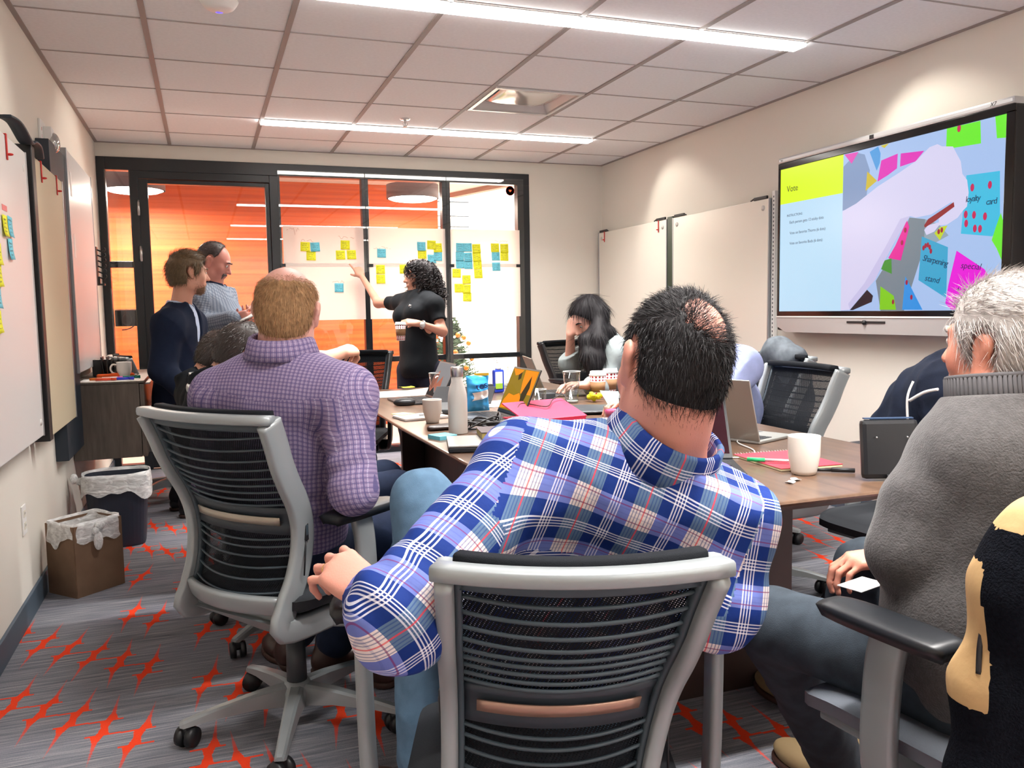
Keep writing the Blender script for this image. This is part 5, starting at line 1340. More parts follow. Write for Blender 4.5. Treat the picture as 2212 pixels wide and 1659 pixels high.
    Sn = SDF(); Sn.ell(F(0, -.042, -.045), (.068, .062, .085), F.R); Vn, Qn = Sn.mesh(.006)
    def keepn(Pp, u_):
        q = F.loc(Pp); return (q[:, 1] < .0) & (q[:, 2] < -.03) & (u_ < np.clip((q[:, 2]+.15)/.08, 0, 1)**2*.9)
    H3 = hairmesh('h', Vn, Qn, m_h, root, 22000, .011, .00035, (0, 0, -1), .2, .2, 3, keepn)
    Va, Qa = merge((V, Q), H1, H2, H3); mesh_vq('hair', Va, Qa, m_h, root)
    return root
man_plaid()

# ------------------------------------------------------------------ D: ginger, lilac check
def man_lilac():
    sp = dict(pel=(.20, 2.43, .53), neck=(0.197, 2.364, 1.083), shL=(0.033, 2.467, 0.967), shR=(0.343, 2.226, 0.979),
              elL=(-0.006, 2.522, 0.725), wrL=(0.135, 2.698, 0.650), elR=(0.344, 2.150, 0.741), wrR=(0.335, 2.419, 0.729),
              hs=1.0, nr=.064)
    sp['hiL'] = tuple(np.array(sp['pel'])+(-.03, .10, -.02)); sp['hiR'] = tuple(np.array(sp['pel'])+(.10, .0, -.02))
    sp['knL'] = (.38, 2.82, .53); sp['knR'] = (.60, 2.50, .55); sp['anL'] = (.25, 2.86, .12); sp['anR'] = (.36, 2.74, .12)
    sp['head'] = F = head_frame((0.215, 2.381, 1.209), 16, -4, 2)
    sk = skin('skin_pink', s2l(226, 172, 156))
    root, P, fr = person(sp, 'balding ginger man in a lilac checked shirt sitting with his back to us', sk, .005, [dict(W_=sp['wrR'], D=(-.5, .8, 0), N=(0, 0, 1), side=-1), dict(W_=sp['wrL'], D=(.7, .6, 0), N=(0, 0, 1), side=1)])
    Rm, up, r, f, L = fr; T = P['_T']
    S = SDF(); c = lambda t, x=0, y=0: P['pel']+up*L*t+f*y+r*x
    S.ell(c(.10), (.172, .135, .13), Rm, .05); S.ell(c(.35, 0, .0), (.180, .135, .19), Rm, .06); S.ell(c(.66, 0, -.01), (.192, .13, .19), Rm, .06)
    S.ell(c(.82, -.075, -.02), (.10, .085, .10), Rm, .05); S.ell(c(.82, .075, -.02), (.10, .085, .10), Rm, .05)
    S.cap(P['shL'], P['shR'], .078, .078, .05); S.cap(P['shL']+up*.01, P['neck']-up*.03, .062, .07, .06); S.cap(P['shR']+up*.01, P['neck']-up*.03, .062, .07, .06)
    for s_ in 'LR': S.cap(P['sh'+s_], P['el'+s_], .076, .062, .04); S.cap(P['el'+s_], P['wr'+s_], .062, .042, .03)
    S.cut(P['neck']+up*.020, up+f*.12)
    S.mods.append(folds(.008, 26, 9, (1, 1, .7)))
    S.mods.append(crease([P['elR']+np.array((-.03, 0, .07)), c(.25, .12, -.09), c(.16, .06, -.12)], [(0, 0, 1), (.2, 0, 1), (.2, 0, 1)], .0045, 100, .07))
    m_ck = checks('lilac_check_cotton', s2l(132, 116, 148), s2l(78, 74, 118), s2l(176, 164, 190), .0125, .0125, .16, .12)
    sdf_obj('shirt', S, .0055, m_ck, root, 2, uv=garment_uv(T, P, .165, (.46, .12), sep=.035, reach=.2, single=True))
    collar('collar', P['neck']+up*.018-f*.002, up-f*.05, f, .076, .080, m_ck, root, .040, .050, .4)
    trousers(P, m_jean_d, root, .008, .012, 1.05, 5, .006)
    shoe('shoe', (.22, 2.86, .1), (-.3, 1, 0), m_brown, root, 1.05); shoe('shoe', (.34, 2.76, .1), (1, .4, 0), m_brown, root, 1.05)
    def bald(x, y, z): return .106-np.sqrt((x/.86)**2+((y-.005)/1.22)**2+((z-.135)/1.0)**2)+.004*np.sin(x*300)*np.sin(y*260)
    Sh = headhair(F, 1.0, .0045, .045, .0, -.095, bald=bald)
    V, Q = Sh.mesh(.005); V = relax(V, Q, 2)
    m_h = mat('ginger_hair', s2l(164, 128, 92), .6, spec=.2, noise=.25, nscale=90)
    H1 = hairmesh('h', V, Q, m_h, root, 12000, .011, .00045, (0, 0, -1), .32, .2, 4)
    Sb = SDF(); Sb.ell(F(0, -.016, .031), (.077, .099, .089), F.R); Vb, Qb = Sb.mesh(.006)
    def keep(Pp, u_):
        q = F.loc(Pp); d = .106-np.sqrt((q[:, 0]/.86)**2+((q[:, 1]-.005)/1.22)**2+((q[:, 2]-.135)/1.0)**2); return (q[:, 2] > .02) & (d < .03) & (u_ < np.clip(1-d/.024, .0, 1)*.8)
    H2 = hairmesh('h', Vb, Qb, m_h, root, 30000, .012, .0003, (0, 0, -1), .3, .35, 5, keep)
    Va, Qa = merge((V, Q), H1, H2); mesh_vq('hair', Va, Qa, m_h, root)
man_lilac()
# ------------------------------------------------------------------ generic clothed figure for the rest
def shirt(P, fr, m, root, h=.007, off=.012, fat=1, amp=.006, seed=1, arms='LR', uv=True, cuff=None, extra=None, hem=-.10, neckcut=.03, name='shirt', RT=.15, ncut=None, ar=(.058, .052, .048, .036)):
    Rm, up, r, f, L = fr; S = SDF(); c = lambda t, x=0, y=0: P['pel']+up*L*t+f*y+r*x
    S.ell(c(.10), (.155*fat+off, .115*fat+off, .15), Rm, .05); S.ell(c(.36, 0, .012*fat), (.150*fat+off, .112*fat+off, .18), Rm, .06); S.ell(c(.68, 0, 0), (.160+off, .105+off, .18), Rm, .06); S.ell(c(.80, 0, -.01), (.150+off, .09+off, .12), Rm, .05)
    S.cap(P['shL'], P['shR'], .060+off, .060+off, .05); S.cap(P['shL'], P['neck']-up*.02, .050+off, .054+off, .06); S.cap(P['shR'], P['neck']-up*.02, .050+off, .054+off, .06)
    for s_ in arms:
        ks = cuff[s_]+.12 if cuff and s_ in cuff and cuff[s_] < 1 else 1
        S.cap(P['sh'+s_], P['sh'+s_]+(P['el'+s_]-P['sh'+s_])*ks, ar[0]+off, ar[1]+off, .035)
        if cuff is None or s_ not in cuff: S.cap(P['el'+s_], P['wr'+s_], ar[2]+off, ar[3]+off, .03)
        elif cuff[s_] > 1: S.cap(P['el'+s_], P['el'+s_]+(P['wr'+s_]-P['el'+s_])*(cuff[s_]-1), ar[2]+off, ar[3]+.006+off, .03)
    if extra: extra(S, c)
    S.cut(P['neck']+up*neckcut, up+f*.15); S.cut(c(0)+up*hem, -up)
    if cuff:
        for s_, k_ in cuff.items():
            if k_ < 1:
                a, b_ = P['sh'+s_], P['el'+s_]; d = U3(b_-a); p = a+(b_-a)*k_
                S.mods.append(lambda X, F_, p=p, d=d: np.where(np.linalg.norm(X-p.astype(np.float32), axis=-1) < .13, np.maximum(F_, (X-p.astype(np.float32))@d.astype(np.float32)), F_))
    S.mods.append(folds(amp, 40, seed, (1, 1, .5)))
    if ncut: ncut(S, c)
    return sdf_obj(name, S, h, m, root, 1, uv=garment_uv(P['_T'], P, RT) if uv else None)
def shorthair(F, hs, m, root, thick=.014, n=3500, length=.018, seed=1, lift=.35, flow=None, **kw):
    S = headhair(F, hs, thick, **kw); V, Q = S.mesh(.006); V = relax(V, Q, 1)
    def fl(Pp):
        q = F.loc(Pp); d = np.stack([q[:, 0]*3, -.3+0*q[:, 0], -.7+0*q[:, 0]], 1); d[q[:, 2] > .07] = (0.2, .8, .1); return d@F.R.T
    H_ = hairmesh('h', V, Q, m, root, n, length, .0008, flow or fl, lift, .25, seed)
    Va, Qa = merge((V, Q), H_); return mesh_vq('hair', Va, Qa, m, root)
def A3(*v): return np.array(v, float)

# A: navy blazer, leaning on the cabinet
def man_blazer():
    sp = dict(pel=(-0.207, 5.370, 0.674), neck=(-0.164, 5.354, 1.237), shR=(-0.228, 5.208, 1.136), shL=(-0.110, 5.507, 1.146), elR=(-0.273, 5.158, 0.890), wrR=(-0.144, 5.077, 0.764), elL=(-0.062, 5.495, 0.860), wrL=(-0.079, 5.329, 0.733),
              head=None, hs=.98, nr=.055)
    sp['head'] = F = head_frame((-0.102, 5.352, 1.449), 74, -4, -3)
    p = A3(*sp['pel'])
    sp['hiR'] = tuple(p+(.02, -.09, -.04)); sp['hiL'] = tuple(p+(-.0, .09, -.04)); sp['knR'] = tuple(p+(.10, -.09, -.42)); sp['knL'] = tuple(p+(.06, .10, -.42)); sp['anR'] = (p[0]+.04, p[1]-.10, .09); sp['anL'] = (p[0]-.02, p[1]+.12, .09)
    sp['brow'] = m_hb = mat('sandy_brown_hair', s2l(112, 92, 66), .5, noise=.25, nscale=60)
    sk = skin('skin_fair', s2l(224, 168, 142))
    root, P, fr = person(sp, 'bearded man in a navy blazer leaning by the cabinet, hand in pocket', sk, .0055, [dict(W_=sp['wrR'], D=(.5, .1, -.8), N=(.1, -1, 0), side=1), dict(W_=sp['wrL'], D=(.5, -.1, -.8), N=(.1, 1, 0), side=-1)])
    Rm, up, r, f, L = fr
    shirt(P, fr, cloth('pale_blue_shirt', s2l(190, 205, 230)), root, off=.006, fat=.95, amp=.003, uv=False, neckcut=.045, arms='', hem=0)
    collar('collar', P['neck']+up*.01, up, f, .062, .066, MATS['pale_blue_shirt'], root, .034, .04, .5)
    def ex(S, c):
        S.ell(c(-.10), (.165, .135, .12), Rm, .05)
    def vcut(S, c):   # open lapels at the front
        a = P['neck']+f*.10+up*.02; b = c(.30)+f*.20
        S.cap(a, b, .052, .008, .01, None, True); S.cap(P['neck']+up*.0, P['neck']+up*.08, .062, .07, .01, None, True)
    o = shirt(P, fr, m_navycl, root, off=.024, fat=1.02, amp=.011, seed=11, uv=False, extra=ex, hem=-.21, neckcut=.055, name='blazer', ncut=vcut, ar=(.058, .054, .05, .042))
    for z_ in (.22, .06):
        q = MB().use(mat('pale_button', s2l(150, 160, 170), .3)); cc = P['pel']+up*L*z_+f*(.158)-r*(-.05); q.cyl(cc-f*.012, cc+f*.006, .010, seg=14); q.build('button', None, o)
    q = MB().use(m_paper); w_ = P['wrR']; d = U3(P['wrR']-P['elR']); q.cyl(w_-d*.012, w_+d*.010, .046, .044, 20); q.build('shirt_cuff', None, root)
    trousers(P, mat('black_trousers', s2l(22, 24, 32), .9), root, .008, .012, 1, 12, .004)
    for s_ in 'RL': shoe('shoe', tuple(P['an'+s_]), (.9, .3, 0), m_dark, root)
    shorthair(F, .98, m_hb, root, .020, 4200, .026, 5, .45, hairline=.062, sideburn=-.035, nape=-.075)
    # short beard
    S = SDF(); S.ell(F(0, .030, -.076), (.054, .060, .046), F.R, .02); S.ell(F(0, .066, -.102), (.026, .022, .022), F.R, .02); S.ell(F(.045, .012, -.055), (.02, .03, .045), F.R, .02); S.ell(F(-.045, .012, -.055), (.02, .03, .045), F.R, .02)
    S.cut(F(0, .0, -.030), F.u*1.0-F.f*.35); S.cut(F(0, -.020, 0), -F.f); S.ell(F(0, .098, -.066), (.026, .016, .014), F.R, .004, True)
    V, Q = S.mesh(.005); mb = mat('light_beard', s2l(140, 108, 84), .7, noise=.2, nscale=200)
    Vh, Qh = hairmesh('b', V, Q, mb, root, 2600, .007, .0006, (0, 0, -1), .4, .3, 6); V = V-vnormals(V, Q)*.0035
    Va, Qa = merge((V, Q), (Vh, Qh)); mesh_vq('beard', Va, Qa, mb, root)
    root.location = (.03, 0, 0)
man_blazer()

# B: big man looking at his phone
def man_phone():
    sp = dict(pel=(0.056, 5.958, 0.904), neck=(0.055, 6.004, 1.374), shR=(-0.025, 5.875, 1.292), shL=(0.126, 6.165, 1.327), elR=(-0.044, 5.800, 1.106), wrR=(0.168, 5.643, 1.168), elL=(0.186, 6.102, 1.117), wrL=(0.222, 5.795, 1.166), hs=1.05, nr=.072, jaw=1.15)
    sp['head'] = F = head_frame((0.080, 5.990, 1.552), 104, -24, 0)
    p = A3(*sp['pel']); sp['hiR'] = tuple(p+(-.05, -.09, -.05)); sp['hiL'] = tuple(p+(.0, .1, -.05)); sp['knR'] = tuple(p+(-.02, -.12, -.46)); sp['knL'] = tuple(p+(.02, .13, -.46)); sp['anR'] = (p[0]-.05, p[1]-.13, .09); sp['anL'] = (p[0]-.02, p[1]+.14, .09)
    sp['brow'] = m_hb = mat('dark_brown_hair', s2l(58, 46, 44), .5, noise=.2, nscale=60)
    sk = skin('skin_flushed', s2l(206, 138, 122))
    Nn = (.2, -.6, .75)
    root, P, fr = person(sp, 'stout man with a goatee in a grey-blue checked shirt looking at his phone', sk, .0055, [dict(W_=sp['wrR'], D=A3(*(0.239, 5.640, 1.185))-A3(*sp['wrR']), N=(.0, -.9, -.3), side=1, curls=[(25, 50, 30)]*4, s=1.05), dict(W_=sp['wrL'], D=(.2, -.5, .1), N=(0, 0, -1), side=-1)])
    Rm, up, r, f, L = fr
    def ex(S, c): S.ell(c(.25, 0, .12), (.175, .165, .20), Rm, .06); S.ell(c(.55, 0, .05), (.185, .14, .18), Rm, .06)
    m_c = checks('grey_blue_check', s2l(124, 134, 148), s2l(92, 102, 120), s2l(150, 158, 168), .016, .016, .2, .2)
    shirt(P, fr, m_c, root, off=.018, fat=1.22, amp=.010, seed=21, extra=ex, hem=-.05, neckcut=.035, ar=(.066, .062, .058, .044))
    collar('collar', P['neck']+up*.012, up+f*.1, f, .080, .084, m_navycl, root, .034, .04, .5)
    trousers(P, m_blackcl, root, .009, .02, 1.2, 22, .004)
    for s_ in 'RL': shoe('shoe', tuple(P['an'+s_]), (.9, -.2, 0), m_dark, root, 1.1)
    shorthair(F, 1.05, m_hb, root, .008, 2600, .012, 7, .3, hairline=.022, sideburn=-.03, nape=-.085)
    S = SDF(); S.ell(F(0, .068, -.100), (.026, .026, .030), F.R, .02); S.cap(F(-.026, .093, -.054), F(.026, .093, -.054), .0085, .0085, .01); S.cap(F(-.028, .088, -.06), F(-.024, .080, -.09), .008, .008, .01); S.cap(F(.028, .088, -.06), F(.024, .080, -.09), .008, .008, .01)
    V, Q = S.mesh(.004); H_ = hairmesh('b', V, Q, m_hb, root, 1200, .007, .0006, (0, 0, -1), .4, .3, 8); Va, Qa = merge((V, Q), H_); mesh_vq('goatee', Va, Qa, mat('greying_goatee', s2l(96, 84, 84), .7), root)
    t = empty('smartphone', (0.265, 5.631, 1.190), 0, 'phone held by the stout man near the glass door', 'phone'); q = MB().use(m_white); q.box((0, 0, 0), (.13, .07, .009), rotm('Y', R_(-22)) @ rotm('X', R_(20)), .003); q.build('body', None, t)
man_phone()

# C: standing woman pointing at the notes
def woman_point():
    sp = dict(pel=(1.448, 5.932, 0.805), neck=(1.482, 6.012, 1.330), shR=(1.396, 6.208, 1.262), shL=(1.550, 5.840, 1.239), elR=(1.277, 6.509, 1.268), wrR=(1.207, 6.812, 1.492), elL=(1.575, 5.738, 1.055), wrL=(1.400, 5.701, 1.115), s=.86, hs=.93, nr=.044, fat=.95, jaw=.86)
    sp['head'] = F = head_frame((1.484, 6.034, 1.452), -92, -3, 0)
    p = A3(*sp['pel']); sp['hiR'] = tuple(p+(-.06, .06, -.04)); sp['hiL'] = tuple(p+(.07, -.06, -.04)); sp['knR'] = tuple(p+(-.08, .06, -.45)); sp['knL'] = tuple(p+(.06, -.06, -.45)); sp['anR'] = (p[0]-.07, p[1]+.08, .08); sp['anL'] = (p[0]+.07, p[1]-.05, .08)
    sp['brow'] = m_h = mat('dark_curly_hair', s2l(34, 28, 30), .55, spec=.35)
    sk = skin('skin_warm', s2l(216, 158, 132))
    tip = A3(*(1.144, 6.960, 1.673))
    root, P, fr = person(sp, 'curly haired woman in a black polo shirt pointing at a yellow note', sk, .005,
        [dict(W_=sp['wrR'], D=tip-A3(*sp['wrR']), N=(-.2, -.9, .3), side=-1, s=.92, curls=[(6, 6, 4), (45, 45, 25), (60, 55, 30), (62, 55, 30)], thumb=(45, 15), spread=.1),
         dict(W_=sp['wrL'], D=A3(*(1.266, 5.731, 1.133))-A3(*sp['wrL']), N=(.0, -.5, .85), side=1, s=.92, curls=[(28, 38, 28)]*4, thumb=(50, 25), tuck=.9, spread=.12)])
    Rm, up, r, f, L = fr
    def ex(S, c):
        for x in (-.07, .07): S.ell(c(.68, x, .085), (.085, .085, .082), Rm, .05)
        S.ell(c(-.05), (.165, .13, .12), Rm, .05)
    def vc(S, c): S.cap(P['neck']+f*.10+up*.02, c(.80)+f*.17, .032, .006, .01, None, True)
    o = shirt(P, fr, cloth('black_polo', s2l(17, 22, 28), .75), root, h=.006, off=.009, fat=.98, amp=.005, seed=31, uv=False, cuff={'R': .52, 'L': .62}, extra=ex, hem=-.10, neckcut=.03, name='polo_shirt', ar=(.045, .047, .04, .03), ncut=vc)
    collar('collar', P['neck']+up*.004, up+f*.15, f, .054, .060, MATS['black_polo'], root, .026, .04, .9)
    # chest emblem as small pale scribble
    q = MB().use(m_paper); cc = P['pel']+up*L*.775+f*.166-r*.115
    X_ = U3(-r*-1+f*-.35); rr_ = random.Random(4)
    pts = [cc+X_*(i*.0055-.025)+up*rr_.uniform(-.007, .007) for i in range(11)]
    q.tube(pts, .0026, 5); q.tube([cc-up*.017+X_*(i*.006-.028) for i in range(7)], .0014, 5); q.build('chest_emblem', None, o)
    trousers(P, mat('dark_navy_jeans', s2l(20, 24, 44), .9), root, .008, .006, .98, 32, .003)
    for s_ in 'RL': shoe('shoe', tuple(P['an'+s_]), (-.7, -.7, 0), m_dark, root, .9)
    # watch
    t_ = U3(P['elL']-P['wrL']); c0 = P['wrL']+t_*.028
    w_ = MB().use(m_steel); n1 = U3(np.cross(t_, (0, 0, 1))); n2 = np.cross(t_, n1)
    w_.tube([c0+(n1*math.cos(a)+n2*math.sin(a))*.0305 for a in np.linspace(0, 6.283, 20)[:-1]], 1, 8, closed=True, flat=(.002, .007)); ob = w_.build('wristwatch', None, root)
    vd = U3(A3(0, 0, 1.2)-c0); q = MB().use(m_white); q.cyl(c0+vd*.026, c0+vd*.036, .019, seg=24); q.build('watch_face', None, ob)
    # curly hair: many small ringlets round a soft core
    S = SDF(); S.ell(F(0, -.022, .035), (.094, .112, .095), F.R, .03); S.ell(F(0, -.075, -.04), (.105, .095, .12), F.R, .04); S.ell(F(0, -.090, -.125), (.115, .095, .085), F.R, .04)
    for m_ in (-1, 1): S.ell(F(m_*.074, -.010, -.085), (.042, .062, .105), F.R, .03)
    def reg(X, Fv):
        q_ = F.loc(X.astype(np.float64))/.93; y, z, x = q_[..., 1], q_[..., 2], q_[..., 0]
        return np.maximum(Fv, ((y-(.078-.6*np.clip(.075-z, 0, .06)))*.8).astype(np.float32))
    S.mods.append(reg); S.mods.append(folds(.012, 90, 5, (1, 1, 1)))
    V, Q = S.mesh(.006); r_ = np.random.default_rng(5); N = vnormals(V, Q); parts = [(V, Q)]
    for k in range(620):
        i = r_.integers(len(V)); p0 = V[i]; n = N[i]; q0 = F.loc(p0)
        if q0[2] > .09: L_ = .02
        L_ = .035+.04*r_.random(); rad = .007+.006*r_.random(); tw = r_.uniform(0, 6); turns = 1.6
        t = np.linspace(0, 1, 12); dn = U3(n*.45+A3(0, 0, -.9)); e1 = U3(np.cross(dn, n+.01)); e2 = np.cross(dn, e1)
        C_ = p0+n*.004+dn*(t*L_)[:, None]+(e1*np.cos(tw+t*turns*6.28)[:, None]+e2*np.sin(tw+t*turns*6.28)[:, None])*rad
        T_ = np.gradient(C_, axis=0); Sd = np.cross(T_, n+.05); Sd /= np.maximum(np.linalg.norm(Sd, axis=1), 1e-6)[:, None]; Wd = .0034*(1-.5*t)[:, None]; Nn = np.cross(Sd, T_); Nn /= np.maximum(np.linalg.norm(Nn, axis=1), 1e-6)[:, None]
        ring = np.concatenate([C_+Sd*Wd, C_+Nn*Wd, C_-Sd*Wd, C_-Nn*Wd]); m = 12
        QQ = np.concatenate([np.stack([np.arange(m-1)+a*m, np.arange(m-1)+1+a*m, np.arange(m-1)+1+((a+1) % 4)*m, np.arange(m-1)+((a+1) % 4)*m], 1) for a in range(4)])
        parts.append((ring, QQ))
    Va, Qa = merge(*parts); mesh_vq('hair', Va, Qa, m_h, root)
    return P
woman_point()

# F: seated woman with long dark hair
def woman_blazer():
    sp = dict(pel=(2.26, 4.10, .52), neck=(2.003, 4.061, 1.022), shL=(2.022, 3.963, 0.965), shR=(2.075, 4.266, 0.977), elR=(1.887, 4.220, 0.900), wrR=(1.846, 4.122, 1.064), elL=(1.939, 3.934, 0.785), wrL=(1.798, 3.849, 0.813), hs=.93, nr=.042, fat=.85, s=.85, jaw=.85)
    sp['head'] = F = head_frame((1.939, 4.096, 1.147), -102, -34, 0)
    sp['hiL'] = (2.18, 4.0, .5); sp['hiR'] = (2.18, 4.2, .5); sp['knL'] = (1.80, 3.98, .52); sp['knR'] = (1.80, 4.22, .52); sp['anL'] = (1.85, 3.98, .1); sp['anR'] = (1.85, 4.22, .1)
    sp['brow'] = m_h = mat('long_dark_hair', s2l(20, 17, 20), .6, spec=.2)
    sk = skin('skin_light', s2l(232, 180, 160))
    root, P, fr = person(sp, 'seated woman with long dark hair and a grey blazer, hand to her forehead', sk, .005,
        [dict(W_=sp['wrR'], D=A3(*(1.858, 4.087, 1.188))-A3(*sp['wrR']), N=(-.8, -.3, .1), side=1, s=.9, curls=[(30, 45, 30)]*4, thumb=(40, 20), spread=.16),
         dict(W_=sp['wrL'], D=A3(*(1.681, 3.817, 0.821))-A3(*sp['wrL']), N=(0, 0, 1), side=1, s=.9, curls=[(14, 30, 20)]*4, thumb=(40, 20), spread=.16)])
    Rm, up, r, f, L = fr
    shirt(P, fr, mat('black_top', s2l(15, 15, 18), .8), root, off=.004, fat=.85, amp=.002, uv=False, arms='', neckcut=.02)
    def vc(S, c): S.cap(P['neck']+f*.10+up*.02, c(.1)+f*.17, .045, .02, .01, None, True)
    shirt(P, fr, cloth('heather_grey_jersey', s2l(148, 158, 158), .9), root, h=.006, off=.016, fat=.92, amp=.006, seed=41, uv=False, cuff={'R': 1.45, 'L': 1.5}, neckcut=.02, name='blazer', ar=(.05, .046, .042, .034), ncut=vc)
    trousers(P, m_blackcl, root, .009, .004, .9, 42, .003)
    for s_ in 'RL': shoe('shoe', tuple(P['an'+s_]), (-1, 0, 0), m_dark, root, .9)
    S = SDF(); S.ell(F(0, -.018, .036), (.084, .104, .088), F.R, .03)
    b0 = F(0, -.085, .0)
    for m_, dx in ((1, .03), (-1, -.03), (0, 0)):
        top = F(m_*.055, -.045, .01); mid = P['neck']+A3(-.02, m_*-.05, .03)-f*.02; S.path([top, mid, mid+A3(.0, -.01*m_, -.14), mid+A3(-.04+.02*m_, 0, -.26)], [.055, .050, .042, .012], .03)
    nearp = F(-.078, -.02, -.02); S.path([nearp, (1.855, 3.967, 1.036), (1.856, 3.926, 0.953), (1.865, 3.913, 0.846)], [.022, .030, .034, .012], .03)
    S.path([F(-.075, -.02, .0), (1.919, 3.943, 1.035), (1.910, 3.916, 0.940), (1.901, 3.911, 0.856)], [.04, .042, .035, .012], .03)
    def reg(X, Fv):
        q_ = F.loc(X.astype(np.float64))/.93; y, z, x = q_[..., 1], q_[..., 2], q_[..., 0]
        face = .070-.55*np.clip(.07-z, 0, .10)
        return np.where((z > -.115) & (np.abs(x) < .098), np.maximum(Fv, ((y-face)*.8).astype(np.float32)), Fv)
    S.mods.append(reg)
    V, Q = S.mesh(.0055); V = relax(V, Q, 1)
    H_ = hairmesh('h', V, Q, m_h, root, 6000, .05, .0009, (0, 0, -1), .02, .03, 9)
    Va, Qa = merge((V, Q), H_); mesh_vq('hair', Va, Qa, m_h, root)
woman_blazer()

# E: two bowed men on the left side of the table, mostly hidden
def man_bowed(x, label, headpos, sh, el, wr, hand, cl, seed, thick, haz):
    p = A3(*x); sp = dict(pel=tuple(p), neck=tuple(A3(*headpos)+(-.12, -.02, -.13)), hs=.98, nr=.055)
    n = A3(*sp['neck']); sp['shR'] = tuple(n+(.02, -.18, -.05)) if sh is None else sh; sp['shL'] = tuple(n+(-.02, .19, -.05))
    sp['elR'] = el or tuple(n+(.16, -.24, -.24)); sp['wrR'] = wr or tuple(n+(.36, -.12, -.22)); sp['elL'] = tuple(n+(.14, .22, -.26)); sp['wrL'] = tuple(n+(.36, .10, -.2))
    sp['hiR'] = tuple(p+(.05, -.1, 0)); sp['hiL'] = tuple(p+(.05, .1, 0)); sp['knR'] = tuple(p+(.46, -.12, .02)); sp['knL'] = tuple(p+(.46, .12, .02)); sp['anR'] = (p[0]+.44, p[1]-.12, .09); sp['anL'] = (p[0]+.44, p[1]+.12, .09)
    sp['head'] = F = head_frame(headpos, haz, -34, 0)
    sk = MATS['skin_fair']; hd = [dict(W_=sp['wrR'], D=hand if hand is not None else (1, .2, 0), N=(.2, -.3, .9), side=-1, curls=[(42, 55, 35), (50, 60, 35), (55, 60, 35), (60, 60, 35)], s=1.0, spread=.12, thumb=(20, 10)), dict(W_=sp['wrL'], D=(1, -.2, 0), N=(0, 0, 1), side=1)]
    root, P, fr = person(sp, label, sk, .006, hd)
    shirt(P, fr, cl, root, h=.008, off=.014, fat=1.02, amp=.005, seed=seed, uv=False, cuff={'R': .75} if el else None, hem=-.1, neckcut=.085, extra=lambda S_, c_: S_.cap(P['neck'], P['neck']+fr[1]*.07, .066, .062, .03))
    trousers(P, m_jean_d, root, .009, .01, 1, seed, .004)
    for s_ in 'RL': shoe('shoe', tuple(P['an'+s_]), (1, 0, 0), m_dark, root)
    m_h = mat('espresso_hair', s2l(52, 42, 38), .5, noise=.2, nscale=60)
    cr2 = A3(0, -.075, .085)
    shorthair(F, .98, m_h, root, .010, 3000, .014, seed, .4, hairline=.05, nape=-.08, bald=lambda x_, y_, z_: thick-np.sqrt((x_-cr2[0])**2+(y_-cr2[1])**2+(z_-cr2[2])**2))
man_bowed((.19, 3.98, .5), 'dark haired man bent over the table, farther and left of his neighbour', (0.071, 4.070, 1.005), None, None, None, None, m_blackcl, 51, .03, 80)
man_bowed((.20, 3.24, .5), 'dark haired man in a black top behind the lilac shirt, forearm stretched out', (0.135, 3.335, 1.045), (0.260, 3.408, 0.951), (0.427, 3.438, 1.004), (0.532, 3.531, 1.034), A3(*(0.621, 3.628, 1.047))-A3(*(0.532, 3.531, 1.034)), m_blackcl, 52, .028, 70)

# H: person in pale blue bending over the table behind the plaid man
def person_pale():
    sp = dict(pel=(2.30, 3.36, .53), neck=(2.03, 3.08, .99), shL=(2.08, 2.92, .95), shR=(2.00, 3.26, .95), elL=(1.92, 2.85, .80), elR=(1.86, 3.35, .80), wrL=(1.74, 2.98, .79), wrR=(1.72, 3.22, .79), nr=.055, hs=.97)
    sp['head'] = F = head_frame((1.90, 3.06, 1.07), -88, -40, 0)
    sp['hiL'] = (2.28, 3.32, .5); sp['hiR'] = (2.28, 3.52, .5); sp['knL'] = (1.86, 3.28, .53); sp['knR'] = (1.86, 3.5, .53); sp['anL'] = (1.9, 3.28, .1); sp['anR'] = (1.9, 3.5, .1)
    root, P, fr = person(sp, 'person in a pale blue shirt bending over the table, nearly hidden behind the plaid man', MATS['skin_fair'], .006, [dict(W_=sp['wrL'], D=(-1, .2, 0), N=(0, 0, 1), side=1), dict(W_=sp['wrR'], D=(-1, -.2, 0), N=(0, 0, 1), side=-1)])
    def ex(S, c): Rm = fr[0]; S.ell(c(.45, 0, -.05), (.185, .13, .22), Rm, .06)
    shirt(P, fr, cloth('periwinkle_cotton', s2l(158, 170, 214), .85), root, h=.007, off=.02, fat=1.15, amp=.007, seed=61, uv=False, extra=ex, neckcut=.10)
    trousers(P, m_navycl, root, .009, .01, 1, 62, .004)
    for s_ in 'RL': shoe('shoe', tuple(P['an'+s_]), (-1, 0, 0), m_dark, root)
    shorthair(F, .97, MATS['dark_brown_hair'], root, .012, 1500, .015, 63, .4)
person_pale()

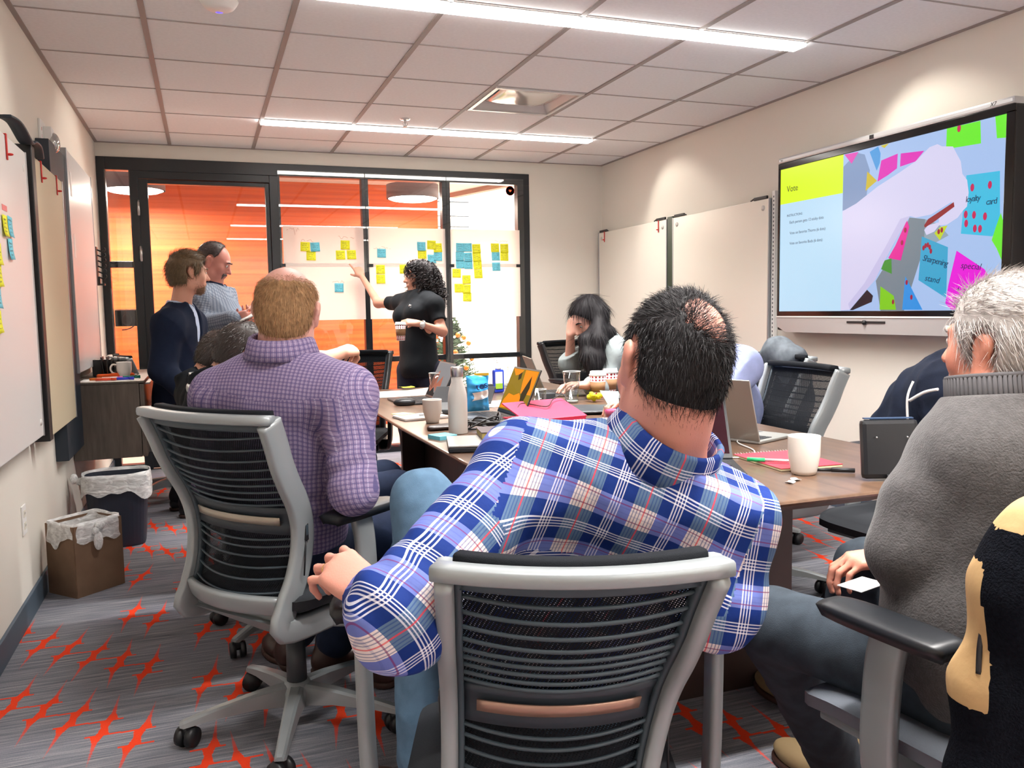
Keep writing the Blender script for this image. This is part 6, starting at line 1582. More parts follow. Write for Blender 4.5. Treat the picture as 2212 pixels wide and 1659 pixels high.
# I: grey haired man at right
def man_grey():
    sp = dict(pel=(1.33, 1.05, .53), neck=(1.343, 1.115, 1.005), shL=(1.288, 1.136, 0.902), shR=(1.602, 1.179, 0.878), elL=(1.164, 1.135, 0.758), wrL=(1.331, 1.236, 0.652), elR=(1.62, 1.30, .70), wrR=(1.42, 1.42, .64), hs=1.02, nr=.062)
    sp['head'] = F = head_frame((1.399, 1.148, 1.120), -6, 2, 0)
    sp['hiL'] = (1.25, 1.06, .53); sp['hiR'] = (1.43, 1.08, .53); sp['knL'] = (1.106, 1.434, 0.529); sp['anL'] = (1.393, 1.543, 0.084); sp['knR'] = (1.469, 1.540, 0.567); sp['anR'] = (1.62, 1.92, .10)
    sp['brow'] = mat('grey_brow', s2l(120, 110, 105), .6)
    sk = skin('skin_tan', s2l(220, 150, 124))
    root, P, fr = person(sp, 'grey haired man in a charcoal zip-neck sweater seated at the right edge', sk, .005, [dict(W_=sp['wrL'], D=(.5, .6, -.2), N=(0, 0, 1), side=-1, curls=[(20, 40, 20)]*4), dict(W_=sp['wrR'], D=(-.6, .3, -.1), N=(0, 0, 1), side=1)])
    Rm, up, r, f, L = fr; c = lambda t, x=0, y=0: P['pel']+up*L*t+f*y+r*x
    m_sw = mat('charcoal_fleece', s2l(78, 76, 76), .95, noise=.16, nscale=70, bump=.5, bscale=260, spec=.1, sheen=.2)
    S = SDF(); S.ell(c(.02), (.19, .18, .15), Rm, .06); S.ell(c(.24, -.02, .03), (.19, .165, .15), Rm, .08); S.ell(c(.36, 0, .02), (.17, .14, .19), Rm, .06); S.ell(c(.68), (.17, .125, .19), Rm, .06); S.ell(c(.82, 0, -.01), (.165, .10, .12), Rm, .05)
    S.cap(P['shL'], P['shR'], .070, .078, .05); S.cap(P['shL']+up*.01, P['neck']-up*.03, .066, .07, .06); S.cap(P['shR']+up*.01, P['neck']-up*.03, .066, .07, .06)
    for s_ in 'LR': (S.path([P['shL'], (1.211, 1.136, 0.833), P['elL']], [.082, .078, .062], .03) if s_ == 'L' else S.cap(P['shR'], P['elR'], .078, .062, .03)); S.cap(P['el'+s_], P['wr'+s_], .060, .050, .04)
    S.cap(P['neck']-up*.03, P['neck']+up*.03+f*.004, .084, .072, .03)
    S.cut(P['neck']+up*.030, up); S.mods.append(folds(.007, 30, 71, (1, 1, .5)))
    
    sw = sdf_obj('sweater', S, .0055, m_sw, root, 2)
    q = MB().use(mat('rib_knit', s2l(72, 70, 72), .95))
    for i in range(64):
        a = i/64*2*math.pi; q.tube([P['neck']+r*math.cos(a)*.088+f*math.sin(a)*.088-up*.012, P['neck']+r*math.cos(a)*.078+f*math.sin(a)*.078+up*.030, P['neck']+r*math.cos(a)*.077+f*math.sin(a)*.077+up*.062], .0045, 6)
    q.tube([P['neck']+up*.062+r*math.cos(a)*.075+f*math.sin(a)*.075 for a in np.linspace(0, 6.283, 40)[:-1]], .006, 8, closed=True); q.build('ribbed_collar', None, sw)
    trousers(P, m_jean_g, root, .0065, .012, 1.05, 72, .009)
    shoe('shoe', (1.424, 1.562, 0.062), (-.2, 1, 0), mat('tan_suede', s2l(140, 118, 84), .8), root, 1.1); shoe('shoe', (1.62, 1.93, .1), (-.1, 1, 0), MATS['tan_suede'], root, 1.1)
    m_h = mat('silver_hair', s2l(176, 170, 166), .45, spec=.4, noise=.22, nscale=120)
    def fl(Pp):
        q = F.loc(Pp); d = np.stack([q[:, 0]*2-.2, -.5+0*q[:, 0], -.6+0*q[:, 0]], 1); tp = q[:, 2] > .06; d[tp] = (-.3, -.85, .1); return d@F.R.T
    Sh = headhair(F, 1.02, .014, .062, -.030, -.085); V, Q = Sh.mesh(.005); V = relax(V, Q, 2)
    H1 = hairmesh('h', V, Q, m_h, root, 9000, .026, .00055, fl, .22, .22, 75)
    Va, Qa = merge((V, Q), H1); mesh_vq('hair', Va, Qa, m_h, root)
    S = SDF(); S.ell(F(0, .030, -.078), (.0535, .060, .044), F.R, .02); S.ell(F(0, .066, -.104), (.026, .022, .020), F.R, .02)
    for m_ in (-1, 1): S.cap(F(m_*.070, .012, -.0), F(m_*.056, .02, -.07), .012, .014, .02)
    S.cut(F(0, .0, -.0), F.u); S.cut(F(0, .0, 0), -F.f); S.ell(F(0, .098, -.066), (.026, .016, .014), F.R, .004, True)
    mb = mat('white_stubble', s2l(196, 176, 164), .7, noise=.2, nscale=200)
    V, Q = S.mesh(.005); H_ = hairmesh('b', V, Q, mb, root, 2500, .006, .0005, (0, 0, -1), .4, .3, 76); V = V-vnormals(V, Q)*.0045
    Va, Qa = merge((V, Q), H_); mesh_vq('beard', Va, Qa, mb, root)
    o = MB().use(m_paper).box((1.260, 1.344, 0.621), (.09, .055, .0015), rotm('Z', R_(15))).build('paper_card'); tag(o, 'small white card lying on the lap of the grey haired man', 'card')
man_grey()
# ================================================================== THINGS ON THE TABLE (top at z = .74)
TZ = TH
m_cer = mat('white_ceramic', s2l(238, 234, 226), .25, coat=.4); m_cerg = mat('warm_grey_ceramic', s2l(206, 200, 192), .35, coat=.2)
m_lapalu = mat('laptop_aluminium', s2l(176, 176, 172), .38, metal=.7); m_lapblk = mat('laptop_black', s2l(22, 24, 28), .4); m_key = mat('keycap', s2l(30, 32, 36), .5)
m_scr = mat('dark_screen', s2l(10, 10, 14), .08, spec=.6)
def mug(x, y, z, r, h, label, m, handle=None, ry=0, taper=.85):
    t = empty('mug', (x, y, z), 0, label, 'mug')
    rb = r*taper
    q = MB().use(m); q.lathe([(.0001, 0), (rb*.8, 0), (rb*.93, .003), (rb, .012), (r*.985, h*.5), (r, h*.97), (r*.995, h), (r*.95, h), (r*.94, h*.95), (rb*.9, .02), (.0001, .012)], seg=40)
    q.build('cup_body', None, t)
    if handle is not None:
        a = R_(handle); d = Vector((math.cos(a), math.sin(a), 0))
        q = MB().use(m); q.tube(chain([d*(r*.93)+Vector((0, 0, h*.82)), d*(r+.020)+Vector((0, 0, h*.84)), d*(r+.032)+Vector((0, 0, h*.6)), d*(r+.022)+Vector((0, 0, h*.34)), d*(r*.9)+Vector((0, 0, h*.24))], 6), .0052, 10); q.build('handle', None, t)
    return t
mug(1.525, 1.85, TZ, .0435, .107, 'large white ceramic mug at the near right end of the table', m_cer, 80, taper=.80)
mug(.868, 3.345, TZ, .040, .098, 'light grey mug left of the white steel bottle', m_cerg, 60, taper=.72)
mug(-.462, 5.42, CZ1, .042, .092, 'white mug standing on the wall cabinet', m_cer, 190, taper=.8)
def laptop(label, x, y, rz, w, d, tilt, shell, screen=None, th=.009, keys=True, lidlogo=None, z=TZ):
    t = empty('laptop', (x, y, z), R_(rz), label, 'laptop')
    simple(lambda q: q.box((0, 0, th/2+.001), (w, d, th), bev=.003), 'base', shell, t)
    q = MB().use(m_key)
    for i in range(13):
        for j in range(5): q.box((-w*.44+w*.88*(i+.5)/13, d*.03+j*d*.082, th+.0018), (w*.058, d*.066, .0015))
    q.build('keyboard', None, t)
    simple(lambda q: q.box((0, -d*.3, th+.0013), (w*.3, d*.28, .0006)), 'touchpad', mat('touchpad_grey', s2l(90, 92, 96), .3), t)
    A = R_(tilt); hy = d/2-.004; lh = d*.98
    T = Matrix.Translation((0, hy, th)) @ Matrix.Rotation(-A, 4, 'X') if False else Matrix.Translation((0, hy, th+.001)) @ Matrix.Rotation(A, 4, 'X')
    q = MB().use(shell); n0 = len(q.v); q.box((0, 0, lh/2), (w, .006, lh), bev=.0025); q.v = [T @ v for v in q.v]; lid = q.build('lid', None, t)
    q = MB().use(screen or m_scr); q.box((0, -.0034, lh/2+.004), (w*.95, .0006, lh*.89)); q.v = [T @ v for v in q.v]; sc = q.build('screen', None, lid)
    if lidlogo: lidlogo(lid, T, lh)
    return t, T, lh, sc
# open laptops (local +y = away from the user, screen faces -y)
def applelogo(lid, T, lh):
    q = MB().use(mat('lit_logo', (1, 1, 1), .4, emit=(1, 1, 1), es=2.2)); s = .021
    B = Matrix(((-1, 0, 0, 0), (0, 0, 1, .0033), (0, 1, 0, lh*.52), (0, 0, 0, 1)))
    ol = []
    for k in range(40):
        a = 2*math.pi*k/40; rr_ = 1-.10*math.cos(2*a)*0; x = math.cos(a)*(.92+.06*math.sin(a)); y = math.sin(a)*.95
        if y > .55: y = .55+(y-.55)*.5+.10*abs(x)
        if y < -.7: y = y+.14*(1-min(1, abs(x)/.3))
        if x > .55:
            dd = (x-1.12)**2+(y-.12)**2
            if dd < .17: x = 1.12-math.sqrt(max(.0, .17-(y-.12)**2))
        ol.append((x*s, y*s))
    q.prism(ol, .0006, T @ B)
    q.prism([(s*.05, s*.85), (s*.1, s*1.15), (s*.42, s*1.5), (s*.42, s*1.2), (s*.25, s*.92)], .0006, T @ B)
    q.build('lit_emblem', None, lid)
laptop('open silver laptop with a glowing emblem on its lid, right side of the table', 1.76, 2.50, 112, .33, .225, -18, m_lapalu, lidlogo=applelogo)
laptop('open black laptop beside the plaid shoulder, its screen dark red', 1.26, 2.05, -25, .33, .23, -42, m_lapblk, mat('dark_red_screen', s2l(20, 8, 14), .1, emit=s2l(70, 8, 28), es=.5))  # whole screen glows one dark red
def paint_ribbon(sc, T, lh, w): pass
t, T, lh, sc = laptop('open laptop with a grey and copper wallpaper on the left side of the table', .985, 4.17, -90, .31, .21, -26, m_lapblk, mat('lap_screen_grey', (0, 0, 0), .7, spec=.1, emit=s2l(150, 148, 150), es=.7))
q = MB().use(mat('lap_screen_copper', (0, 0, 0), .7, spec=.1, emit=s2l(178, 104, 82), es=.8))
q.add([T @ Vector((x, -.0039, z)) for x, z in ((-.145, .03), (-.145, .11), (-.06, .155), (-.04, .08), (.03, .13), (.06, .05), (.02, .02), (-.05, .06), (-.09, .02))], [(0, 1, 8), (1, 2, 3), (1, 3, 7, 8), (3, 4, 7), (4, 5, 6, 7)])
q.use(mat('lap_screen_black', (0, 0, 0), .7, spec=.1, emit=s2l(22, 22, 28), es=.6)); q.add([T @ Vector((x, -.0041, z)) for x, z in ((-.147, .012), (.147, .012), (.147, .02), (.06, .045), (-.02, .03), (-.06, .06), (-.1, .03), (-.147, .06))], [(0, 1, 2, 3, 4, 5, 6, 7)])
q.build('wallpaper', None, sc)
t, T, lh, sc = laptop('open laptop with a bright orange and olive wallpaper in the table middle', 1.115, 3.37, -88, .295, .22, -24, m_lapblk, mat('lap_screen_olive', (0, 0, 0), .7, spec=.1, emit=s2l(140, 112, 14), es=1.0))
def blob(q, T, pts, d): q.add([T @ Vector((x, -.0038-d, z)) for x, z in pts], [tuple(f) for f in tess([[Vector((x, z, 0)) for x, z in pts]])])
q = MB().use(mat('lap_screen_orange', (0, 0, 0), .7, spec=.1, emit=s2l(250, 126, 4), es=1.2))
blob(q, T, [(.0, .205), (.135, .205), (.135, .10), (.03, .10), (.01, .15)], 0); blob(q, T, [(-.135, .02), (-.06, .025), (.02, .02), (.135, .02), (.135, .06), (.06, .07), (.02, .10), (-.03, .085), (-.09, .09), (-.12, .06)], .0001); blob(q, T, [(-.135, .205), (-.02, .205), (-.04, .185), (-.09, .175)], 0)
q.use(mat('lap_screen_shade', (0, 0, 0), .7, spec=.1, emit=s2l(58, 46, 10), es=.8)); blob(q, T, [(.05, .065), (.09, .07), (.105, .13), (.085, .185), (.06, .14), (.04, .10)], .0002); blob(q, T, [(-.06, .18), (-.03, .195), (-.02, .165), (-.045, .155)], .0002)
q.build('wallpaper', None, sc)
laptop('open grey laptop the woman in the blazer is typing on', 1.80, 4.16, 78, .31, .215, -22, mat('laptop_space_grey', s2l(112, 108, 100), .4, metal=.6), screen=m_scr)
# closed laptop, notebooks, leather book near the left table edge
t = empty('laptop', (.90, 2.66, TZ), R_(-14), 'closed silver and black laptop under a notebook near the left table edge', 'laptop')
simple(lambda q: q.box((0, 0, .010), (.31, .22, .016), bev=.004), 'base', m_lapblk, t); simple(lambda q: q.box((0, 0, .022), (.31, .22, .006), bev=.002), 'lid', m_lapalu, t)
t = empty('notebook', (.975, 2.72, TZ+.025), R_(-10), 'thick notebook with gilt page edges on the closed laptop', 'book')
simple(lambda q: q.box((0, 0, .012), (.20, .14, .020)), 'pages', mat('gilt_pages', s2l(168, 150, 84), .5), t); simple(lambda q: (q.box((0, 0, .0235), (.206, .146, .003), bev=.001), q.box((0, 0, .0012), (.206, .146, .0024))), 'cover', mat('plum_cover', s2l(70, 56, 62), .5), t)
t = empty('pen', (1.005, 2.73, TZ+.054), R_(-4), 'blue and white ballpoint pen lying on the plum notebook', 'pen')
simple(lambda q: q.cyl((-.055, 0, 0), (.0, 0, 0), .0058), 'grip', mat('pen_blue', s2l(34, 60, 170), .35), t); simple(lambda q: (q.cyl((0, 0, 0), (.075, 0, 0), .005), q.cyl((-.055, 0, 0), (-.068, 0, 0), .0052, .001)), 'barrel', m_silver, t)
# steel bottle
t = empty('water_bottle', (.88, 3.01, TZ), 0, 'tall white insulated bottle with a steel cap', 'bottle')
simple(lambda q: q.lathe([(.0001, 0), (.035, 0), (.0365, .004), (.0365, .13), (.035, .15), (.029, .178), (.0225, .195), (.0215, .215), (.0001, .215)], seg=40), 'bottle_body', mat('bottle_white', s2l(212, 208, 202), .4), t)
simple(lambda q: q.lathe([(.0225, .2155), (.0235, .217), (.0235, .248), (.022, .252), (.0001, .252)], seg=40), 'cap', m_steel, t)
# leather wallet, blue note pad, white notebook, loose papers
o = sdf_obj('leather_case', SDF().ell((.875, 3.13, TZ+.010), (.085, .028, .010), rotm('Z', R_(12))).cap((.80, 3.12, TZ+.009), (.95, 3.15, TZ+.011), .009, .011, .02), .004, mat('dark_leather', s2l(48, 34, 30), .4)); tag(o, 'dark brown leather case lying in front of the grey mug', 'case')
o = MB().use(m_b).box((.792, 2.915, TZ+.007), (.076, .076, .014), rotm('Z', R_(20))).build('sticky_pad'); tag(o, 'blue sticky note pad lying at the left table edge', 'sticky pad')
t = empty('notebook', (.86, 3.52, TZ), R_(8), 'open white notebook at the left table edge behind the grey mug', 'book')
simple(lambda q: q.box((0, 0, .006), (.20, .15, .010), bev=.002), 'pages', m_paper, t); simple(lambda q: q.box((0, 0, .0009), (.204, .154, .0016)), 'cover', m_darkgrey, t)
o = MB().use(mat('pale_yellow_paper', s2l(236, 226, 150), .7)).box((.80, 3.60, TZ+.0125), (.074, .074, .002), rotm('Z', R_(30))).build('sticky_note'); tag(o, 'pale yellow note lying on the open white notebook', 'sticky note')
o = MB().use(m_silver).cyl((.85, 3.50, TZ+.0158), (.96, 3.53, TZ+.0158), .0045).build('pen'); tag(o, 'slim grey pen resting on the open white notebook', 'pen')
def sheet(name, label, x, y, w, d, rz, m=m_paper, z=.0012, curl=.004, cat='paper', seed=1):
    r = random.Random(seed); a = R_(rz); ca, sa = math.cos(a), math.sin(a)
    q = MB().use(m); q.grid(lambda u, v: Vector((x+((u-.5)*w)*ca-((v-.5)*d)*sa, y+((u-.5)*w)*sa+((v-.5)*d)*ca, TZ+z+curl*(2*u-1)**4*(.5+.5*math.sin(3*v)))), 9, 7, .0006); o = q.build(name); return tag(o, label, cat)
sheet('paper_sheet', 'large white sheet spread at the far left end of the table', .98, 4.62, .52, .34, 5, curl=.012)
sheet('paper_sheet', 'white sheet lying between the snack bag and orange screen laptop', 1.36, 3.88, .30, .24, 12)
sheet('sticky_note', 'yellow sticky note at the far end of the table', 1.10, 4.82, .076, .076, 8, m_y, cat='sticky note', z=.016)
for i, (x, y) in enumerate(((1.415, 1.768), (1.45, 1.79))):
    sheet('paper_scrap', ['left', 'right'][i]+' one of two torn white paper scraps in front of the mug', x, y, .024, .02, 30+50*i, curl=.004, z=.002)
# mouse, phones, charger bricks
o = sdf_obj('computer_mouse', SDF().ell((.905, 4.03, TZ+.016), (.055, .034, .022), rotm('Z', R_(-10))).cut((0, 0, TZ+.002), (0, 0, -1)), .004, m_lapblk); tag(o, 'black computer mouse on the table left of the grey bottle', 'mouse')
o = MB().use(m_darkgrey).box((1.04, 3.72, TZ+.012), (.16, .30, .022), rotm('Z', R_(-24)), .006).build('docking_tablet'); tag(o, 'flat dark tablet lying behind the grey mug', 'tablet')
q = MB().use(m_lapblk); q.box((1.17, 3.90, TZ+.05), (.30, .010, .14), rotm('Z', R_(-30)) @ rotm('X', R_(-62)), .003); tag(q.build('tablet_computer'), 'slanted grey tablet leaning behind the steel bottle', 'tablet')
def cable(name, label, pts, r, m, cat='cable'):
    q = MB().use(m); q.tube(chain(pts, 8), r, 7); return tag(q.build(name), label, cat)
rc = random.Random(8); pts = []
for k in range(30):
    a = k*1.25; R1 = .062+.022*math.sin(k*1.7); pts.append((1.01+R1*math.cos(a)*1.25, 3.06+R1*math.sin(a)*.75, TZ+.008+.028*(.5+.5*math.sin(k*2.1))+(.03 if k % 7 == 3 else 0)))
cable('power_cable', 'tangled black power cable coiled beside the white bottle', pts, .0034, m_dark)
o = MB().use(m_dark).box((1.06, 3.055, TZ+.016), (.10, .045, .028), rotm('Z', R_(20)), .006).build('power_adapter'); tag(o, 'black power adapter under the coiled cable', 'adapter')
# snack bag
def bagf():
    q = MB().use(mat('snack_bag_blue', s2l(60, 160, 225), .25, noise=.35, nscale=16, metal=.2)); C0 = Vector((1.155, 3.62, TZ)); a = R_(6)
    def Fb(s_):
        def g(u, v):
            pf = math.sin(math.pi*u)**.6*math.sin(math.pi*min(1, max(0, (v-.03)/.94)))**.5
            wv = .004*math.sin(u*14+v*9)+.003*math.sin(v*31)
            x = (u-.5)*(.115-.012*math.sin(math.pi*v)); y = s_*(.026*pf+.0007)+wv*pf
            return C0+Vector((x*math.cos(a)-y*math.sin(a), x*math.sin(a)+y*math.cos(a), .002+v*.165))
        return g
    q.grid(lambda u, v: Fb(-1)(u, v), 20, 26); q.grid(lambda u, v: Fb(1)(1-u, v), 20, 26)
    o = q.build('snack_bag'); tag(o, 'blue and white foil snack bag standing behind the white bottle', 'snack bag')
    q = MB().use(m_paper); q.grid(lambda u, v: Fb(-1)(.15+.75*u+.1*math.sin(v*3), .30+.22*v+.08*u)+Vector((0, -.0012, 0)), 12, 6); q.build('swoosh', None, o)
    text_mesh('bag_lettering', 'tos', .046, frame4(C0+Vector((-.016, -.0345, .100)), (1, .1, .22), (-.2, 0, 1)), mat('bag_navy', s2l(16, 34, 110), .3), o, depth=.001)
    q = MB().use(mat('bag_gold', s2l(236, 190, 60), .3)); q.box(C0+Vector((.02, 0, .170)), (.07, .004, .012)); q.build('bag_top_seal', None, o)
bagf()
# spray bottle and eraser
t = empty('spray_bottle', (1.525, 4.40, TZ), R_(8), 'blue and white board cleaner spray bottle', 'spray bottle')
simple(lambda q: q.box((0, 0, .065), (.062, .036, .13), bev=.010), 'bottle_body', mat('spray_blue', s2l(36, 66, 190), .35), t)
simple(lambda q: (q.box((-.004, -.019, .07), (.044, .002, .095)),), 'label', m_paper, t); simple(lambda q: q.box((-.004, -.0205, .038), (.044, .0015, .03)), 'label_band', mat('label_green', s2l(150, 190, 60), .5), t)
simple(lambda q: (q.lathe([(.016, .13), (.018, .14), (.012, .15), (.009, .165), (.0001, .165)]), q.cyl((0, 0, .16), (0, 0, .185), .008), q.box((-.008, 0, .186), (.03, .012, .012), bev=.003)), 'spray_nozzle', m_white, t)
o = MB().use(m_darkgrey).box((1.462, 4.36, TZ+.028), (.030, .045, .055), None, .004).build('board_eraser'); tag(o, 'small grey felt board eraser standing beside the spray bottle', 'eraser')
# glasses
def glass(x, y, r0, r1, h, label, water=0):
    t = empty('drinking_glass', (x, y, TZ), 0, label, 'glass', None)
    simple(lambda q: q.lathe([(.0001, .001), (r0, .001), (r0*1.02, .012), (r1, h), (r1-.0022, h), (r0*.93, .016), (.0001, .014)], seg=36), 'tumbler', m_glass, t)
    simple(lambda q: q.tube([(r1*math.cos(a)*.985, r1*math.sin(a)*.985, h) for a in np.linspace(0, 6.283, 36)[:-1]], .0016, 6, closed=True), 'rim', mat('glass_rim', s2l(205, 208, 205), .1, spec=.8), t)
    simple(lambda q: q.lathe([(r0*.95, .004), (r0*1.0, .008), (r0*.95, .013)], seg=36), 'glass_base', mat('glass_foot', s2l(190, 196, 190), .08, spec=.9), t)
    if water: simple(lambda q: q.lathe([(.0001, .015), (r0*.93, .016), (r0+(r1-r0)*water-.003, h*water), (.0001, h*water)], seg=36), 'water', thin_glass('water_surface', (.88, .92, .92), .02, .12), t)
glass(1.135, 4.27, .029, .040, .135, 'clear tumbler behind the laptop with the copper wallpaper', .35)
glass(1.425, 3.55, .033, .038, .095, 'short clear tumbler half full, behind the orange screen laptop', .5)
glass(1.68, 3.74, .030, .044, .155, 'tall clear pint glass in front of the seated woman')
glass(1.66, 4.70, .028, .036, .12, 'clear tumbler behind the woman in the blazer\'s laptop')
# paper coffee cups
def ccup(x, y, z, label, s=1.0, lid=True, rot=None, sleeve=True):
    t = empty('coffee_cup', (x, y, z), 0, label, 'coffee cup')
    m_r = mat('cup_red', s2l(182, 26, 40), .5); m_kr = mat('kraft_sleeve', s2l(150, 112, 78), .8)
    simple(lambda q: q.lathe([(.0001, 0), (.028*s, 0), (.030*s, .003*s), (.040*s, .118*s), (.0001, .118*s)], seg=32), 'cup_body', m_paper, t)
    q = MB().use(m_r)
    for k in range(14):
        a = 2*math.pi*k/14
        for (z0, z1) in ((.004, .020), (.022, .036), (.088, .100), (.102, .115)):
            zm = (z0+z1)/2; R0 = lambda z_: (.0302+.0098*z_/.115+.0006)*s
            p = lambda da, z_: (R0(z_)*math.cos(a+da), R0(z_)*math.sin(a+da), z_*s)
            q.add([p(-.15, zm), p(0, z0), p(.15, zm), p(0, z1)], [(0, 1, 2, 3)])
    q.build('diamond_print', None, t)
    if sleeve: simple(lambda q: q.lathe([(.0325*s, .036*s), (.0335*s, .036*s), (.0385*s, .086*s), (.0375*s, .086*s)], seg=32), 'sleeve', m_kr, t)
    if lid: simple(lambda q: q.lathe([(.0425*s, .114*s), (.0425*s, .121*s), (.039*s, .123*s), (.037*s, .136*s), (.034*s, .137*s), (.033*s, .132*s), (.0001, .132*s)], seg=32), 'lid', m_white, t)
    return t
ccup(1.865, 3.83, TZ, 'nearer of two red and white paper coffee cups on the table', 1.05)
ccup(1.965, 3.90, TZ, 'farther of two red and white paper coffee cups, beside the plaid man\'s head', 1.1)
hc = ccup(*(1.272, 5.716, 0.999), 'red and white paper coffee cup held by the standing woman', .95)
# red folder, dark sleeve, pink lidded tub, yellow crumpled notes, badge reel, mints card
q = MB().use(mat('pink_red_folder', s2l(214, 44, 84), .5)); q.box((1.31, 3.20, TZ+.045), (.30, .20, .006), rotm('Z', R_(10)) @ rotm('X', R_(16)), .002); q.box((1.31, 3.20, TZ+.008), (.29, .19, .014), rotm('Z', R_(10))); o = q.build('folder'); tag(o, 'pinkish red folder beside the orange screen laptop', 'folder')
cable('elastic_cord', 'thin black cord looped over the red folder', [(1.20, 3.22, TZ+.058), (1.24, 3.26, TZ+.07), (1.32, 3.20, TZ+.058), (1.38, 3.27, TZ+.078), (1.44, 3.30, TZ+.095), (1.43, 3.24, TZ+.07)], .0022, m_dark, 'cord')
o = sdf_obj('laptop_sleeve', SDF().ell((1.60, 3.38, TZ+.012), (.19, .13, .014), rotm('Z', R_(-15))).cut((0, 0, TZ+.001), (0, 0, -1)), .007, m_darkgrey); tag(o, 'flat dark grey laptop sleeve behind the red folder', 'sleeve')
def crumple(x, y, r, label, m, seed):
    rr_ = random.Random(seed); S = SDF()
    for k in range(7): S.ell((x+rr_.uniform(-r, r)*.7, y+rr_.uniform(-r, r)*.7, TZ+r*.7+rr_.uniform(-r, r)*.35), (r*.6, r*.4, r*.35), rotm('XYZ'[k % 3], rr_.uniform(0, 3)) @ rotm('Z', rr_.uniform(0, 3)), .004)
    S.cut((0, 0, TZ+.001), (0, 0, -1)); S.mods.append(folds(.006, 200, seed, (1, 1, 1))); tag(sdf_obj('crumpled_note', S, .0035, m), label, 'paper')
crumple(1.80, 3.72, .034, 'crumpled yellow paper beside the pint glass', m_y, 3); crumple(1.705, 4.33, .028, 'crumpled yellow paper behind the laptop the woman types on', m_y, 5)
o = MB().use(m_darkgrey).box((1.62, 3.92, TZ+.018), (.075, .055, .034), None, .004).build('small_box'); tag(o, 'small dark grey box left of the pint glass', 'box')
t = empty('plastic_tub', (1.60, 3.14, TZ), 0, 'small clear tub with pink contents near the plaid collar', 'tub')
simple(lambda q: q.lathe([(.0001, .001), (.036, .001), (.042, .05), (.0405, .05), (.035, .004), (.0001, .004)], seg=30), 'tub_body', m_glass, t); simple(lambda q: q.lathe([(.0001, .005), (.034, .005), (.038, .034), (.0001, .040)], seg=30), 'contents', mat('pink_sweet', s2l(230, 70, 140), .4), t)
q = MB().use(mat('mint_card', s2l(180, 236, 214), .6)); q.add([(1.72, 3.40, TZ+.002), (1.80, 3.42, TZ+.002), (1.79, 3.46, TZ+.075), (1.69, 3.45, TZ+.085), (1.76, 3.47, TZ+.002)], [(0, 1, 2, 3), (1, 4, 2), (0, 3, 4)]); tag(q.build('folded_card'), 'folded mint and yellow card standing behind the plaid collar', 'card')
cable('charging_cable', 'grey flexible cable stalk rising behind the plaid collar', [(1.66, 3.20, TZ+.004), (1.665, 3.21, TZ+.05), (1.68, 3.22, TZ+.10), (1.72, 3.24, TZ+.115)], .005, m_alu)
cable('charging_cable', 'white charging cable of the silver laptop running toward the mug', [(1.70, 2.40, TZ+.006), (1.66, 2.34, TZ+.004), (1.62, 2.20, TZ+.003), (1.52, 2.12, TZ+.003), (1.40, 2.2, TZ+.003)], .0022, m_white)
# near right: red spiral notebook, green highlighter pen, black pen, white stylus
t = empty('notebook', (1.60, 2.02, TZ), R_(-4), 'red spiral notebook under the green pen near the white mug', 'book')
simple(lambda q: q.box((0, 0, .004), (.20, .25, .006)), 'pages', mat('cream_pages', s2l(232, 222, 180), .7), t); simple(lambda q: q.box((0, 0, .0078), (.202, .252, .0014)), 'cover', mat('red_cover', s2l(206, 50, 72), .45), t)
q = MB().use(m_silver)
for k in range(20): q.tube([(-.095+k*.01+.0*i, .126+.005*math.cos(a), .005+.006*math.sin(a)) for i, a in enumerate(np.linspace(0, 6.283, 10)[:-1])], .0008, 4, closed=True)
q.build('spiral_wire', None, t)
q = MB().use(m_silver); q.cyl((1.505, 2.00, TZ+.016), (1.60, 1.92, TZ+.016), .0048); o = q.build('marker_pen'); q = MB().use(mat('pen_green', s2l(40, 180, 110), .4)); q.cyl((1.47, 2.03, TZ+.016), (1.508, 1.998, TZ+.016), .0062); q.build('cap', None, o); tag(o, 'pen with a green cap lying on the red notebook', 'pen')
q = MB().use(m_dark); q.cyl((1.605, 1.835, TZ+.008), (1.655, 1.80, TZ+.008), .0062); q.cyl((1.56, 1.865, TZ+.007), (1.605, 1.835, TZ+.007), .0045); tag(q.build('marker_pen'), 'black marker pen just right of the large white mug', 'pen')
q = MB().use(m_white); q.cyl((1.18, 1.72, TZ+.006), (1.268, 1.700, TZ+.006), .0052); q.ball((1.268, 1.700, TZ+.006), .0052); tag(q.build('stylus'), 'white stylus poking out past the plaid shoulder', 'stylus')
# black square device on its foot at the table corner
t = empty('tabletop_device', (1.675, 1.70, TZ), R_(-20), 'black square tabletop device standing on edge at the near right corner', 'device')
def devf(q):
    q.box((0, 0, .082), (.15, .026, .155), rotm('X', R_(-8)), .012)
simple(devf, 'housing', m_lapblk, t)
simple(lambda q: q.box((.02, -.03, .012), (.07, .05, .008), rotm('X', R_(14)), .002), 'foot', m_dark, t)
simple(lambda q: q.box((0, .012, .162), (.13, .012, .003)), 'top_edge', mat('blue_grey_rubber', s2l(48, 72, 104), .5), t)
simple(lambda q: [q.cyl((x, -.013-.0*z, z), (x, -.017, z), .0022) for x in (-.04, .04) for z in (.04, .115)], 'screw', m_steel, t)
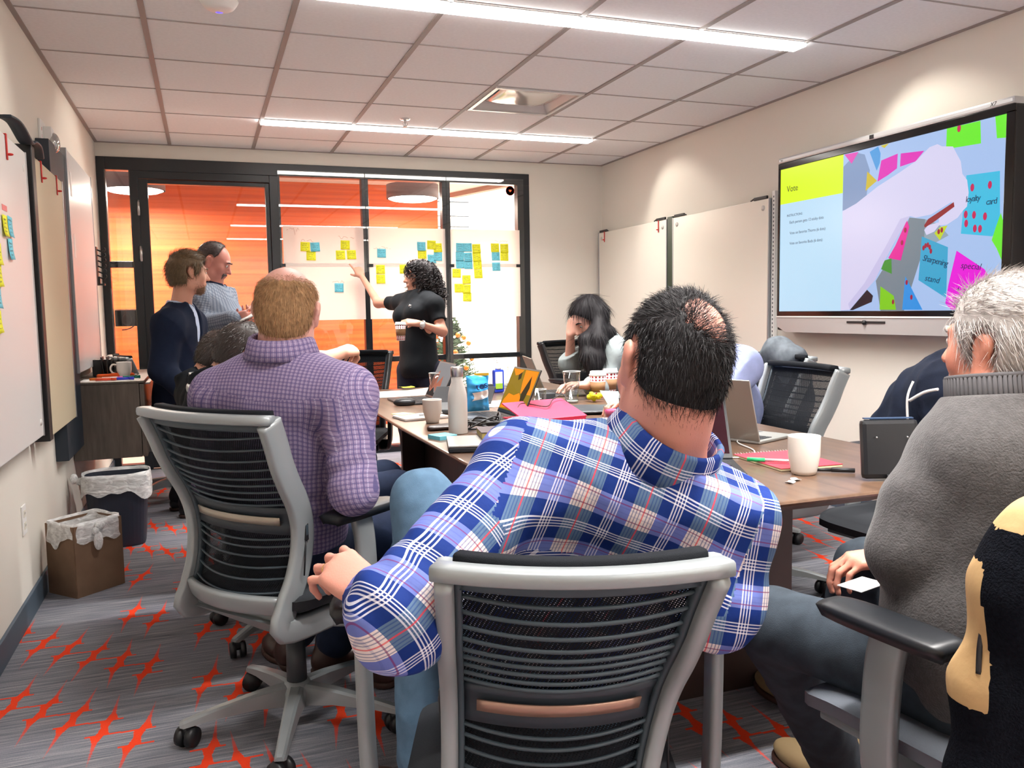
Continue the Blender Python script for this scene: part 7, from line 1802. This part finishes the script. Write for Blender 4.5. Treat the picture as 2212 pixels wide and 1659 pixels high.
# things on the cabinet
def prism_obj(name, label, cat, c, d, m, rz=0, bev=.002): o = MB().use(m).box(c, d, rotm('Z', R_(rz)), bev).build(name); return tag(o, label, cat)
prism_obj('marker_caddy', 'black marker caddy at the back of the wall cabinet', 'caddy', (-.60, 5.62, CZ1+.052), (.10, .09, .10), m_dark)
t = empty('letter_tray', (-.545, 5.56, CZ1), 0, 'smoky upright file holder with papers beside the black caddy', 'file holder')
simple(lambda q: [q.box((-.04+k*.026, 0, .06), (.004, .12, .12), rotm('Y', R_(4*(k-1.5)))) for k in range(2)][0:0] or q.box((0, 0, .003), (.11, .12, .006)), 'tray_base', m_dark, t)
for k in range(4):
    simple(lambda q: q.box((-.045+k*.028, 0, .062), (.003, .12, .116), rotm('Y', R_(3*(k-1.5)))), 'divider', thin_glass('smoked_acrylic', (.45, .42, .44), .05, .1) if 'smoked_acrylic' not in MATS else MATS['smoked_acrylic'], t)
prism_obj('paper_sheet', 'white sheet under the markers on the wall cabinet', 'paper', (-.52, 5.24, CZ1+.001), (.30, .20, .0016), m_paper, 0, 0)
prism_obj('tray', 'flat black tray behind the orange cloth on the wall cabinet', 'tray', (-.50, 5.50, CZ1+.006), (.20, .07, .010), m_dark)
o = sdf_obj('cleaning_cloth', SDF().cap((-.60, 5.41, CZ1+.012), (-.50, 5.41, CZ1+.012), .013, .013).cap((-.52, 5.41, CZ1+.012), (-.42, 5.42, CZ1+.013), .012, .014).cut((0, 0, CZ1+.002), (0, 0, -1)), .004, mat('orange_cloth', s2l(235, 92, 30), .9)); tag(o, 'folded orange cloth on the wall cabinet', 'cloth')
for i, (x, y, c, rz, nm, wh) in enumerate(((-.545, 5.17, (230, 84, 50), 0, 'red', 'nearest the cabinet edge'), (-.455, 5.18, (50, 60, 200), 0, 'blue', 'nearest the cabinet edge'), (-.52, 5.25, (226, 80, 170), 4, 'pink', 'behind the red one'), (-.43, 5.29, (20, 130, 110), 10, 'teal', 'behind the blue one'), (-.58, 5.21, (240, 130, 50), -3, 'orange', 'at the left of the row'))):
    a = R_(rz); d = Vector((math.cos(a), math.sin(a), 0)); c0 = Vector((x, y, CZ1+.010)); q = MB().use(m_white if nm == 'pink' else mat('marker_'+nm, s2l(*c), .4)); q.cyl(c0-d*.045, c0+d*.035, .0075); o = q.build('marker_pen'); q = MB().use(mat('marker_'+nm, s2l(*c), .4)); q.cyl(c0+d*.035, c0+d*.062, .0082); q.build('cap', None, o); tag(o, f'{nm} marker pen on the wall cabinet, {wh}', 'marker')
# ================================================================== BINS
t = empty('cardboard_box', (-.545, 4.06, 0), R_(42), 'brown cardboard box used as a bin with a white liner', 'box')
BW, BD, BHt = .23, .19, .31
def boxf(q):
    for (c, d) in (((-BW/2, 0), (.005, BD)), ((BW/2, 0), (.005, BD)), ((0, -BD/2), (BW, .005)), ((0, BD/2), (BW, .005))): q.box((c[0], c[1], BHt/2), (d[0], d[1], BHt))
    q.box((0, 0, .004), (BW, BD, .005))
simple(boxf, 'carton', mat('cardboard', s2l(118, 92, 72), .85, noise=.1, nscale=12), t)
def bagmat():
    m = bpy.data.materials.new('bin_liner'); nt, b = nodes(m); o = nt.nodes['Material Output']; b.inputs['Base Color'].default_value = (.95, .96, .96, 1); b.inputs['Roughness'].default_value = .3
    tr = nt.nodes.new('ShaderNodeBsdfTransparent'); ms = nt.nodes.new('ShaderNodeMixShader'); n = nt.nodes.new('ShaderNodeTexNoise'); n.inputs['Scale'].default_value = 7; n.inputs['Distortion'].default_value = .6
    nt.links.new(M(nt, 'MULTIPLY_ADD', n.outputs['Fac'], .9, .22, True), ms.inputs[0]); nt.links.new(tr.outputs[0], ms.inputs[1]); nt.links.new(b.outputs[0], ms.inputs[2]); nt.links.new(ms.outputs[0], o.inputs[0])
    bp = nt.nodes.new('ShaderNodeBump'); bp.inputs['Strength'].default_value = .4; bp.inputs['Distance'].default_value = .02; nt.links.new(n.outputs['Fac'], bp.inputs['Height']); nt.links.new(bp.outputs[0], b.inputs['Normal']); return m
m_bag = bagmat()
def liner(q, F, top, drop, seed, n=72):
    r = random.Random(seed); ph = [r.uniform(0, 6) for _ in range(4)]
    rows = 12
    def g(u, v):
        a = u*2*math.pi; wav = .5+.3*math.sin(3*a+ph[0])+.25*math.sin(5*a+ph[1])+.12*math.sin(11*a+ph[2])
        x, y = F(a)
        if v < .25: k = v/.25; s_ = .80+.18*k; z = top-.10*(1-k)
        elif v < .4: k = (v-.25)/.15; s_ = .98+.05*k; z = top+.014*math.sin(math.pi*k)+.006*wav
        else: k = (v-.4)/.6; s_ = 1.03+.03*k+.012*math.sin(14*a+ph[3]+5*k); z = top-drop*(.5+.5*wav)*k
        return Vector((x*s_, y*s_, z))
    q.grid(lambda u, v: g(1-u, v), n, rows)
def rectF(a):
    c, s = math.cos(a), math.sin(a); k = (abs(c)**8+abs(s)**8)**(-1/8); return c*k*BW*.51, s*k*BD*.51
simple(lambda q: liner(q, rectF, BHt, .10, 2), 'bin_liner', m_bag, t)
q = MB().use(m_bag); kp = Vector((-.02, -BD/2-.012, BHt-.035))
q.ball(kp, (.016, .012, .018)); q.ball(kp+Vector((.008, -.004, -.045)), (.022, .010, .042)); q.ball(kp+Vector((.02, 0, .02)), (.026, .012, .02)); q.build('liner_knot', None, t)
t = empty('waste_bin', (-.475, 4.80, 0), 0, 'dark plastic waste bin with a clear liner by the left wall', 'bin')
def ovF(r_):
    def f(a): c, s = math.cos(a), math.sin(a); k = (abs(c)**3.5+abs(s)**3.5)**(-1/3.5); return c*k*.155*r_, s*k*.115*r_
    return f
def binf(q):
    n = 48; vs = []; lv = [(.0, .80), (.01, .82), (.36, 1.0), (.375, 1.03), (.375, .98), (.36, .96), (.03, .78)]
    for z, k in lv: vs += [(*ovF(k)(2*math.pi*i/n), z) for i in range(n)]
    fs = [(l*n+i, l*n+(i+1) % n, (l+1)*n+(i+1) % n, (l+1)*n+i) for l in range(len(lv)-1) for i in range(n)]; fs += [list(range(n))[::-1], [(len(lv)-1)*n+i for i in range(n)]]
    q.add(vs, fs, None, False); 
simple(binf, 'bin_body', mat('bin_navy', s2l(32, 38, 52), .5), t)
simple(lambda q: liner(q, ovF(1.03), .378, .13, 5), 'bin_liner', m_bag, t)
q = MB().use(m_bag); q.ball((-.17, .02, .345), (.035, .016, .02)); q.ball((-.205, .02, .36), (.02, .02, .028)); q.build('liner_knot', None, t)
# ================================================================== GARMENTS ON CHAIRS
m_coat = cloth('navy_coat_cloth', s2l(28, 36, 54), .85, noise=.2, nscale=20); m_gj = cloth('grey_jacket_cloth', s2l(92, 98, 104), .9, noise=.25, nscale=26)
def coat():
    S = SDF()
    S.path([(2.60, 2.50, .80), (2.60, 2.40, .93), (2.62, 2.22, 1.0), (2.60, 2.02, 1.03)], [.05, .075, .085, .08], .05)
    S.ell((2.60, 2.25, .78), (.085, .26, .24), None, .06); S.ell((2.50, 2.42, .70), (.10, .17, .26), None, .06); S.ell((2.50, 2.25, .86), (.10, .20, .15), None, .06)
    S.path([(2.52, 2.50, .84), (2.48, 2.54, .74), (2.50, 2.47, .60)], [.045, .05, .03], .03); S.path([(2.55, 2.05, 1.04), (2.50, 2.0, .98), (2.5, 1.98, .80)], [.06, .06, .04], .04)
    S.mods.append(folds(.035, 24, 81, (1, 1, .6)))
    o = sdf_obj('hooded_coat', S, .008, m_coat, None, 1); tag(o, 'dark navy hooded coat thrown over the chair below the display', 'coat')
    q = MB().use(m_paper); q.tube(chain([(2.40, 2.33, .92), (2.385, 2.34, .86), (2.385, 2.335, .76)], 6), .0045, 6); q.tube(chain([(2.385, 2.33, .85), (2.39, 2.27, .885), (2.40, 2.22, .90)], 6), .006, 6); q.build('drawstring', None, o)
coat()
def greyj():
    S = SDF(); S.path([(2.80, 3.48, .80), (2.80, 3.50, .93), (2.80, 3.60, .965), (2.80, 3.72, .90)], [.05, .065, .07, .06], .05); S.ell((2.85, 3.60, .74), (.07, .20, .24), None, .05); S.mods.append(folds(.016, 40, 83, (1, 1, .4)))
    tag(sdf_obj('grey_jacket', S, .008, m_gj, None, 1), 'grey jacket draped over the chair beside the blank right board', 'jacket')
greyj()
def fleece():
    F = Frame((1.335, 1.085, 0), az(-6), (0, 0, 1)); P_ = lambda x, y, z: F(x, y, z)
    S = SDF()
    S.path([P_(-.33, -.27, .60), P_(-.36, -.265, .82), P_(-.335, -.28, .895), P_(-.20, -.305, .925), P_(0, -.335, .945), P_(.17, -.315, .92), P_(.215, -.30, .8)], [.055, .055, .05, .052, .05, .055, .055], .05)
    S.ell(P_(0, -.33, .66), (.36, .055, .30), F.R, .05); S.ell(P_(0, -.31, .36), (.36, .06, .22), F.R, .05)
    S.path([P_(-.36, -.245, .80), P_(-.375, -.232, .68), P_(-.375, -.228, .54), P_(-.35, -.24, .38)], [.030, .044, .044, .03], .04)
    S.mods.append(folds(.012, 26, 91, (1, 1, .4)))
    V, Q = S.mesh(.006); V = relax(V, Q, 2); cen = V[Q].mean(1); l = F.loc(cen)
    mi = np.zeros(len(Q), int); mi[(l[:, 2] > .905)] = 1
    mi[(l[:, 0] < -.30) & (l[:, 1] > -.262+.10*np.clip(l[:, 2]-.70, 0, 1)) & (l[:, 2] < .86) & (l[:, 2] > .66)] = 1
    m_f = mat('black_pile_fleece', s2l(18, 20, 26), 1, noise=.3, nscale=160, bump=.9, bscale=320, spec=.05); m_t = mat('tan_nylon', s2l(186, 152, 104), .75, bump=.2, bscale=60, noise=.05)
    o = mesh_vq('fleece_jacket', V, Q, [m_f, m_t], None, mi); tag(o, 'black and tan fleece jacket hung over the chair at the right edge', 'jacket')
    z = MB().use(m_dark); z.tube(chain([P_(-.405, -.246, .79), P_(-.412, -.244, .75), P_(-.416, -.246, .71)], 6), .004, 6); z.build('pocket_zip', None, o)
fleece()
